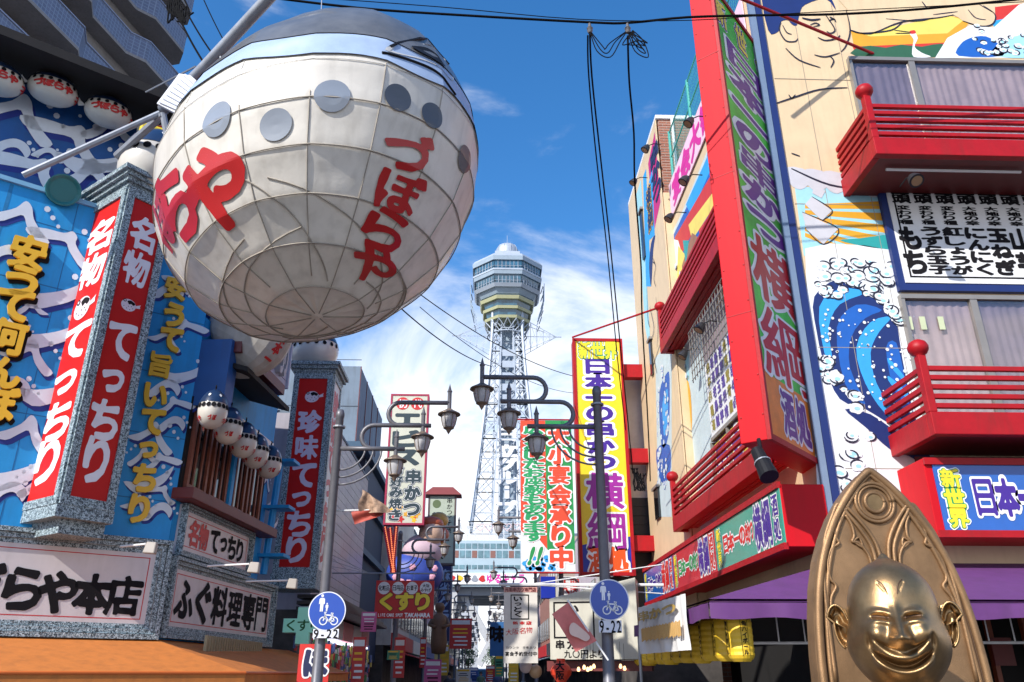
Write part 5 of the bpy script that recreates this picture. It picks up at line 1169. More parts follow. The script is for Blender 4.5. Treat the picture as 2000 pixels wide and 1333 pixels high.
text(P, 'お好み焼き', q[0] + W_ * .25, q[3] - H_ * .6, W_ * .36, H_ * .085, DK, t, step=H_ * .085, r=.05, outl=[(.03, OW), (.07, DK)], res=28)
for k in range(9):
    cx, cy = q[0] + W_ * rs.uniform(.1, .9), q[2] + H_ * rs.uniform(.02, .12); rr = W_ * rs.uniform(.05, .1)
    MB().poly([P.at(cx + rr * (1 + .3 * math.cos(5 * i_ * math.pi / 10)) * math.cos(i_ * math.pi / 10), cy + rr * (1 + .3 * math.cos(5 * i_ * math.pi / 10)) * math.sin(i_ * math.pi / 10), .002 + k * .0007) for i_ in range(20)]).build('printed_flower', [REDL, YEL, mat('mural_orange', (.5, .2, .02))][k % 3], t)
t, P, q = fsign('pale green vertical sign with small red roof and black brush characters', 'vertical_sign', 'sign', (837, 966), (888, 1104), 40, mat('pale_green_face', (.40, .45, .36), .5), .5, fm=mat('dark_frame', (.10, .07, .07), .5), bd=.09)
W_ = q[1] - q[0]; H_ = q[3] - q[2]
text(P, '鶴亀家', q[0] + W_ * .36, q[3] - H_ * .42, W_ * .55, H_ * .2, INK, t, step=H_ * .22, r=.02, res=30)
text(P, '串かつどて焼', q[0] + W_ * .8, q[3] - H_ * .07, W_ * .22, H_ * .085, INK, t, step=H_ * .09, r=.01, res=20)
text(P, '名代', q[0] + W_ * .2, q[3] - H_ * .28, W_ * .24, H_ * .08, INK, t, vertical=False, step=W_ * .25, r=.01, res=20)
MB().poly([P.at(q[0] + W_ * .28 + W_ * .17 * math.cos(k * math.pi / 10), q[3] - H_ * .12 + W_ * .17 * math.sin(k * math.pi / 10), .003) for k in range(20)]).build('crest', mat('olive_dark', (.1, .14, .06), .5), t)
RF = mat('red_brown_roof', (.22, .05, .045), .5)
MB().hexa([P.at(q[0] - .35, q[3] + .05, .2), P.at(q[1] + .35, q[3] + .05, .2), P.at(q[1] + .35, q[3] + .05, -.8), P.at(q[0] - .35, q[3] + .05, -.8), P.at(q[0] + .1, q[3] + .5, -.15), P.at(q[1] - .1, q[3] + .5, -.15), P.at(q[1] - .1, q[3] + .5, -.45), P.at(q[0] + .1, q[3] + .5, -.45)]).build('roof', RF, t)
t, P, q = fsign('red pharmacy sign with big yellow hiragana and four white discs', 'hanging_sign', 'sign', (735, 1134), (846, 1209), 21, mat('pharmacy_red', (.50, .012, .012), .5, var=.05), .08, bd=.004)
W_ = q[1] - q[0]; H_ = q[3] - q[2]
for i, s_ in enumerate(['化粧品', '日用品', 'お菓子', '大阪']):
    cx, cy = q[0] + W_ * (.14 + .24 * i), q[3] - H_ * .2; rr = W_ * .105
    MB().poly([P.at(cx + rr * math.cos(k * math.pi / 10), cy + rr * math.sin(k * math.pi / 10), .003) for k in range(20)]).build('disc', WHITE, t)
    w = W_ * .19 / 3
    if i < 3: text(P, s_, cx - w, cy, w * 1.05, w * 1.5, INK, t, vertical=False, step=w, n0=.007, r=.02, res=18)
    else: text(P, '大阪', cx - w * .5, cy + w * .6, w, w, INK, t, vertical=False, step=w, n0=.007, r=.02, res=18); text(P, 'みやげ', cx - w, cy - w * .5, w * .9, w, INK, t, vertical=False, step=w * .95, n0=.007, r=.02, res=18)
text(P, 'くすり', q[0] + W_ * .19, q[3] - H_ * .56, W_ * .30, H_ * .46, mat('letter_yellow', (.8, .62, .02)), t, vertical=False, step=W_ * .31, r=.055, outl=[(.05, mat('dark_red_edge', (.2, .01, .01)))], res=36)
hrect(P, (q[0] + W_ * .05, q[0] + W_ * .5, q[2] + H_ * .04, q[2] + H_ * .14), 'LIFE CARE SPOT', OW, t, r=.03, res=16, fh=1.1)
hrect(P, (q[0] + W_ * .5, q[0] + W_ * .96, q[2] + H_ * .02, q[2] + H_ * .16), 'TAKAHARA', OW, t, r=.04, res=16, fh=1.1)
MB().tube([P.at(q[0] - 1.6, q[3] + .18, -.04), P.at(q[1] + .05, q[3] + .18, -.04)], .018, 6).build('hanger_rod', STEEL, t)
for k in range(4): MB().tube([P.at(q[0] + W_ * (.1 + .27 * k), q[3] + .18, -.04), P.at(q[0] + W_ * (.1 + .27 * k), q[3], -.04)], .006, 4).build('hook', STEEL, t)
for v in (.3, .6, .9): MB().tube([P.at(q[0] - .2, q[3] + .18, -.04), P.at(q[0] - 2.2, q[3] + .18 + v, .4)], .01, 4).build('stay_wire', STEEL, t)
# green cross
Pc = FY(16.7); c = Pc.px(592, 1222); t = thing('cross_sign', 'pale green pharmacy cross sign below the second red pillar', 'sign', Pc.at(c[0], c[1]))
GC = mat('green_cross_light', (.25, .62, .50), .4, emit=.12); u = .17
for (a, b, c_, d) in ((-.5 * u * 1.1, .5 * u * 1.1, -1.9 * u, 1.9 * u),): MB().prism(Pc, [(c[0] + x * u, c[1] + y * u) for x, y in [(-.75, -2), (.75, -2), (.75, -.75), (2.3, -.75), (2.3, .75), (.75, .75), (.75, 2), (-.75, 2), (-.75, .75), (-2.3, .75), (-2.3, -.75), (-.75, -.75)]], -.1, 0).build('cross_face', GC, t)
MB().prism(Pc, [(c[0] + x * u * 1.08, c[1] + y * u * 1.08) for x, y in [(-.75, -2), (.75, -2), (.75, -.75), (2.3, -.75), (2.3, .75), (.75, .75), (.75, 2), (-.75, 2), (-.75, .75), (-2.3, .75), (-2.3, -.75), (-.75, -.75)]], -.3, -.1).build('casing', STEEL, t)
text(Pc, 'くすり', c[0] - .24, c[1], .24, .22, mat('dark_green_ink', (.01, .12, .03)), t, vertical=False, step=.24, r=.02, res=26)
t, P, q = fsign('red vertical cloth banner with dark lettering below the left round road sign', 'cloth_banner', 'banner', (586, 1258), (640, 1345), 12.6, mat('banner_bright_red', (.55, .02, .015), .65, var=.08), .01, bd=.003)
text(P, 'ほ', (q[0] + q[1]) / 2 + .03, q[3] - .26, .34, .36, NAVY, t, r=.09, outl=[(.08, OW)], res=36)
# blue mahjong sign, blue banner, red lantern etc.
t, P, q = fsign('dark blue vertical sign with characters for mahjong further down the left side', 'vertical_sign', 'sign', (855, 1102), (880, 1256), 44, mat('navy_face', (.01, .02, .10), .5), .5, fm=mat('grey_edge', (.18, .2, .26), .6), bd=.08)
vrect(P, q, '麻雀クラブ', mat('steel_blue_letter', (.25, .38, .62), .5), t, res=26, r=.03)
t, P, q = fsign('blue cloth banner with one black brush character left of the white menu banner', 'cloth_banner', 'banner', (957, 1215), (986, 1282), 26, mat('mid_blue_cloth', (.02, .12, .32), .7), .01, bd=.002)
text(P, '味', (q[0] + q[1]) / 2, q[3] - .35, .5, .5, INK, t, r=.05)
t, P, q = fsign('red and white small sign with red characters left of the yellow sign foot', 'shop_sign', 'sign', (1090, 1126), (1130, 1166), 24.2, WHITE, .15, bd=.02)
text(P, '大関', q[0] + .17, (q[2] + q[3]) / 2, .28, .45, REDL, t, vertical=False, step=.3, r=.05)
t, P, q = fsign('blue and white plain sign beside the red green banner foot', 'shop_sign', 'sign', (1056, 1126), (1086, 1170), 25, mat('blue_panel', (.01, .03, .35)), .15, bd=.02)
# white menu banner
t, P, q = fsign('cream printed banner with boxed brush characters hanging over the street', 'hanging_banner', 'banner', (984, 1147), (1051, 1296), 16.5, mat('cream_banner_cloth', (.62, .58, .52), .65, var=.08, scale=5), .01, bd=.002)
W_ = q[1] - q[0]; H_ = q[3] - q[2]
MB().box(P, q[0], q[1], q[3] - H_ * .07, q[3], 0, .003).build('header_band', mat('salmon_print', (.55, .28, .24), .6), t)
hrect(P.off(.004), (q[0], q[1], q[3] - H_ * .07, q[3]), '元祖串カツ専門店', MAROON, t, r=.03, res=18)
for (a, b, c_, d) in ((.2, .75, .1, .115), (.2, .75, .42, .435), (.2, .23, .115, .42), (.72, .75, .115, .42)): MB().box(P, q[0] + W_ * a, q[0] + W_ * b, q[3] - H_ * d, q[3] - H_ * c_, 0, .003).build('print_border', INK, t)
text(P, 'いっとく', q[0] + W_ * .42, q[3] - H_ * .16, W_ * .26, H_ * .07, INK, t, step=H_ * .07, r=.04, res=22)
text(P, '鶴本店', q[0] + W_ * .34, q[3] - H_ * .48, W_ * .17, H_ * .05, REDL, t, vertical=False, step=W_ * .2, r=.04, res=18)
text(P, '大阪名物', q[0] + W_ * .15, q[3] - H_ * .6, W_ * .2, H_ * .09, REDL, t, vertical=False, step=W_ * .2, r=0, res=22, skew=.1)
text(P, '宴会予約受付中', q[0] + W_ * .1, q[3] - H_ * .88, W_ * .13, H_ * .06, INK, t, vertical=False, step=W_ * .135, r=.02, res=20)
text(P, 'カウンター座敷あり', q[0] + W_ * .1, q[3] - H_ * .8, W_ * .09, H_ * .035, INK, t, vertical=False, step=W_ * .1, r=.0, res=16)
MB().tube([P.at(q[0] - .1, q[3] + .05), P.at(3.6, q[3] + .05)], .03, 6).build('pole', WHITE, t); MB().tube([P.at(q[1], q[3] + .04), P.at(3.6, q[3] - .12)], .012, 5).build('stay_wire', WHITE, t); MB().tube([P.at(q[1] - .1, q[3] + .06), P.at(3.6, q[3] + .45)], .012, 5).build('stay_wire', WHITE, t)
# shop sign box with skewer prices
PS = Plane(*(pt(1074, 1240, 16.2)[:2]), 104)
sR = PS.px(1247, 1240)[0]; h1, h0 = PS.px(1072, 1170)[1], PS.px(1100, 1289)[1]; h1r = PS.px(1247, 1128)[1]; print('box', sR, h0, h1, h1r)
t = thing('shop_sign', 'wide pale box sign with black framed brush characters behind the pink flag', 'sign', PS.at(0, h0))
CB_ = mat('box_sign_face', (.50, .48, .40), .45, var=.06, dirt=.2)
MB().prism(PS, [(0, h0), (sR, h0), (sR, h1r), (0, h1)], -.7, 0).build('casing', CB_, t, bevel=.01)
k_ = sR / 1.75
for (a, b, c_, d) in ((.08, .9, h0 + .38, h0 + .41), (.08, .9, h1 - .09, h1 - .06), (.08, .11, h0 + .41, h1 - .09), (.87, .9, h0 + .41, h1 - .09)): MB().box(PS, a * k_, b * k_, c_, d, 0, .006).build('print_border', INK, t)
text(PS, 'いっとく', .45 * k_, h1 - .2, .28, .17, INK, t, step=.15, r=.04, res=26)
text(PS, '串カツ', .2 * k_, h0 + .27, .17, .17, INK, t, vertical=False, step=.22, r=.05, res=26)
text(PS, '九〇円より', .35 * k_, h0 + .1, .15, .15, INK, t, vertical=False, step=.16, r=.02, res=26)
MB().box(PS, -.1, sR + .2, h0 - .2, h0 - .02, -1.0, -.2).build('lintel', MAROON, t)
# restaurant interior behind
itb = thing('corner_shop', 'dark open shop with bulbs below the pale box sign', 'shop', (3.6, 16, 0))
MB().cbox(3.3, 5.0, 17.8, 22, 0, 2.9).build('back_wall', SHOPD, itb)
rlt = thing('paper_lantern', 'round red paper lantern with black characters below the pale box sign', 'lantern', pt(1096, 1310, 15.5))
MB().lathe(rlt.location, [(0, -.2), (.08, -.2)] + [(.19 * math.sin(math.pi * (k + 1.5) / 12) + .005 * (k % 2), -.18 + .036 * k) for k in range(1, 10)] + [(.08, .2), (0, .2)], 18).build('shade', mat('red_lantern_paper', (.62, .05, .02), .5), rlt)
text(FY(15.29), '大阪', rlt.location.x - .04, rlt.location.z + .08, .16, .16, INK, rlt, r=.04)
for i, (u, v) in enumerate([(1141, 1304), (1148, 1308), (1154, 1306), (1160, 1302), (1212, 1302), (1220, 1306), (1130, 1308)]):
    p = pt(u, v, 14.6); lb_ = thing('light_bulb', 'small glowing bulb in the dark shop, ' + ['second', 'third', 'fourth', 'fifth', 'sixth', 'rightmost', 'leftmost'][i] + ' of seven', 'lamp', p, 'glowing bulbs in the dark shop')
    MB().lathe(p, [(0, -.035), (.02, -.03), (.03, -.01), (.022, .02), (.012, .04), (0, .04)], 10).build('glass', mat('warm_bulb', (1, .6, .28), .3, emit=2.2), lb_, smooth=True); MB().tube([p + Vector((0, 0, .04)), p + Vector((0, 0, .4))], .004, 4).build('cord', BLACK, lb_)
for i, (u, v, m_) in enumerate([(1027, 1302, 'pale_lantern'), (1046, 1312, 'amber_lantern')]):
    p = pt(u, v, 17); o = thing('round_lamp', ['white globe lamp below the cream banner', 'amber globe lamp below the cream banner'][i], 'lamp', p)
    MB().lathe(p, [(0.0, -.13)] + [(.13 * math.sin(math.pi * k / 8), -.13 * math.cos(math.pi * k / 8)) for k in range(1, 8)] + [(0, .13)], 14).build('globe', mat(m_, [(.6, .5, .5), (.5, .32, .18)][i], .3), o, smooth=True); MB().tube([p + Vector((0, 0, .13)), p + Vector((0, 0, .6))], .006, 4).build('cord', BLACK, o)
# ------------------------------------------------------------------ lamp posts
LP = mat('post_paint', (.14, .14, .16), .45, metal=.3, var=.12, scale=10, dirt=.25)
def lamp_head(parent, x, z, y=0):
    h = MB().lathe((x, y, z), [(0, .0), (.045, -.005), (.08, -.03), (.18, -.085), (.185, -.10), (.14, -.10), (.0, -.09)], 18).build('lamp_hat', RUST, parent, smooth=False)
    MB().lathe((x, y, z), [(.118, -.10), (.122, -.16), (.10, -.26), (.074, -.32)], 12).build('lamp_glass', FROST, h, smooth=True)
    for k in range(6):
        a = k * math.pi / 3; c, s_ = math.cos(a), math.sin(a); MB().tube([(x + r * c, y + r * s_, z + zz) for r, zz in ((.122, -.10), (.127, -.16), (.105, -.26), (.078, -.32))], .007, 4).build('lamp_rib', RUST, h)
    MB().lathe((x, y, z), [(.0, -.43), (.012, -.41), (.03, -.38), (.045, -.35), (.088, -.325), (.08, -.31), (0, -.31)], 12).build('lamp_base', RUST, h)
    MB().lathe((x, y, z), [(.033, -.03), (.033, .28), (.041, .285), (.041, .305), (.031, .31), (0, .43)], 10).build('spire', LP, h)
def lamp_post(label):
    t = thing('street_lamp', label, 'street lamp', (0, 0, 0), 'three-lantern street lamps along the street')
    MB().lathe((0, 0, 0), [(.10, 0), (.10, 1.2), (.085, 1.22), (.075, 2.4), (.062, 5.45), (.07, 5.46), (.07, 5.52), (.05, 5.58), (0, 5.6)], 16).build('post', LP, t, smooth=True)
    MB().lathe((0, 0, 0), [(.098, 1.18), (.118, 1.19), (.118, 1.24), (.098, 1.25)], 16).build('collar', STEEL, t); MB().lathe((0, 0, 0), [(.08, 5.28), (.1, 5.285), (.1, 5.31), (.08, 5.315)], 12).build('collar', STEEL, t)
    z0 = 4.95; st_ = .385; R_ = .1925
    MB().tube([(.05, 0, z0), (.93, 0, z0)], .038, 8).build('arm', LP, t, smooth=True)
    def s_arm(x0, zlow, xe): # C shaped rise from an arm to the next one
        pts = [(x0 + .5, 0, zlow)] + [(x0 - R_ * math.sin(math.pi * k / 10), 0, zlow + R_ - R_ * math.cos(math.pi * k / 10)) for k in range(11)] + [(xe, 0, zlow + 2 * R_)]
        MB().tube(pts, .036, 8).build('arm', LP, t, smooth=True)
    s_arm(.56, z0, 1.34); s_arm(.96, z0 + st_, 1.74)
    for i in range(3): lamp_head(t, .92 + .41 * i, z0 + st_ * i - .1)
    for k in range(3):
        r = .38 + .13 * k; MB().tube([(.06 + 0 * r, 0, z0 - r * .9)] + [(.06 + r * math.sin(math.pi / 2 * j / 8), 0, z0 - r * .9 * math.cos(math.pi / 2 * j / 8)) for j in range(1, 9)], .016, 6).build('bracket', LP, t, smooth=True)
    return t
lpL = lamp_post('left street lamp with three lanterns and a round blue road sign')
bl, br_ = pt(665, 805, 12.2), pt(1165, 760, 11.3); print('posts', bl, br_)
lpL.location = (bl.x, 12.2, bl.z - 5.55)
lpR = dup(lpL, (br_.x, 11.3, br_.z - 5.55), math.pi, 'right street lamp, nearest, with three lanterns and a round blue road sign')
on = ['second', 'third', 'fourth', 'fifth', 'sixth', 'seventh', 'eighth', 'ninth']
for i in range(8): dup(lpL, (-2.55 + .03 * i, 24.2 + 11.5 * i, -.05), 0, f'{on[i]} street lamp from the camera on the left side of the street')
for i in range(8): dup(lpL, (2.1, 22.6 + 11.5 * i, -.05), math.pi, f'{on[i]} street lamp from the camera on the right side of the street')
BRD = mat('road_sign_blue', (.01, .06, .36), .35, var=.04, coat=.3); WRM = mat('road_sign_white', (.68, .70, .76), .4)
def road_sign(label, c, Y, tlp, brp, post):
    P = FY(Y); cx, cz = P.px(*c); r = .268
    t = thing('road_sign', label, 'road sign', (cx, Y, cz), 'round blue footpath signs on the lamp posts')
    circ = lambda rr, n: [P.at(cx + rr * math.cos(k * math.pi / 24), cz + rr * math.sin(k * math.pi / 24), n) for k in range(48)]
    MB().prism(P, [(cx + r * math.cos(k * math.pi / 24), cz + r * math.sin(k * math.pi / 24)) for k in range(48)], 0, .012).build('rim', WRM, t)
    MB().poly(circ(r * .945, .014)).build('disc', BRD, t)
    s_ = r
    def fig(pts, n=.018, name='pictogram'): 
        a = sum(pts[i][0] * pts[(i + 1) % len(pts)][1] - pts[(i + 1) % len(pts)][0] * pts[i][1] for i in range(len(pts))); pts = pts if a > 0 else pts[::-1]
        MB().poly([P.at(cx + x * s_, cz + y * s_, n) for x, y in pts]).build(name, WRM, t)
    def person_(x0, y0, k):
        fig([(x0 + .09 * k * math.cos(a), y0 + .09 * k * math.sin(a)) for a in [q * math.pi / 6 for q in range(12)]])
        fig([(x0 + k * a, y0 + k * b) for a, b in [(-.1, -.13), (.1, -.13), (.17, -.2), (.18, -.5), (.12, -.5), (.12, -.3), (.1, -.55), (.09, -.95), (.01, -.95), (0, -.6), (-.02, -.95), (-.1, -.95), (-.1, -.55), (-.12, -.3), (-.13, -.5), (-.19, -.5), (-.17, -.2)]])
    person_(-.3, .78, .85); person_(-.02, .38, .42)
    mb = MB()
    def ln2(a, b, w=.016):
        P2 = [(cx + a[0] * s_, cz + a[1] * s_), (cx + b[0] * s_, cz + b[1] * s_)]; dx, dy = P2[1][0] - P2[0][0], P2[1][1] - P2[0][1]; l = math.hypot(dx, dy); nx_, ny_ = -dy / l * w * s_ * .6, dx / l * w * s_ * .6
        mb.poly([P.at(P2[0][0] - nx_, P2[0][1] - ny_, .018), P.at(P2[1][0] - nx_, P2[1][1] - ny_, .018), P.at(P2[1][0] + nx_, P2[1][1] + ny_, .018), P.at(P2[0][0] + nx_, P2[0][1] + ny_, .018)])
    for wx in (-.16, .42):
        for k in range(20):
            a, b = k * math.pi / 10, (k + 1) * math.pi / 10; ln2((wx + .19 * math.cos(a), -.5 + .19 * math.sin(a)), (wx + .19 * math.cos(b), -.5 + .19 * math.sin(b)), .05)
    for a, b in (((-.16, -.5), (-.06, -.2)), ((-.06, -.2), (.3, -.22)), ((.3, -.22), (.13, -.52)), ((.13, -.52), (-.08, -.24)), ((.13, -.52), (.42, -.5)), ((.42, -.5), (.28, -.12)), ((-.06, -.2), (-.1, -.08)), ((-.14, -.08), (-.02, -.08)), ((.22, -.11), (.36, -.13))): ln2(a, b, .055)
    mb.build('bicycle_pictogram', WRM, t)
    a, h1 = P.px(*tlp); b, h0 = P.px(*brp)
    MB().box(P, a, b, h0, h1, -.005, .006).build('plate', WRM, t, bevel=.004)
    hrect(P.off(.008), (a, b, h0, h1), '9-22', INK, t, r=.015, res=26, fh=1.35, pad=.0)
    for zz in (cz + .1, (h0 + h1) / 2): MB().box(P, cx - .12, cx + .12, zz - .02, zz + .02, -.12, -.0).build('clamp', STEEL, t)
road_sign('round blue sign with walking figures and bicycle on the left lamp post', (639, 1194), 12.05, (612, 1229), (661, 1247), lpL)
road_sign('round blue sign with walking figures and bicycle on the right lamp post', (1190, 1172), 11.15, (1169, 1212), (1215, 1236), lpR)
# flags
def flag(label, Y, quad, pole, m, txts):
    P = FY(Y); t = thing('flag', label, 'flag', P.at(*P.px(*quad[0])), 'promotional flags on the lamp posts')
    A, B_, C_, D_ = [Vector(P.px(*q)) for q in quad]; nx, ny = 14, 8
    f = lambda u, v: (A * (1 - u) + B_ * u) * (1 - v) + (D_ * (1 - u) + C_ * u) * v
    vs = []
    for j in range(ny + 1):
        for i in range(nx + 1):
            p = f(i / nx, j / ny); vs.append(P.at(p.x, p.y, .03 * math.sin(5 * j / ny + 3 * i / nx)))
    MB().add(vs, [(j * (nx + 1) + i, (j + 1) * (nx + 1) + i, (j + 1) * (nx + 1) + i + 1, j * (nx + 1) + i + 1) for j in range(ny) for i in range(nx)]).build('cloth', m, t, smooth=True)
    MB().tube([P.at(*P.px(*pole[0])), P.at(*P.px(*pole[1]))], .012, 6).build('pole', WHITE, t)
    for (u, v, ch, sz) in txts:
        p = f(u, v); ang = math.atan2((B_ - A).y, (B_ - A).x); c_, s_ = math.cos(ang), math.sin(ang)
        mb = MB(); glyph_to(mb, lambda x, y, n: P.at(p.x + (x * c_ - y * s_) * sz, p.y + (x * s_ + y * c_) * sz, .045), ch, .05, 22); mb.build('lettering', OW, t)
    return t, P, f
PKF = mat('pink_flag_cloth', (.60, .16, .14), .65, var=.12, scale=8)
t, P, f = flag('pink red promotional flag tilted on the right lamp post with pale figure print', 10.9, [(1078, 1200), (1111, 1176), (1165, 1252), (1125, 1274)], [(1108, 1172), (1188, 1290)], PKF, [])
q = [f(u, v) for u, v in spl([(.35, .45), (.6, .42), (.75, .6), (.85, .85), (.6, .9), (.4, .75), (.2, .6)], 4)]
MB().poly([P.at(p.x, p.y, .05) for p in q]).build('printed_shape', mat('pale_peach_print', (.68, .48, .40), .6), t)
t, P, f = flag('crumpled brown and red promotional flag on the left lamp post', 12.3, [(686, 1000), (748, 996), (748, 1008), (692, 1024)], [(648, 998), (752, 996)], mat('red_brown_flag', (.38, .06, .04), .65, var=.3, scale=8), [])
P = FY(12.28); A, B_, C_, D_ = [Vector(P.px(*q)) for q in ((708, 958), (726, 968), (768, 1000), (700, 999))]; mb = MB(); vs = []
for j in range(13):
    for i in range(13):
        u, v = i / 12, j / 12; p = (A * (1 - u) + B_ * u) * (1 - v) + (D_ * (1 - u) + C_ * u) * v; vs.append(P.at(p.x + .015 * math.sin(7 * v + 4 * u), p.y - .03 * math.sin(math.pi * u) * v, .045 * math.sin(9 * u + 3 * v) * (.3 + v) + .03))
MB().add(vs, [(j * 13 + i, (j + 1) * 13 + i, (j + 1) * 13 + i + 1, j * 13 + i + 1) for j in range(12) for i in range(12)]).build('folded_cloth', mat('tan_flag_cloth', (.34, .22, .15), .7, var=.6, scale=14), t, smooth=True)
# pharmacy shop front (left) with goods
ph = thing('pharmacy_front', 'pharmacy shop front with pink panels and hanging goods below the red hanging sign', 'shop', (-3.6, 20, 0))
P = LX(-3.55)
for k in range(5): MB().box(P, 18.2 + k * 1.6, 18.2 + k * 1.6 + 1.5, 2.35, 2.8, -.3, 0).build('sign_panel', [mat('salmon_panel', (.55, .16, .18), .5), mat('white_panel', (.55, .5, .5), .5)][k % 2], ph)
for z in (2.85, 2.97, 3.1): MB().box(P, 18, 26, z, z + .07, -.5, .3 + (3.1 - z)).build('awning_rail', mat('dark_rail', (.06, .055, .06), .5), ph)
MB().box(P, 18.2, 26, 2.27, 2.32, -.2, 0).build('strip_light', mat('strip_light', (.8, .85, 1), .4, emit=1.4), ph)
gd = MB(); gcol = [(.6, .05, .05), (.6, .5, .1), (.55, .55, .55), (.1, .3, .12), (.55, .2, .3), (.1, .15, .4)]
for ci, c in enumerate(gcol):
    gd = MB()
    for k in range(60):
        s_ = rs.uniform(17.0, 26); z = rs.uniform(.9, 2.25); w = rs.uniform(.05, .16); hh = rs.uniform(.08, .25); n = rs.uniform(-.3, .1); gd.box(P, s_, s_ + w, z, z + hh, n, n + .04)
    gd.build('hanging_goods', mat('goods_%d' % ci, c, .5, var=.3, scale=20), ph, stuff=True)
for k in range(26):
    s_ = 12.2 + k * .12; MB().box(LX(-4.0), s_, s_ + .05, 1.5, 2.1, .0, .04).build('wooden_slat', mat('pale_wood', (.32, .25, .14), .6), ph)
# crimson neon building with bulbs, painted figure, other clutter
nb = thing('neon_sign', 'crimson diagonal sign frame dotted with small lit bulbs below the tall cream sign', 'sign', pt(760, 1075, 27))
for i, (a, b) in enumerate((((752, 1030), (768, 1120)), ((762, 1032), (770, 1120)), ((774, 1030), (766, 1120)))):
    MB().tube([pt(*a, 27.2), pt(*b, 27.2)], .1, 4).build('strip', mat('crimson_edge', (.32, .01, .05), .5), nb)
    bb = MB()
    for k in range(24):
        p = pt(a[0] + (b[0] - a[0]) * k / 23, a[1] + (b[1] - a[1]) * k / 23, 27.0); bb.lathe(p, [(0, -.03), (.03, 0), (0, .03)], 5)
    bb.build('bulbs', mat('red_bulb_glow', (.9, .25, .1), .4, emit=1.0), nb, stuff=True)
fg = thing('shop_figure', 'big seated shop figure in blue flowered kimono behind the red pharmacy sign', 'figure', pt(812, 1110, 30))
cF = pt(812, 1080, 30)
def lump(c, rx, ry, rz, name, m, parent, n=18):
    mb = MB(); vs = [(c[0] + rx * math.cos(p) * math.cos(l), c[1] + ry * math.cos(p) * math.sin(l), c[2] + rz * math.sin(p)) for p in [-math.pi / 2 + math.pi * j / 12 for j in range(13)] for l in [2 * math.pi * i / n for i in range(n)]]
    mb.add(vs, [(j * n + i, j * n + (i + 1) % n, (j + 1) * n + (i + 1) % n, (j + 1) * n + i) for j in range(12) for i in range(n)]); return mb.build(name, m, parent, smooth=True)
KIM = mat('blue_kimono', (.03, .06, .30), .5, var=.3)
lump(cF + Vector((0, 0, -.75)), 1.05, .8, .8, 'kimono_body', KIM, fg); lump(cF + Vector((.25, -.1, .05)), .75, .6, .6, 'upper_body', mat('pink_cloth', (.5, .36, .42), .6), fg); lump(cF + Vector((.55, -.3, .65)), .45, .42, .5, 'head', mat('figure_skin', (.55, .36, .26), .5), fg); lump(cF + Vector((.5, -.2, 1.02)), .5, .45, .28, 'cap', mat('red_brown_cap', (.4, .08, .03), .5), fg)
for k in range(8):
    a = rs.uniform(-.8, .8); z = rs.uniform(-1.2, -.3); p = cF + Vector((a, -.82 * math.sqrt(max(.05, 1 - (a / 1.05) ** 2 - ((z + .75) / .8) ** 2)), z)); MB().lathe(p + Vector((0, -.02, 0)), [(0, .02), (.1, .0), (.13, -.02)], 6, Matrix.Rotation(R(90), 3, 'X')).build('flower', mat('pink_flower', (.6, .3, .4)), fg)
gl_ = thing('gourd_figure', 'orange and cream round gourd ornament above the kimono figure', 'ornament', pt(835, 1050, 31)); q_ = pt(838, 1052, 31)
for k, (dz, r, m) in enumerate(((.7, .38, mat('amber_gourd', (.5, .28, .06), .4)), (.15, .42, mat('red_brown_cap', (.4, .08, .03))), (-.4, .36, mat('amber_gourd', (.5, .28, .06))))): lump(q_ + Vector((.35, 0, dz)), r, r, r * .8, 'ball', m, gl_)
br2 = thing('carved_figure', 'brown carved figure standing behind the red pharmacy sign at its right edge', 'figure', pt(856, 1215, 26)); q_ = pt(858, 1222, 26)
CBR = mat('carved_brown', (.13, .07, .04), .6, var=.3, bump=.5)
MB().lathe(q_, [(a_ * .75, b_ * .7) for a_, b_ in [(0, -1.2), (.28, -1.15), (.34, -.7), (.3, -.2), (.34, .15), (.3, .38), (.13, .5), (.12, .56), (.19, .66), (.21, .8), (.15, .93), (0, .98)]], 14).build('body', CBR, br2, smooth=True)
for sd_ in (-1, 1): MB().tube([q_ + Vector((sd_ * .2, 0, .2)), q_ + Vector((sd_ * .3, -.1, .01)), q_ + Vector((sd_ * .1, -.24, -.06))], [.07, .06, .05], 8).build('arm', CBR, br2, smooth=True)
# assorted small signs, lanterns further along
ci = 0
desc2 = ['tiny', 'small', 'narrow', 'slim']
spots2 = [(900, 1238, 21, 30, 38, 0, 'salmon square sign low on the left side'), (1003, 1310, 10, 26, 30, 3, 'tilted yellow banner low beside the red lantern'), (868, 1290, 8, 30, 40, 3, 'yellow poster banner low on the left'), (845, 1318, 16, 30, 28, 5, 'pink and blue round-patterned poster low on the left'), (826, 1275, 5, 30, 34, 0, 'slim red banner low on the left'), (905, 1320, 14, 14, 45, 1, 'white small board low on the left'), (926, 1318, 8, 14, 60, 2, 'blue small board far down the street'), (958, 1316, 9, 16, 50, 0, 'red small board far down the street'), (975, 1300, 8, 22, 40, 4, 'green narrow board on the right side'), (780, 1285, 9, 40, 22, 0, 'slim crimson banner under the pharmacy sign'), (700, 1290, 10, 46, 18, 0, 'red narrow goods banner beside the pharmacy'), (720, 1215, 14, 20, 18.5, 5, 'small pink tag sign hanging left of the pharmacy sign'), (768, 1280, 12, 10, 20, 4, 'small green tag sign below the pharmacy sign'), (812, 1150, 6, 46, 36, 6, 'black narrow board above the kimono figure hem')]
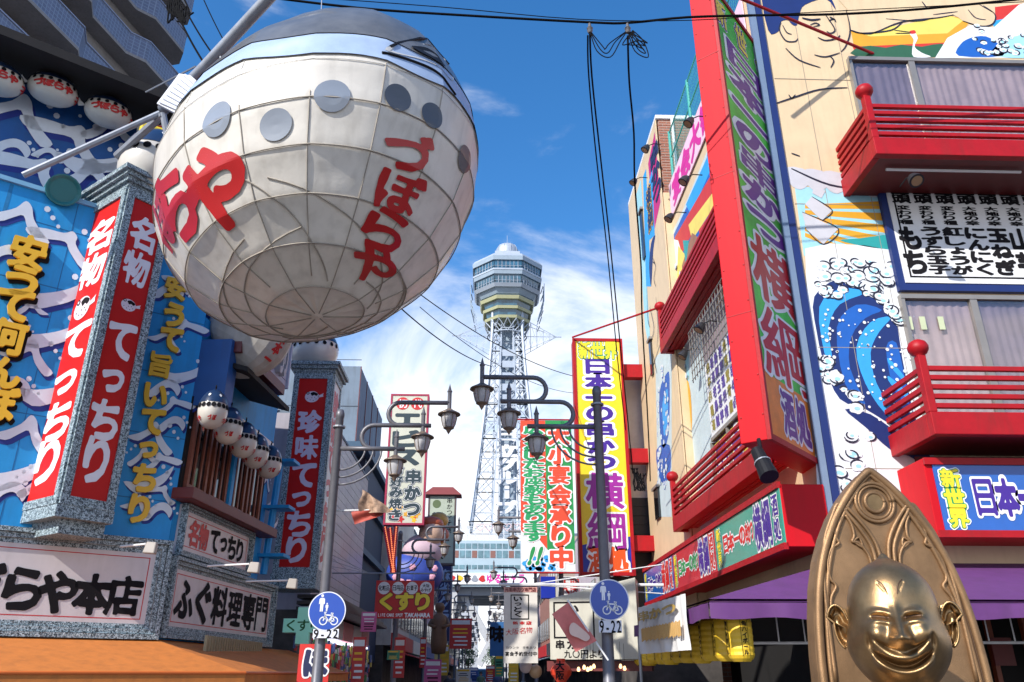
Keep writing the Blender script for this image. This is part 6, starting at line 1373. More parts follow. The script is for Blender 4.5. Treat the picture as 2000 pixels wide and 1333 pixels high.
for (u, v, hw, hh, Y, ci, lab) in spots2:
    t, P, q = fsign(lab, 'small_sign', 'sign', (u - hw, v - hh), (u + hw, v + hh), Y, mat('sign_%d' % ci, sgc[ci]), .05, bd=.01)
    W_, H_ = q[1] - q[0], q[3] - q[2]
    MB().box(P, q[0] + W_ * .08, q[1] - W_ * .08, q[3] - H_ * .2, q[3] - H_ * .06, 0, .003).build('printed_band', [WHITE, YEL, WHITE][ci % 3], t)
    for k in range(5): a_ = rs.uniform(.1, .25); MB().box(P, q[0] + W_ * a_, q[1] - W_ * rs.uniform(.1, .3), q[2] + H_ * (.1 + .13 * k), q[2] + H_ * (.15 + .13 * k), 0, .003).build('printed_line', [WHITE, YEL, INK][(ci + k // 3) % 3], t)
# vehicle and people far along
vh = thing('white_van', 'white van parked far down the street under the tower', 'van', (-.3, 72, 0))
WP = mat('white_car_paint', (.7, .7, .7), .25, coat=.5)
MB().cbox(-1.1, .5, 72, 76, .35, 1.1).build('body', WP, vh, bevel=.1); MB().hexa([(-1.05, 72.7, 1.1), (.45, 72.7, 1.1), (.45, 76, 1.1), (-1.05, 76, 1.1), (-.95, 73.2, 1.95), (.35, 73.2, 1.95), (.35, 75.9, 1.95), (-.95, 75.9, 1.95)]).build('cabin', WP, vh, bevel=.08)
MB().hexa([(-.95, 72.68, 1.15), (.35, 72.68, 1.15), (.35, 72.75, 1.15), (-.95, 72.75, 1.15), (-.88, 73.12, 1.85), (.28, 73.12, 1.85), (.28, 73.2, 1.85), (-.88, 73.2, 1.85)]).build('windscreen', GLASS, vh)
for x in (-1.0, .4):
    for y in (72.8, 75.2): MB().tube([(x - .1, y, .33), (x + .1, y, .33)], .33, 14).build('wheel', BLACK, vh)
def person(label, x, y, top, leg, hair=(.02, .015, .012), h=1.68):
    t = thing('person', label, 'person', (x, y, 0), 'people walking far down the street'); k = h / 1.7
    bd = MB()
    bd.lathe((x, y, 0), [(0, 1.70 * k), (.07 * k, 1.67 * k), (.085 * k, 1.58 * k), (.07 * k, 1.49 * k), (.045 * k, 1.45 * k), (.06 * k, 1.42 * k), (.18 * k, 1.38 * k), (.2 * k, 1.2 * k), (.15 * k, 1.05 * k), (.17 * k, .9 * k), (.15 * k, .8 * k), (.13 * k, .5 * k), (.1 * k, .08 * k), (.12 * k, 0)][::-1], 12)
    bd.build('body', mat('skin_tone', (.45, .28, .2), .6), t, smooth=True)
    MB().lathe((x, y, 0), [(.185 * k, .88 * k), (.165 * k, 1.05 * k), (.215 * k, 1.2 * k), (.2 * k, 1.39 * k), (.07 * k, 1.44 * k)], 12).build('shirt', mat('cloth_%.2f' % top[0], top, .8), t, smooth=True)
    for s_ in (-1, 1): MB().tube([(x + s_ * .2 * k, y, 1.36 * k), (x + s_ * .26 * k, y + .02, 1.1 * k), (x + s_ * .25 * k, y - .08, .85 * k)], [.05, .045, .035], 8).build('sleeve', mat('cloth_%.2f' % top[0], top, .8), t)
    for s_ in (-1, 1): MB().tube([(x + s_ * .09 * k, y, .9 * k), (x + s_ * .1 * k, y + s_ * .08, .48 * k), (x + s_ * .1 * k, y + s_ * .15, .05)], [.095, .075, .055], 8).build('trouser_leg', mat('leg_%.2f' % leg[0], leg, .8), t)
    MB().lathe((x, y + .01, 0), [(.092 * k, 1.56 * k), (.1 * k, 1.63 * k), (.085 * k, 1.70 * k), (0, 1.735 * k)], 12).build('hair', mat('dark_hair', hair, .6), t, smooth=True)
for i, (x, y, c1, c2, lab) in enumerate([(-1.6, 40, (.05, .05, .07), (.03, .03, .05), 'person in dark top at the left of the far crowd'), (-.9, 46, (.5, .5, .52), (.05, .06, .1), 'person in pale shirt left of the white van'), (-1.3, 55, (.4, .06, .05), (.03, .03, .03), 'person in red top near the left shops'), (.8, 50, (.08, .1, .2), (.1, .09, .08), 'person in navy top right of the white van'), (1.3, 43, (.03, .03, .03), (.06, .05, .05), 'person in black top at the right of the far crowd'), (1.0, 62, (.55, .5, .4), (.05, .05, .08), 'person in cream top farther right'), (-.2, 58, (.12, .2, .12), (.04, .04, .05), 'person in green top in front of the white van')]): person(lab, x, y, c1, c2, h=1.62 + .03 * (i % 4))
# ------------------------------------------------------------------ tower
TX0, TY0 = 4.4, 170.0
tw = thing('observation_tower', 'tall white steel lattice tower with octagonal observation deck', 'tower', (TX0, TY0, 0))
TWM = mat('tower_white_steel', (.36, .41, .48), .5, metal=.1, var=.1, scale=.3); TWD = mat('tower_blue_grey', (.26, .33, .40), .5, var=.1, scale=.5); TWY = mat('tower_yellow_trim', (.38, .38, .22), .5); TG = mat('tower_glass', (.03, .10, .16), .12, spec=.9, var=.5, scale=.8)
def octring(r0, z0, r1, z1, name, m, n=8, cy=0, rot=22.5, smooth=False):
    vs = []; 
    for r, z in ((r0, z0), (r1, z1)): vs += [(TX0 + r * math.cos(R(rot + 360 / n * k)), TY0 + r * math.sin(R(rot + 360 / n * k)), z) for k in range(n)]
    return MB().add(vs, [(k, (k + 1) % n, n + (k + 1) % n, n + k) for k in range(n)] + [tuple(range(n - 1, -1, -1)), tuple(range(n, 2 * n))]).build(name, m, tw, smooth=smooth)
oz = lambda v: pt(990, v, TY0 - 8)[2]
prof = [(610, 5.5, 605, 5.7, 'TWY'), (605, 5.0, 593, 5.4, 'TG'), (593, 6.0, 588, 6.2, 'TWY'), (588, 5.5, 576, 5.9, 'TG'), (576, 6.6, 570, 6.9, 'TWY'), (570, 6.2, 566, 6.4, 'TG'), (566, 6.6, 557, 7.4, 'TWD'), (557, 7.9, 551, 8.4, 'TWM'), (551, 7.7, 534, 8.1, 'TG'), (534, 8.5, 527, 8.7, 'TWD'), (527, 8.8, 524, 8.8, 'TWM'), (524, 8.3, 508, 8.5, 'TG'), (508, 8.9, 500, 9.0, 'TWD')]
for v0, r0, v1, r1, m in prof: octring(r0, oz(v0), r1, oz(v1), {'TWY': 'yellow_band', 'TG': 'window_band', 'TWD': 'deck_wall', 'TWM': 'rail_band'}[m], {'TWY': TWY, 'TG': TG, 'TWD': TWD, 'TWM': TWM}[m])
for (v0, v1, r0) in ((551, 534, 8.0), (524, 508, 8.5)):
    mb = MB()
    for f in range(8):
        a0, a1 = R(22.5 + 45 * f), R(22.5 + 45 * (f + 1)); A = Vector((TX0 + r0 * math.cos(a0), TY0 + r0 * math.sin(a0), 0)); Bq = Vector((TX0 + r0 * math.cos(a1), TY0 + r0 * math.sin(a1), 0))
        for k in range(8):
            p = A + (Bq - A) * k / 7; mb.tube([(p.x, p.y, oz(v0)), (p.x, p.y, oz(v1))], .07, 4, False)
        m_ = oz(v1) * .35 + oz(v0) * .65; mb.tube([(A.x, A.y, m_), (Bq.x, Bq.y, m_)], .05, 4, False)
    mb.build('window_mullions', TWM, tw, stuff=True)
zt = oz(500)
octring(9.0, zt, 8.4, zt + .8, 'deck_roof', TWM)
MB().cbox(TX0 - 3, TX0 + 3, TY0 - 3, TY0 + 3, zt + .8, zt + 4.1).build('roof_house', TWM, tw); MB().cbox(TX0 + 3, TX0 + 4.2, TY0 - 2, TY0 + 2, zt + .8, zt + 3).build('roof_box', TWD, tw)
for x in (-2, .6): MB().cbox(TX0 + x, TX0 + x + 1.6, TY0 - 3.05, TY0 - 3, zt + 1.6, zt + 3).build('panel', WHITE, tw)
z2 = zt + 4.1
MB().lathe((TX0, TY0, z2), [(2.6, 0), (2.7, .3), (2.6, 1.8), (2.2, 2.7), (1.2, 3.3), (0, 3.5)], 20).build('dome', mat('tower_dome', (.40, .44, .50), .45, metal=.3), tw, smooth=True)
for k in range(10): a = k * math.pi * .2; MB().tube([(TX0 + 2.75 * math.cos(a), TY0 + 2.75 * math.sin(a), z2), (TX0 + 2.7 * math.cos(a), TY0 + 2.7 * math.sin(a), z2 + 1.8), (TX0 + 2.2 * math.cos(a), TY0 + 2.2 * math.sin(a), z2 + 2.75)], .06, 4).build('dome_rib', TWM, tw)
MB().tube([(TX0, TY0, z2 + 3.4), (TX0, TY0, z2 + 6)], .06, 4).build('antenna', TWM, tw)
# neck and legs
hw = lambda z: 3.4 + (z < 78) * 0 + max(0, (76 - z)) ** 1.35 * .0245
levels = [30, 34.5, 39, 43.5, 48, 52, 56, 59.5, 63, 66, 69, 72, 75, 78, 81.5]
lat = MB()
for i in range(len(levels) - 1):
    za, zb = levels[i], levels[i + 1]; a, b = hw(za), hw(zb)
    for (ux, uy), (vx, vy) in (((-1, -1), (1, -1)), ((1, -1), (1, 1)), ((1, 1), (-1, 1)), ((-1, 1), (-1, -1))):
        P1_ = lambda s, hw_, z: Vector((TX0 + hw_ * (ux + (vx - ux) * s), TY0 + hw_ * (uy + (vy - uy) * s), z))
        for s0_, s1_ in ((0, .3), (.3, 0), (.7, 1), (1, .7)): lat.tube([P1_(s0_, a, za), P1_(s1_, b, zb)], .13, 4, False)
        for s_ in (.3, .7): lat.tube([P1_(s_, a, za), P1_(s_, b, zb)], .2, 4, False)
        lat.tube([P1_(0, a, za), P1_(.3, a, za)], .14, 4, False); lat.tube([P1_(.7, a, za), P1_(1, a, za)], .14, 4, False)
        if i % 2 == 0: lat.tube([P1_(0, a, za), P1_(1, a, za)], .14, 4, False)
        if i % 3 == 0: lat.tube([P1_(.3, a, za), P1_(.7, b, zb)], .08, 4, False)
lat.build('lattice_bracing', TWM, tw, stuff=True)
for sx_ in (-1, 1):
    for sy in (-1, 1):
        MB().tube([(TX0 + sx_ * hw(z), TY0 + sy * hw(z), z) for z in levels], .36, 6).build('corner_leg', TWM, tw)
MB().cbox(TX0 - 1.7, TX0 + 2.1, TY0 - .9, TY0 + 1.4, 28, 78).build('lift_shaft', TWD, tw)
for k in range(16): MB().cbox(TX0 - 1.1, TX0 + 1.9, TY0 - 1.0, TY0 + 1.6, 30 + k * 3, 30.25 + k * 3).build('shaft_ring', TWM, tw)
for x in (-3.2, -1.6, 1.6, 3.2): MB().tube([(TX0 + x, TY0 - 3.3, 28), (TX0 + x * .8, TY0 - 3.3, 79)], .16, 6).build('rib', TWM, tw)
FYt = FY(TY0 - 4.5)
for i, (ch, v) in enumerate(zip('の日立グループ', (822, 850, 880, 908, 934, 962, 992))):
    c = FYt.px(990 if i else 990, v)
    if ch == 'ー': text(FYt, ch, c[0], c[1], 4.4, 2.9, WHITE, tw, r=.07, res=28, depth=.2)
    else: text(FYt, ch, c[0], c[1], 4.4, 2.9, WHITE, tw, r=.07, res=28, depth=.2, vertical=False)
FYn = FY(TY0 - 3.8)
for k, v in enumerate((690, 712, 735, 757, 778, 800)):
    c = FYn.px(994, v); MB().box(FYn, c[0] - 1.5, c[0] + 1.5, c[1] - .8, c[1] + .8, 0, .2).build('neon_tube_frame', TWM, tw)
oc = octring(4.2, 78, 5.4, oz(606), 'neck', TG)
nk = MB()
for k in range(16):
    a = 2 * math.pi * k / 16; b = 2 * math.pi * (k + 1) / 16; nk.tube([(TX0 + 4.1 * math.cos(a), TY0 + 4.1 * math.sin(a), 74), (TX0 + 5.4 * math.cos(b), TY0 + 5.4 * math.sin(b), oz(610))], .12, 4, False); nk.tube([(TX0 + 4.1 * math.cos(b), TY0 + 4.1 * math.sin(b), 74), (TX0 + 5.4 * math.cos(a), TY0 + 5.4 * math.sin(a), oz(610))], .12, 4, False)
nk.build('neck_bracing', TWM, tw, stuff=True)
for r, z in ((4.6, 74), (4.7, 77)): MB().tube([(TX0 + r * math.cos(a), TY0 + r * math.sin(a), z) for a in [k * math.pi / 8 for k in range(17)]], .15, 4).build('ring', TWM, tw)
# side aerial frames
for sd_ in (-1, 1):
    x0, x1 = 4.0, 11.6; z0 = 74.3; mb = MB(); tip = Vector((TX0 + sd_ * x1, TY0, z0))
    for dy, dz in ((-1.5, 3.8), (1.5, 3.8), (-1.5, -4.2), (1.5, -4.2), (0, 0)): mb.tube([(TX0 + sd_ * x0, TY0 + dy, z0 + dz), tip], .07, 4, False)
    for k in range(1, 5):
        f = k / 5; ps = [Vector((TX0 + sd_ * x0, TY0 + dy, z0 + dz)).lerp(tip, f) for dy, dz in ((-1.5, 3.8), (1.5, 3.8), (1.5, -4.2), (-1.5, -4.2))]
        for i in range(4): mb.tube([ps[i], ps[(i + 1) % 4]], .05, 4, False)
        ps2 = [Vector((TX0 + sd_ * x0, TY0 + dy, z0 + dz)).lerp(tip, f - .2) for dy, dz in ((-1.5, 3.8), (1.5, 3.8), (1.5, -4.2), (-1.5, -4.2))]
        mb.tube([ps[0], ps2[3]], .04, 4, False); mb.tube([ps2[0], ps[3]], .04, 4, False)
    mb.build('aerial_frame', TWM, tw, stuff=True); MB().tube([tip - Vector((sd_ * .8, 0, 0)), tip + Vector((sd_ * 1.2, 0, 0))], .12, 5).build('aerial_tip', TWM, tw)
# outer lift cages on the deck sides
for sd_ in (-1, 1):
    mb = MB()
    for k in range(6): mb.tube([(TX0 + sd_ * (8.5 - .45 * max(0, k - 3)), TY0 - 2 + .8 * (k % 2), oz(536) - k * 2.0), (TX0 + sd_ * (8.2 - .45 * max(0, k - 3)), TY0 + 2, oz(536) - k * 2.0)], .12, 4, False)
    for y in (-2, 0, 2): mb.tube([(TX0 + sd_ * 8.8, TY0 + y, oz(530)), (TX0 + sd_ * 8.7, TY0 + y, oz(565)), (TX0 + sd_ * 7.2, TY0 + y, oz(600))], .1, 4, False)
    mb.build('side_ladder', TWD, tw, stuff=True)
# base building bridging the street
bs = thing('tower_base_building', 'pale glass and panel building forming the foot of the tower over the street', 'building', (2, 156, 17))
Fz = FY(152); zb0, zb1 = Fz.px(940, 1146)[1], Fz.px(940, 1056)[1]; xl, xr2 = Fz.px(868, 1100)[0], 16
PB = mat('base_pale_panel', (.36, .46, .52), .5, var=.06, scale=.4); PG_ = mat('base_glass', (.10, .20, .24), .15, var=.5, scale=.6, spec=.9)
MB().cbox(xl, xr2, 152, 186, zb0, zb1).build('wall', PB, bs)
nrow = 0
for (v0, v1) in ((1062, 1072), (1076, 1090), (1104, 1112)):
    za, zb = Fz.px(940, v1)[1], Fz.px(940, v0)[1]; x = xl + .5; k = 0
    while x < xr2 - 1.4:
        MB().box(Fz, x, x + .95, za, zb, 0, .06).build('window', [PG_, PG_, mat('dull_red_blind', (.22, .10, .08), .6)][(k * 7 + nrow) % 3] if nrow == 1 else PG_, bs); x += 1.15; k += 1
    nrow += 1
za, zb = Fz.px(940, 1142)[1], Fz.px(940, 1120)[1]
MB().box(Fz, xl + .2, xr2, za, zb, .0, .3).build('event_banner', WHITE, bs)
P = Fz.off(.32)
for i in range(5): c_ = (xl + 1.5 + i * 1.4, (za + zb) / 2); MB().prism(P, [(c_[0] + .55 * math.cos(a) * (1 + .3 * math.sin(3 * a + i)), c_[1] + .6 * math.sin(a)) for a in [k * math.pi / 8 for k in range(16)]], 0, .05).build('printed_shape', [REDL, YEL, MAROON, STEEL, REDL][i], bs)
for i, ch in enumerate('     ゆるキャラ'): text(P, ch, xl + 1.3 + i * 1.45, (za + zb) / 2, 1.25, 1.6, [mat('letter_magenta', (.6, .02, .3)), mat('letter_orange_red', (.75, .08, .01)), mat('banner_green_letter', (.01, .30, .10))][i % 3 if i < 5 else 0], bs, r=.04, res=20)
zf0, zf1 = zb1, Fz.px(940, 1022)[1]
fr = MB()
for k in range(18): x = xl + k * (xr2 - xl) / 17; fr.tube([(x, 152.2, zf0), (x, 152.2, zf1)], .08, 4, False); fr.tube([(x, 158, zf0), (x, 158, zf1)], .08, 4, False); fr.tube([(x, 152.2, zf1), (x, 158, zf1)], .06, 4, False)
for k in range(6): z = zf0 + (zf1 - zf0) * k / 5; fr.tube([(xl, 152.2, z), (xr2, 152.2, z)], .06, 4, False); fr.tube([(xl, 158, z), (xr2, 158, z)], .06, 4, False)
fr.build('roof_cage', mat('white_cage', (.55, .57, .6), .5), bs, stuff=True)
for i, u in enumerate((938, 955, 990, 1008)):
    c = Fz.px(u, 1030); pts = [(c[0] + .8 * (16 * math.sin(t) ** 3) / 16, c[1] + .75 * (13 * math.cos(t) - 5 * math.cos(2 * t) - 2 * math.cos(3 * t) - math.cos(4 * t)) / 16) for t in [k * math.pi / 12 for k in range(25)]]
    MB().tube([Fz.at(x, y, .1) for x, y in pts], .08, 5).build('heart_light', mat('pale_pink_tube', (.7, .5, .5)), bs)
WCON = mat('pale_concrete_leg', (.42, .43, .45), .6, dirt=.2)
for (u0, v0, u1, v1) in ((1012, 1150, 935, 1300), (898, 1150, 965, 1270)):
    a_, b_ = pt(u0, v0, 156), pt(u1, v1, 156); MB().tube([a_, b_], .9, 4).build('diagonal_leg', WCON, bs)
for x in (xl + 1.2, 11): MB().cbox(x - 1.3, x + 1.3, 153, 156, 0, zb0).build('column', WCON, bs); MB().cbox(x - 1.3, x + 1.3, 180, 183, 0, zb0).build('column', WCON, bs)
for y in (154, 160, 166, 172, 178): MB().cbox(xl, xr2, y, y + .8, zb0 - 1.4, zb0 - .01).build('beam', mat('grey_steel_beam', (.2, .22, .26), .6), bs)
# beyond: pale blocks and trees
for i, (x, y, w, h, c) in enumerate([(-14, 230, 12, 20, (.4, .42, .45)), (-7, 320, 9, 26, (.38, .4, .44)), (7, 300, 9, 22, (.45, .43, .4)), (12, 240, 10, 16, (.5, .5, .48))]):
    t = thing('distant_block', ['pale grey block seen far left under the tower', 'grey block at the far end of the street', 'tan block far right under the tower', 'low white block far right under the tower'][i], 'building', (x, y, 0))
    MB().cbox(x - w / 2, x + w / 2, y, y + 10, 0, h).build('wall', mat('distant_%d' % i, c, .8), t)
    for z in range(2, h - 1, 3):
        for k in range(int(w / 2)): MB().cbox(x - w / 2 + .5 + k * 2, x - w / 2 + 1.7 + k * 2, y - .08, y, z, z + 1.5).build('window', GLASS, t)
TRK = mat('bark', (.08, .06, .045), .9); LEAF = mat('leaf_green', (.035, .09, .025), .6, var=.5, scale=2)
for i, (x, y) in enumerate([(-2.6, 135), (1.6, 140)]):
    t = thing('street_tree', ['leafy green tree left of the road far under the tower', 'leafy green tree right of the road far under the tower'][i], 'tree', (x, y, 0))
    MB().tube([(x, y, 0), (x + .1, y, 2), (x + .3, y, 4.5)], [.2, .15, .06], 8).build('trunk', TRK, t)
    for k in range(5): a = k * 1.26; MB().tube([(x + .1, y, 2 + .3 * k), (x + 1.2 * math.cos(a), y + 1.2 * math.sin(a), 3.4 + .3 * k)], [.07, .03], 5).build('limb', TRK, t)
    mb = MB()
    for k in range(1500):
        a, b, r = rs.uniform(0, 6.28), rs.uniform(-1, 1), rs.uniform(.3, 1) ** .5; cl_ = .7 + .3 * math.sin(a * 3 + b * 4)
        p = Vector((x + 2 * r * cl_ * math.cos(a) * math.sqrt(1 - b * b), y + 2 * r * cl_ * math.sin(a) * math.sqrt(1 - b * b), 4 + 1.8 * r * b)); d1 = Vector((rs.uniform(-1, 1), rs.uniform(-1, 1), rs.uniform(-1, 1))) * .14; d2 = Vector((rs.uniform(-1, 1), rs.uniform(-1, 1), rs.uniform(-1, 1))) * .14
        mb.poly([p, p + d1, p + d1 + d2, p + d2])
    mb.build('crown', LEAF, t, stuff=True)
# ------------------------------------------------------------------ apartment block top left
AP = Plane(-30.1, 7.5, 14)
ap = thing('apartment_block', 'tall apartment block with long tiled balconies behind the blue restaurant', 'building', AP.at(10, 0))
TLB = mat('blue_grey_balcony_tile', (.13, .17, .30), .4, var=.15, scale=2); UND = mat('balcony_underside', (.24, .225, .22), .85, var=.15, scale=.5, dirt=.3)
tt = TLB.node_tree; br3 = tt.nodes.new('ShaderNodeTexBrick'); br3.offset = 0; br3.inputs['Scale'].default_value = 1; br3.inputs['Brick Width'].default_value = .25; br3.inputs['Row Height'].default_value = .25; br3.inputs['Mortar Size'].default_value = .02
br3.inputs[1].default_value = (.14, .16, .24, 1); br3.inputs[2].default_value = (.115, .135, .20, 1); br3.inputs[3].default_value = (.22, .26, .34, 1)
g_ = tt.nodes.new('ShaderNodeNewGeometry'); s_x = tt.nodes.new('ShaderNodeSeparateXYZ'); c_b = tt.nodes.new('ShaderNodeCombineXYZ'); tt.links.new(g_.outputs['Position'], s_x.inputs[0]); tt.links.new(s_x.outputs[1], c_b.inputs[0]); tt.links.new(s_x.outputs[2], c_b.inputs[1]); tt.links.new(c_b.outputs[0], br3.inputs['Vector']); tt.links.new(br3.outputs[0], tt.nodes['Principled BSDF'].inputs['Base Color'])
zA = AP.px(54, 0)[1]; zB = AP.px(174, 0)[1]; send = AP.px(372, 126)[0]; print('apt', zA, zB, send, AP.px(270, 0), AP.px(395, 60))
SA = min(AP.px(0, 0)[0], AP.px(0, 90)[0]) - 3; print('SA', SA); fh = zB - zA; z = zA - 4 * fh
MB().box(AP, SA, send - 1, 0, zA + 6 * fh, -14, -1.8).build('wall', UND, ap)
for k in range(9):
    zz = z + k * fh; ext = .0
    def strip(n0, n1, h0_, h1_, nm, m):
        # slab with a stepped bay and cut corner
        def ln_(n): return [(SA, n), (send - 9, n), (send - 8, n - .7), (send - 5, n - .7), (send - 4, n), (send - .9, n), (send, n - .9), (send, -1.8)]
        o_, i_ = ln_(n1), ln_(n0) if n0 > -1.7 else None
        if i_ is None:
            q = o_ + [(SA, -1.8)]; vs = [AP.at(a, h0_, b) for a, b in q] + [AP.at(a, h1_, b) for a, b in q]; n = len(q)
            return MB().add(vs, [tuple(range(n)), tuple(range(2 * n - 1, n - 1, -1))] + [(i, (i + 1) % n, n + (i + 1) % n, n + i)[::-1] for i in range(n)]).build(nm, m, ap)
        i_ = [(a - (.12 if a > send - 1 else 0), b) for a, b in i_]
        n = len(o_); vs = []
        for h in (h0_, h1_): vs += [AP.at(a, h, b) for a, b in o_] + [AP.at(a, h, b) for a, b in i_]
        fs = []
        for i in range(n - 1): fs += [(i, i + 1, 2 * n + i + 1, 2 * n + i), (n + i + 1, n + i, 3 * n + i, 3 * n + i + 1), (2 * n + i, 2 * n + i + 1, 3 * n + i + 1, 3 * n + i), (n + i, n + i + 1, i + 1, i)]
        return MB().add(vs, fs).build(nm, m, ap)
    strip(-1.8, 0, zz, zz + .2, 'balcony_slab', UND); strip(-.15, .0, zz + .2, zz + fh * .46, 'balcony_parapet', TLB)
    strip(-.2, .06, zz + fh * .46, zz + fh * .46 + .08, 'parapet_cap', mat('pale_cap', (.25, .28, .38), .5))
# ------------------------------------------------------------------ awning bottom left
aw = thing('awning', 'orange canvas awning along the bottom of the blue restaurant', 'awning', K1.at(-1, 1.9, .6))
oK1 = K1.at(-6, 1.6, 1.5); o2 = K1.at(SK + .8, 1.6, 1.5); o3 = K2.at(5.9, 1.6, 1.3)
i1, i2, i3 = K1.at(-6, 2.03, .02), K1.at(SK + .02, 2.03, .02), K2.at(5.9, 2.03, .02)
MB().poly([oK1, o2, i2, i1]).poly([p - Vector((0, 0, .02)) for p in (i1, i2, o2, oK1)]).build('canvas', ORANGE, aw); MB().poly([o2, o3, i3, i2]).poly([p - Vector((0, 0, .02)) for p in (i2, i3, o3, o2)]).build('canvas', ORANGE, aw)
MB().tube([oK1, o2, o3], .02, 6).build('edge_tube', mat('orange_edge', (.55, .12, .02), .5), aw)
for A, Bv in ((oK1, o2), (o2, o3)): MB().poly([A, A - Vector((0, 0, .14)), Bv - Vector((0, 0, .14)), Bv]).build('valance', ORANGE, aw)
# wall lamps on arms
for i, (a, b, Y) in enumerate([((235, 1068), (285, 1063), 10.9), ((405, 1106), (487, 1102), 11.9), ((480, 1136), (562, 1134), 12.8)]):
    A, Bv = pt(*a, Y), pt(*b, Y - .1); t = thing('arm_lamp', ['small white floodlight on an arm over the long framed sign', 'small white floodlight on an arm over the small framed sign', 'small white floodlight on an arm past the framed signs'][i], 'lamp', A, 'arm floodlights lighting the framed signs')
    MB().tube([A, Bv], .014, 6).build('arm', WHITE, t)
    P = Plane(Bv.x, Bv.y, 90); MB().hexa([P.at(-.01, Bv.z - .12, .06), P.at(.15, Bv.z - .13, .06), P.at(.15, Bv.z - .13, -.05), P.at(-.01, Bv.z - .12, -.05), P.at(.02, Bv.z + .03, .04), P.at(.15, Bv.z + .02, .04), P.at(.15, Bv.z + .02, -.03), P.at(.02, Bv.z + .03, -.03)]).build('lamp_housing', mat('warm_white_metal', (.36, .32, .28), .4), t, bevel=.015)
# vent on blue wall
vt = thing('wall_vent', 'round teal vent pipe on the blue wall left of the corner pillar', 'vent', K1.px(122, 372) and K1.at(*K1.px(122, 372)))
c = K1.at(*K1.px(122, 374)); MB().lathe(c, [(0, .12), (.18, .12), (.22, .16), (.24, .16), (.24, -.2), (0, -.2)], 18, Vector((*K1.n, -.35)).to_track_quat('Z', 'Y').to_matrix()).build('pipe', mat('teal_vent', (.02, .16, .17), .4), vt, smooth=False)
# ------------------------------------------------------------------ overhead wires
WB = mat('black_cable', (.008, .008, .009), .9, spec=.08)
def sag(a, b, s, n=14): a, b = Vector(a), Vector(b); return [a.lerp(b, k / n) - Vector((0, 0, s * 4 * (k / n) * (1 - k / n))) for k in range(n + 1)]
wl_ = [('thick black main cable crossing the top of the sky to the mural wall', [pt(470, -12, 9.5), pt(700, 16, 9.5), pt(900, 30, 9.5), pt(1152, 44, 9.5), pt(1228, 45, 9.5), pt(1345, 34, 9.5), pt(1500, 30, 9.5), pt(1640, 28, 9.5), pt(1800, 18, 9.5), pt(2040, -6, 9.5)], .022),
       ('thin black cable just above the main cable', [pt(560, -8, 9.4), pt(860, 14, 9.4), pt(1130, 38, 9.4), pt(1350, 40, 9.4), pt(1560, 26, 9.4), pt(2040, 2, 9.4)], .008),
       ('twisted drop cable nearest the tower hanging from the left insulator', [pt(1152, 62, 9.5), pt(1156, 150, 10.5), pt(1172, 300, 12.5), pt(1192, 480, 15), pt(1212, 680, 18), pt(1226, 820, 20.5), pt(1236, 925, 22)], .016),
       ('second drop cable hanging from the left insulator', [pt(1148, 70, 9.5), pt(1150, 150, 10.6), pt(1165, 310, 12.7), pt(1187, 500, 15.2), pt(1206, 700, 18.2), pt(1222, 840, 20.7)], .014),
       ('wavy drop cable hanging from the right insulator', [pt(1226, 70, 9.5), pt(1229, 160, 10.2), pt(1238, 260, 11), pt(1240, 360, 12), pt(1252, 520, 14), pt(1254, 620, 15.4), pt(1262, 760, 17.5), pt(1268, 880, 19.5), pt(1270, 940, 21)], .016),
       ('black wire from the giant fish to the right lamps, upper', sag(pt(800, 560, 16), pt(1120, 735, 24), .3), .012), ('black wire behind the giant fish to the tower sign, lower', sag(pt(780, 600, 15), pt(960, 716, 24), .2), .014), ('thin wire from the giant fish to the lamp spire', sag(pt(820, 600, 15), pt(1120, 768, 24), .4), .008),
       ('black wire at the upper left beside the boom pole', sag(pt(330, -10, 15), pt(440, 180, 15), .2), .025), ('second black wire at the upper left beside the boom pole', sag(pt(350, -5, 15), pt(470, 170, 15), .2), .02), ('third black wire at the upper left beside the boom pole', sag(pt(398, 0, 15), pt(480, 150, 15), .1), .014)]
for i, (lab, pts, r) in enumerate(wl_):
    o = MB().tube(spl([tuple(p) for p in pts], 4, False), r, 6).build('cable', WB, None, smooth=True); tag(o, lab, 'cable')
for i, (u, lab) in enumerate(((1152, 'left ceramic insulator on the main cable'), (1226, 'right ceramic insulator on the main cable'))):
    p = pt(u, 58, 9.5); t = thing('insulator', lab, 'insulator', p); MB().lathe(p, [(0, -.08), (.03, -.07), (.045, -.03), (.03, -.02), (.05, .02), (.03, .04), (.02, .12), (0, .14)], 12).build('body', mat('insulator_grey', (.12, .11, .11), .4), t)
    for k in range(3 + 2 * i):
        c = [pt(u, 60, 9.5), pt(u + 14 + 6 * k, 100 - 4 * k, 9.5), pt(u + 40 - 5 * k, 112 - 8 * k, 9.45), pt(u + 60 - 10 * k - 30 * i, 80 + 2 * k, 9.5), pt(1226 if i == 0 else u + 10, 60, 9.5)]
        MB().tube(spl([tuple(q) for q in c], 5, False), .009, 5).build('jumper_wire', WB, t)
tgl = thing('cable_bundle', 'tangle of dark cables at the upper right corner of the apartment block', 'cables', pt(335, 25, 15))
for k in range(14):
    u = 318 + rs.uniform(0, 40); c = [pt(u, -10, 15), pt(u + rs.uniform(-8, 14), 18, 15), pt(u + rs.uniform(-5, 22), 38 + rs.uniform(-8, 8), 15), pt(u + rs.uniform(0, 26), 20 + rs.uniform(-8, 24), 15)]
    MB().tube(spl([tuple(q) for q in c], 5, False), .022, 5).build('cable_loop', WB, tgl)
rr1 = tag(MB().tube([pt(1440, -5, 10.5), pt(1705, 105, 12)], .03, 6).build('support_rod', REDB, None), 'thin dark red rod running from the vertical sign to the mural wall', 'rod')
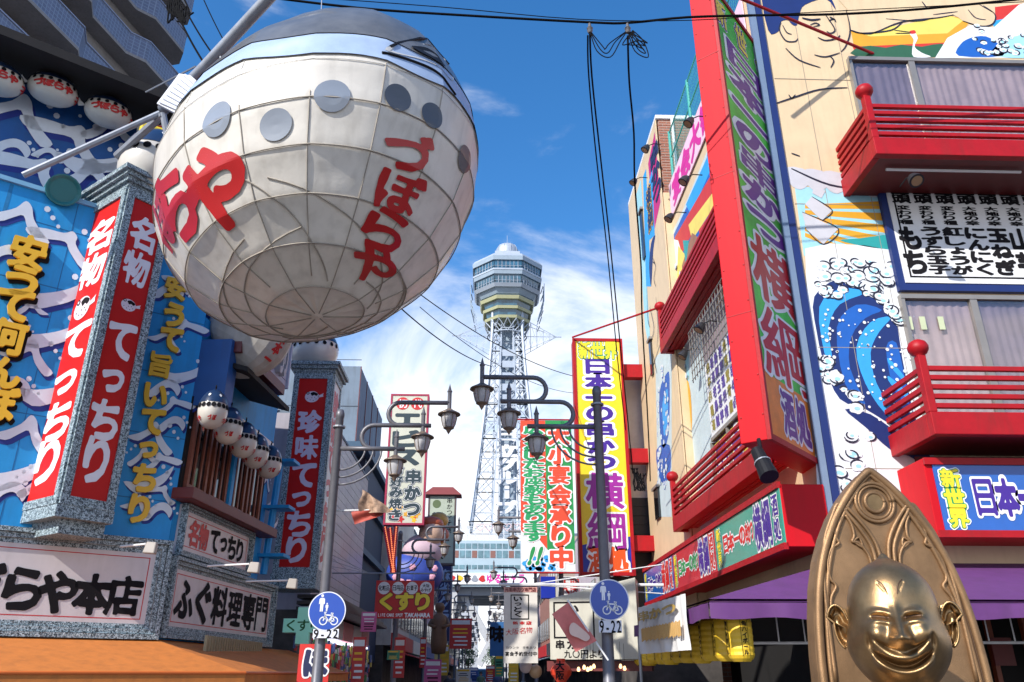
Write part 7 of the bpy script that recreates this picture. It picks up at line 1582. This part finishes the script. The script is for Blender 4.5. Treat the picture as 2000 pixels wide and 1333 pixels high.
cbx = thing('cable_joint', 'tangle of thin wires beside the yellow sign', 'cables', pt(1240, 950, 22))
for k in range(8):
    c = [pt(1232 + k * 2, 915, 22), pt(1240 + rs.uniform(-6, 20), 945, 22), pt(1236 + rs.uniform(0, 26), 958, 22), pt(1250 + rs.uniform(-10, 12), 925, 22)]; MB().tube(spl([tuple(q) for q in c], 5, False), .018, 4).build('cable_loop', WB, cbx)
# ------------------------------------------------------------------ bronze statue
YSt = 4.25; Fs = FY(YSt)
BZ = mat('bronze_paint', (.33, .21, .10), .36, metal=.9, var=.3, scale=7, bump=.12, bscale=260); BZ2 = mat('aged_bronze_plate', (.30, .175, .085), .48, metal=.6, var=.35, scale=3.5, bump=.2, bscale=220, dirt=.25)
BZD = mat('bronze_groove', (.10, .055, .03), .55, metal=.5)
stt = thing('bronze_statue', 'smiling bald bronze statue seated in a pointed arch at the lower right', 'statue', Fs.at(*Fs.px(1755, 1250)))
c_of = lambda z: Fs.px(1755 - (1250 - z) * .178, z)
ax = Fs.px(1755, 1250)[0]
zTop = Fs.px(1697, 917)[1]
hwid = [(zTop, 0.005)]
halfL = [(925, .035), (945, .10), (975, .175), (1010, .245), (1050, .305), (1095, .355), (1150, .395), (1210, .42), (1280, .435), (1340, .44), (1500, .45)]
hts = [(Fs.px(1740, v)[1], w) for v, w in halfL]
def arch(k, dz=0): return [(ax - w * k, z + dz) for z, w in hts[::-1]] + [(ax, zTop * 1 + dz)] + [(ax + w * k, z + dz) for z, w in hts]
MB().prism(Fs, arch(1.0), -.12, 0).build('arch_plate', BZ2, stt, bevel=.012)
MB().tube([Fs.at(x, z, .005) for x, z in spl(arch(.955, -.012), 3, False)], .022, 8).build('outer_rim', BZ2, stt, smooth=True)
MB().tube([Fs.at(x, z, .004) for x, z in spl(arch(.86, -.035), 3, False)], .013, 8).build('inner_rim', BZ2, stt, smooth=True)
MB().tube([Fs.at(x, z, .001) for x, z in spl(arch(.905, -.022), 3, False)], .007, 6).build('rim_groove', BZD, stt, smooth=True)
rc = Fs.px(1703, 982); 
for r, tr in ((.105, .011), (.088, .008), (.052, .012)): MB().tube([Fs.at(ax + r * math.cos(a), rc[1] + r * math.sin(a), .006) for a in [k * math.pi / 16 for k in range(33)]], tr, 8).build('rosette_ring', BZ2, stt, smooth=True)
MB().poly([Fs.at(ax + .05 * math.cos(a), rc[1] + .05 * math.sin(a), .012) for a in [k * math.pi / 12 for k in range(24)]]).build('rosette_boss', BZ, stt)
zc = rc[1]
for sd_ in (-1, 1):
    X = lambda x: ax + sd_ * x
    mk = lambda pts, r=.011, nm='tracery': MB().tube([Fs.at(X(x), zc + z, .008) for x, z in spl(pts, 5, False)], r, 8).build(nm, BZ2, stt, smooth=True)
    mk([(.02, -.32), (.035, -.22), (.08, -.13), (.15, -.04), (.19, .0)]); mk([(.05, -.36), (.06, -.24), (.11, -.14), (.165, -.06), (.205, -.01), (.25, -.08), (.3, -.18), (.33, -.3), (.35, -.5), (.36, -.9)])
    mk([(.175, -.07), (.15, -.12), (.145, -.18), (.16, -.21), (.125, -.22), (.085, -.28), (.075, -.36)], .008); mk([(.185, -.07), (.24, -.13), (.245, -.19), (.235, -.22), (.28, -.25), (.31, -.32), (.31, -.40), (.285, -.44), (.32, -.5), (.335, -.6)], .008)
    mk([(.155, -.21), (.12, -.19), (.11, -.24), (.155, -.21)], .006)
    mk([(.02, .145), (.1, .08), (.165, .01)], .009)
# head
hc = pt(1748, 1222, 3.72); HW, HH, HDp = .203, .285, .21; NU2, NV2 = 220, 200
def g(x, y, cx, cy, sx, sy): return math.exp(-((x - cx) / sx) ** 2 - ((y - cy) / sy) ** 2)
HPZ = [-1, -.97, -.88, -.75, -.58, -.40, -.22, -.05, .12, .30, .46, .62, .76, .87, .95, 1.0, 1.04, 1.09, 1.12]
HPW = [0, .30, .56, .76, .93, 1.03, 1.05, 1.0, .95, .93, .89, .81, .68, .52, .34, .20, .12, .06, 0]
PROF = spl(list(zip(HPZ, HPW)), 12, False)
def headp(i, j):
    l = 2 * math.pi * i / NU2; u = j / NV2 * (len(PROF) - 1); k = min(int(u), len(PROF) - 2); z = PROF[k][0] + (PROF[k + 1][0] - PROF[k][0]) * (u - k); w = max(0, PROF[k][1] + (PROF[k + 1][1] - PROF[k][1]) * (u - k))
    x = w * math.sin(l); y = -w * math.cos(l)
    X_, Y_, Z_ = x * HW, y * HDp, z * HH
    if y < .1:
        f = min(1, (.1 - y) * 1.5); f = f * f * (3 - 2 * f); d = 0
        d += .055 * (g(x, z, .46, -.12, .27, .23) + g(x, z, -.46, -.12, .27, .23))       # cheeks
        d += .085 * g(x, z, 0, -.13, .13, .19) + .045 * g(x, z, 0, -.24, .17, .08) + .03 * (g(x, z, .13, -.24, .07, .06) + g(x, z, -.13, -.24, .07, .06))   # nose
        d += .02 * g(x, z, 0, .12, .10, .14)
        for s_ in (-1, 1):
            ey = .08 + .10 * (abs(x) - .15) - .18 * (abs(x) - .30) ** 2 * 3
            if s_ * x > 0:
                band = math.exp(-((z - ey) / .030) ** 2) * math.exp(-((abs(x) - .31) / .17) ** 4); d -= .022 * band
                d += .016 * math.exp(-((z - ey + .07) / .04) ** 2) * math.exp(-((abs(x) - .31) / .18) ** 4) + .018 * math.exp(-((z - ey - .075) / .045) ** 2) * math.exp(-((abs(x) - .30) / .2) ** 4)
                br = .30 + .35 * (abs(x) - .10); d -= .006 * math.exp(-((z - (.62 - 1.1 * (.28 - abs(x)))) / .02) ** 2) * (.14 < abs(x) < .27)
        # wide grin
        my = -.60 + .62 * x * x
        if abs(x) < .62:
            e = max(0, 1 - (abs(x) / .60) ** 6); d -= .050 * math.exp(-((z - my) / .036) ** 2) * e
            d += .034 * math.exp(-((z - (my + .10)) / .065) ** 2) * max(0, 1 - (abs(x) / .5) ** 2); d += .035 * math.exp(-((z - (my - .10)) / .06) ** 2) * e
            d -= .028 * math.exp(-((z - (my + .21 + .0 * x)) / .028) ** 2) * math.exp(-((abs(x) - .34) / .2) ** 2)
        d -= .030 * g(abs(x), z, .60, -.26, .05, .10)
        Y_ -= d * f; X_ += d * f * x * .25
    return Matrix.Rotation(R(-23), 3, 'Z') @ Vector((X_, Y_, Z_))
mb = MB(); vs = [hc + headp(i, j) for j in range(NV2 + 1) for i in range(NU2)]
mb.add(vs, [(j * NU2 + i, j * NU2 + (i + 1) % NU2, (j + 1) * NU2 + (i + 1) % NU2, (j + 1) * NU2 + i) for j in range(NV2) for i in range(NU2)])
hd = mb.build('body', BZ, stt, smooth=True)
# shoulders and torso as part of the figure
tmb = MB(); prof = [(.30, -1.3), (.33, -1.0), (.34, -.75), (.34, -.6), (.31, -.48), (.25, -.38), (.16, -.30), (.12, -.22), (.11, -.1)]
vs = []
for r, z in prof:
    for k in range(40):
        a = 2 * math.pi * k / 40; vs.append(hc + Vector((r * .78 * math.cos(a), r * .6 * math.sin(a) + .05, z)))
tmb.add(vs, [(i * 40 + k, i * 40 + (k + 1) % 40, (i + 1) * 40 + (k + 1) % 40, (i + 1) * 40 + k) for i in range(len(prof) - 1) for k in range(40)]); tmb.build('torso', BZ, stt, smooth=True)
RE = Matrix.Rotation(R(-23), 3, 'Z')
for sd_ in (-1, 1):
    MB().tube([hc + Vector((sd_ * .16, .05, -.37)), hc + Vector((sd_ * .25, .02, -.5)), hc + Vector((sd_ * .28, -.04, -.8)), hc + Vector((sd_ * .24, -.16, -1.0))], [.11, .105, .09, .07], 16).build('arm', BZ, stt, smooth=True)
    # ears: cupped shell
    em = MB(); n = 18; rings = 6; vs = []
    for j in range(rings + 1):
        t_ = j / rings
        for k in range(n):
            a = 2 * math.pi * k / n; rx, rz = .055 * (1 - .78 * t_), .115 * (1 - .7 * t_) * (1.0 if math.sin(a) > 0 else .95)
            vs.append(hc + RE @ Vector((sd_ * (.195 + .025 + rx * math.cos(a) * .8 + (.02 if math.sin(a) > .3 else -.01)), .03 + .04 * math.sin(t_ * math.pi) , .0 + rz * .85 * math.sin(a))))
    for t_ in (0,):
        for k in range(n): a = 2 * math.pi * k / n; vs.append(hc + RE @ Vector((sd_ * (.19 + .02 + .045 * math.cos(a)), .08, .085 * math.sin(a))))
    N2 = (rings + 1) * n
    fs = [(j * n + k, j * n + (k + 1) % n, (j + 1) * n + (k + 1) % n, (j + 1) * n + k) for j in range(rings) for k in range(n)] + [tuple(range(rings * n, rings * n + n))] + [(k, N2 + k, N2 + (k + 1) % n, (k + 1) % n) for k in range(n)] + [tuple(range(N2, N2 + n))]
    em.add(vs, fs); em.build('ear', BZ, stt, smooth=True)
    MB().tube([hc + RE @ Vector((sd_ * (.195 + .025 + .046 * math.cos(a) + (.02 if math.sin(a) > .3 else -.01)), .025, .096 * math.sin(a))) for a in [2 * math.pi * k / 24 - math.pi / 2 + .2 for k in range(21)]], .006, 8).build('ear_rim', BZ, stt, smooth=True)
# eye slits and brow lines
RH = Matrix.Rotation(R(-23), 3, 'Z')
def fp(x, z, o):
    # point on the carved face surface
    k = 0
    while k < len(PROF) - 2 and PROF[k + 1][0] < z: k += 1
    j = (k + (z - PROF[k][0]) / (PROF[k + 1][0] - PROF[k][0])) / (len(PROF) - 1) * NV2; w = PROF[k][1]
    i = math.asin(max(-1, min(1, x / w))) / (2 * math.pi) * NU2
    v = headp(i, j); return hc + v + RE @ Vector((0, -o, 0))
for sd_ in (-1, 1):
    pts = [fp(sd_ * x, .08 + .10 * (x - .15) - .54 * (x - .30) ** 2, .001) for x in (.15, .2, .26, .32, .38, .44, .48)]
    MB().tube(spl([tuple(p) for p in pts], 4, False), .0065, 6).build('eye', BZD, stt, smooth=True)
    pts = [fp(sd_ * x, zq, .0) for x, zq in ((.10, .42), (.12, .50), (.17, .58), (.25, .64))]
    MB().tube(spl([tuple(p) for p in pts], 4, False), .003, 5).build('brow_line', BZD, stt)
MB().cbox(ax - .5, ax + .5, YSt - .75, YSt + .2, 0, .75).build('pedestal', mat('stone_pedestal', (.25, .24, .23), .7, bump=.3), stt, bevel=.02)
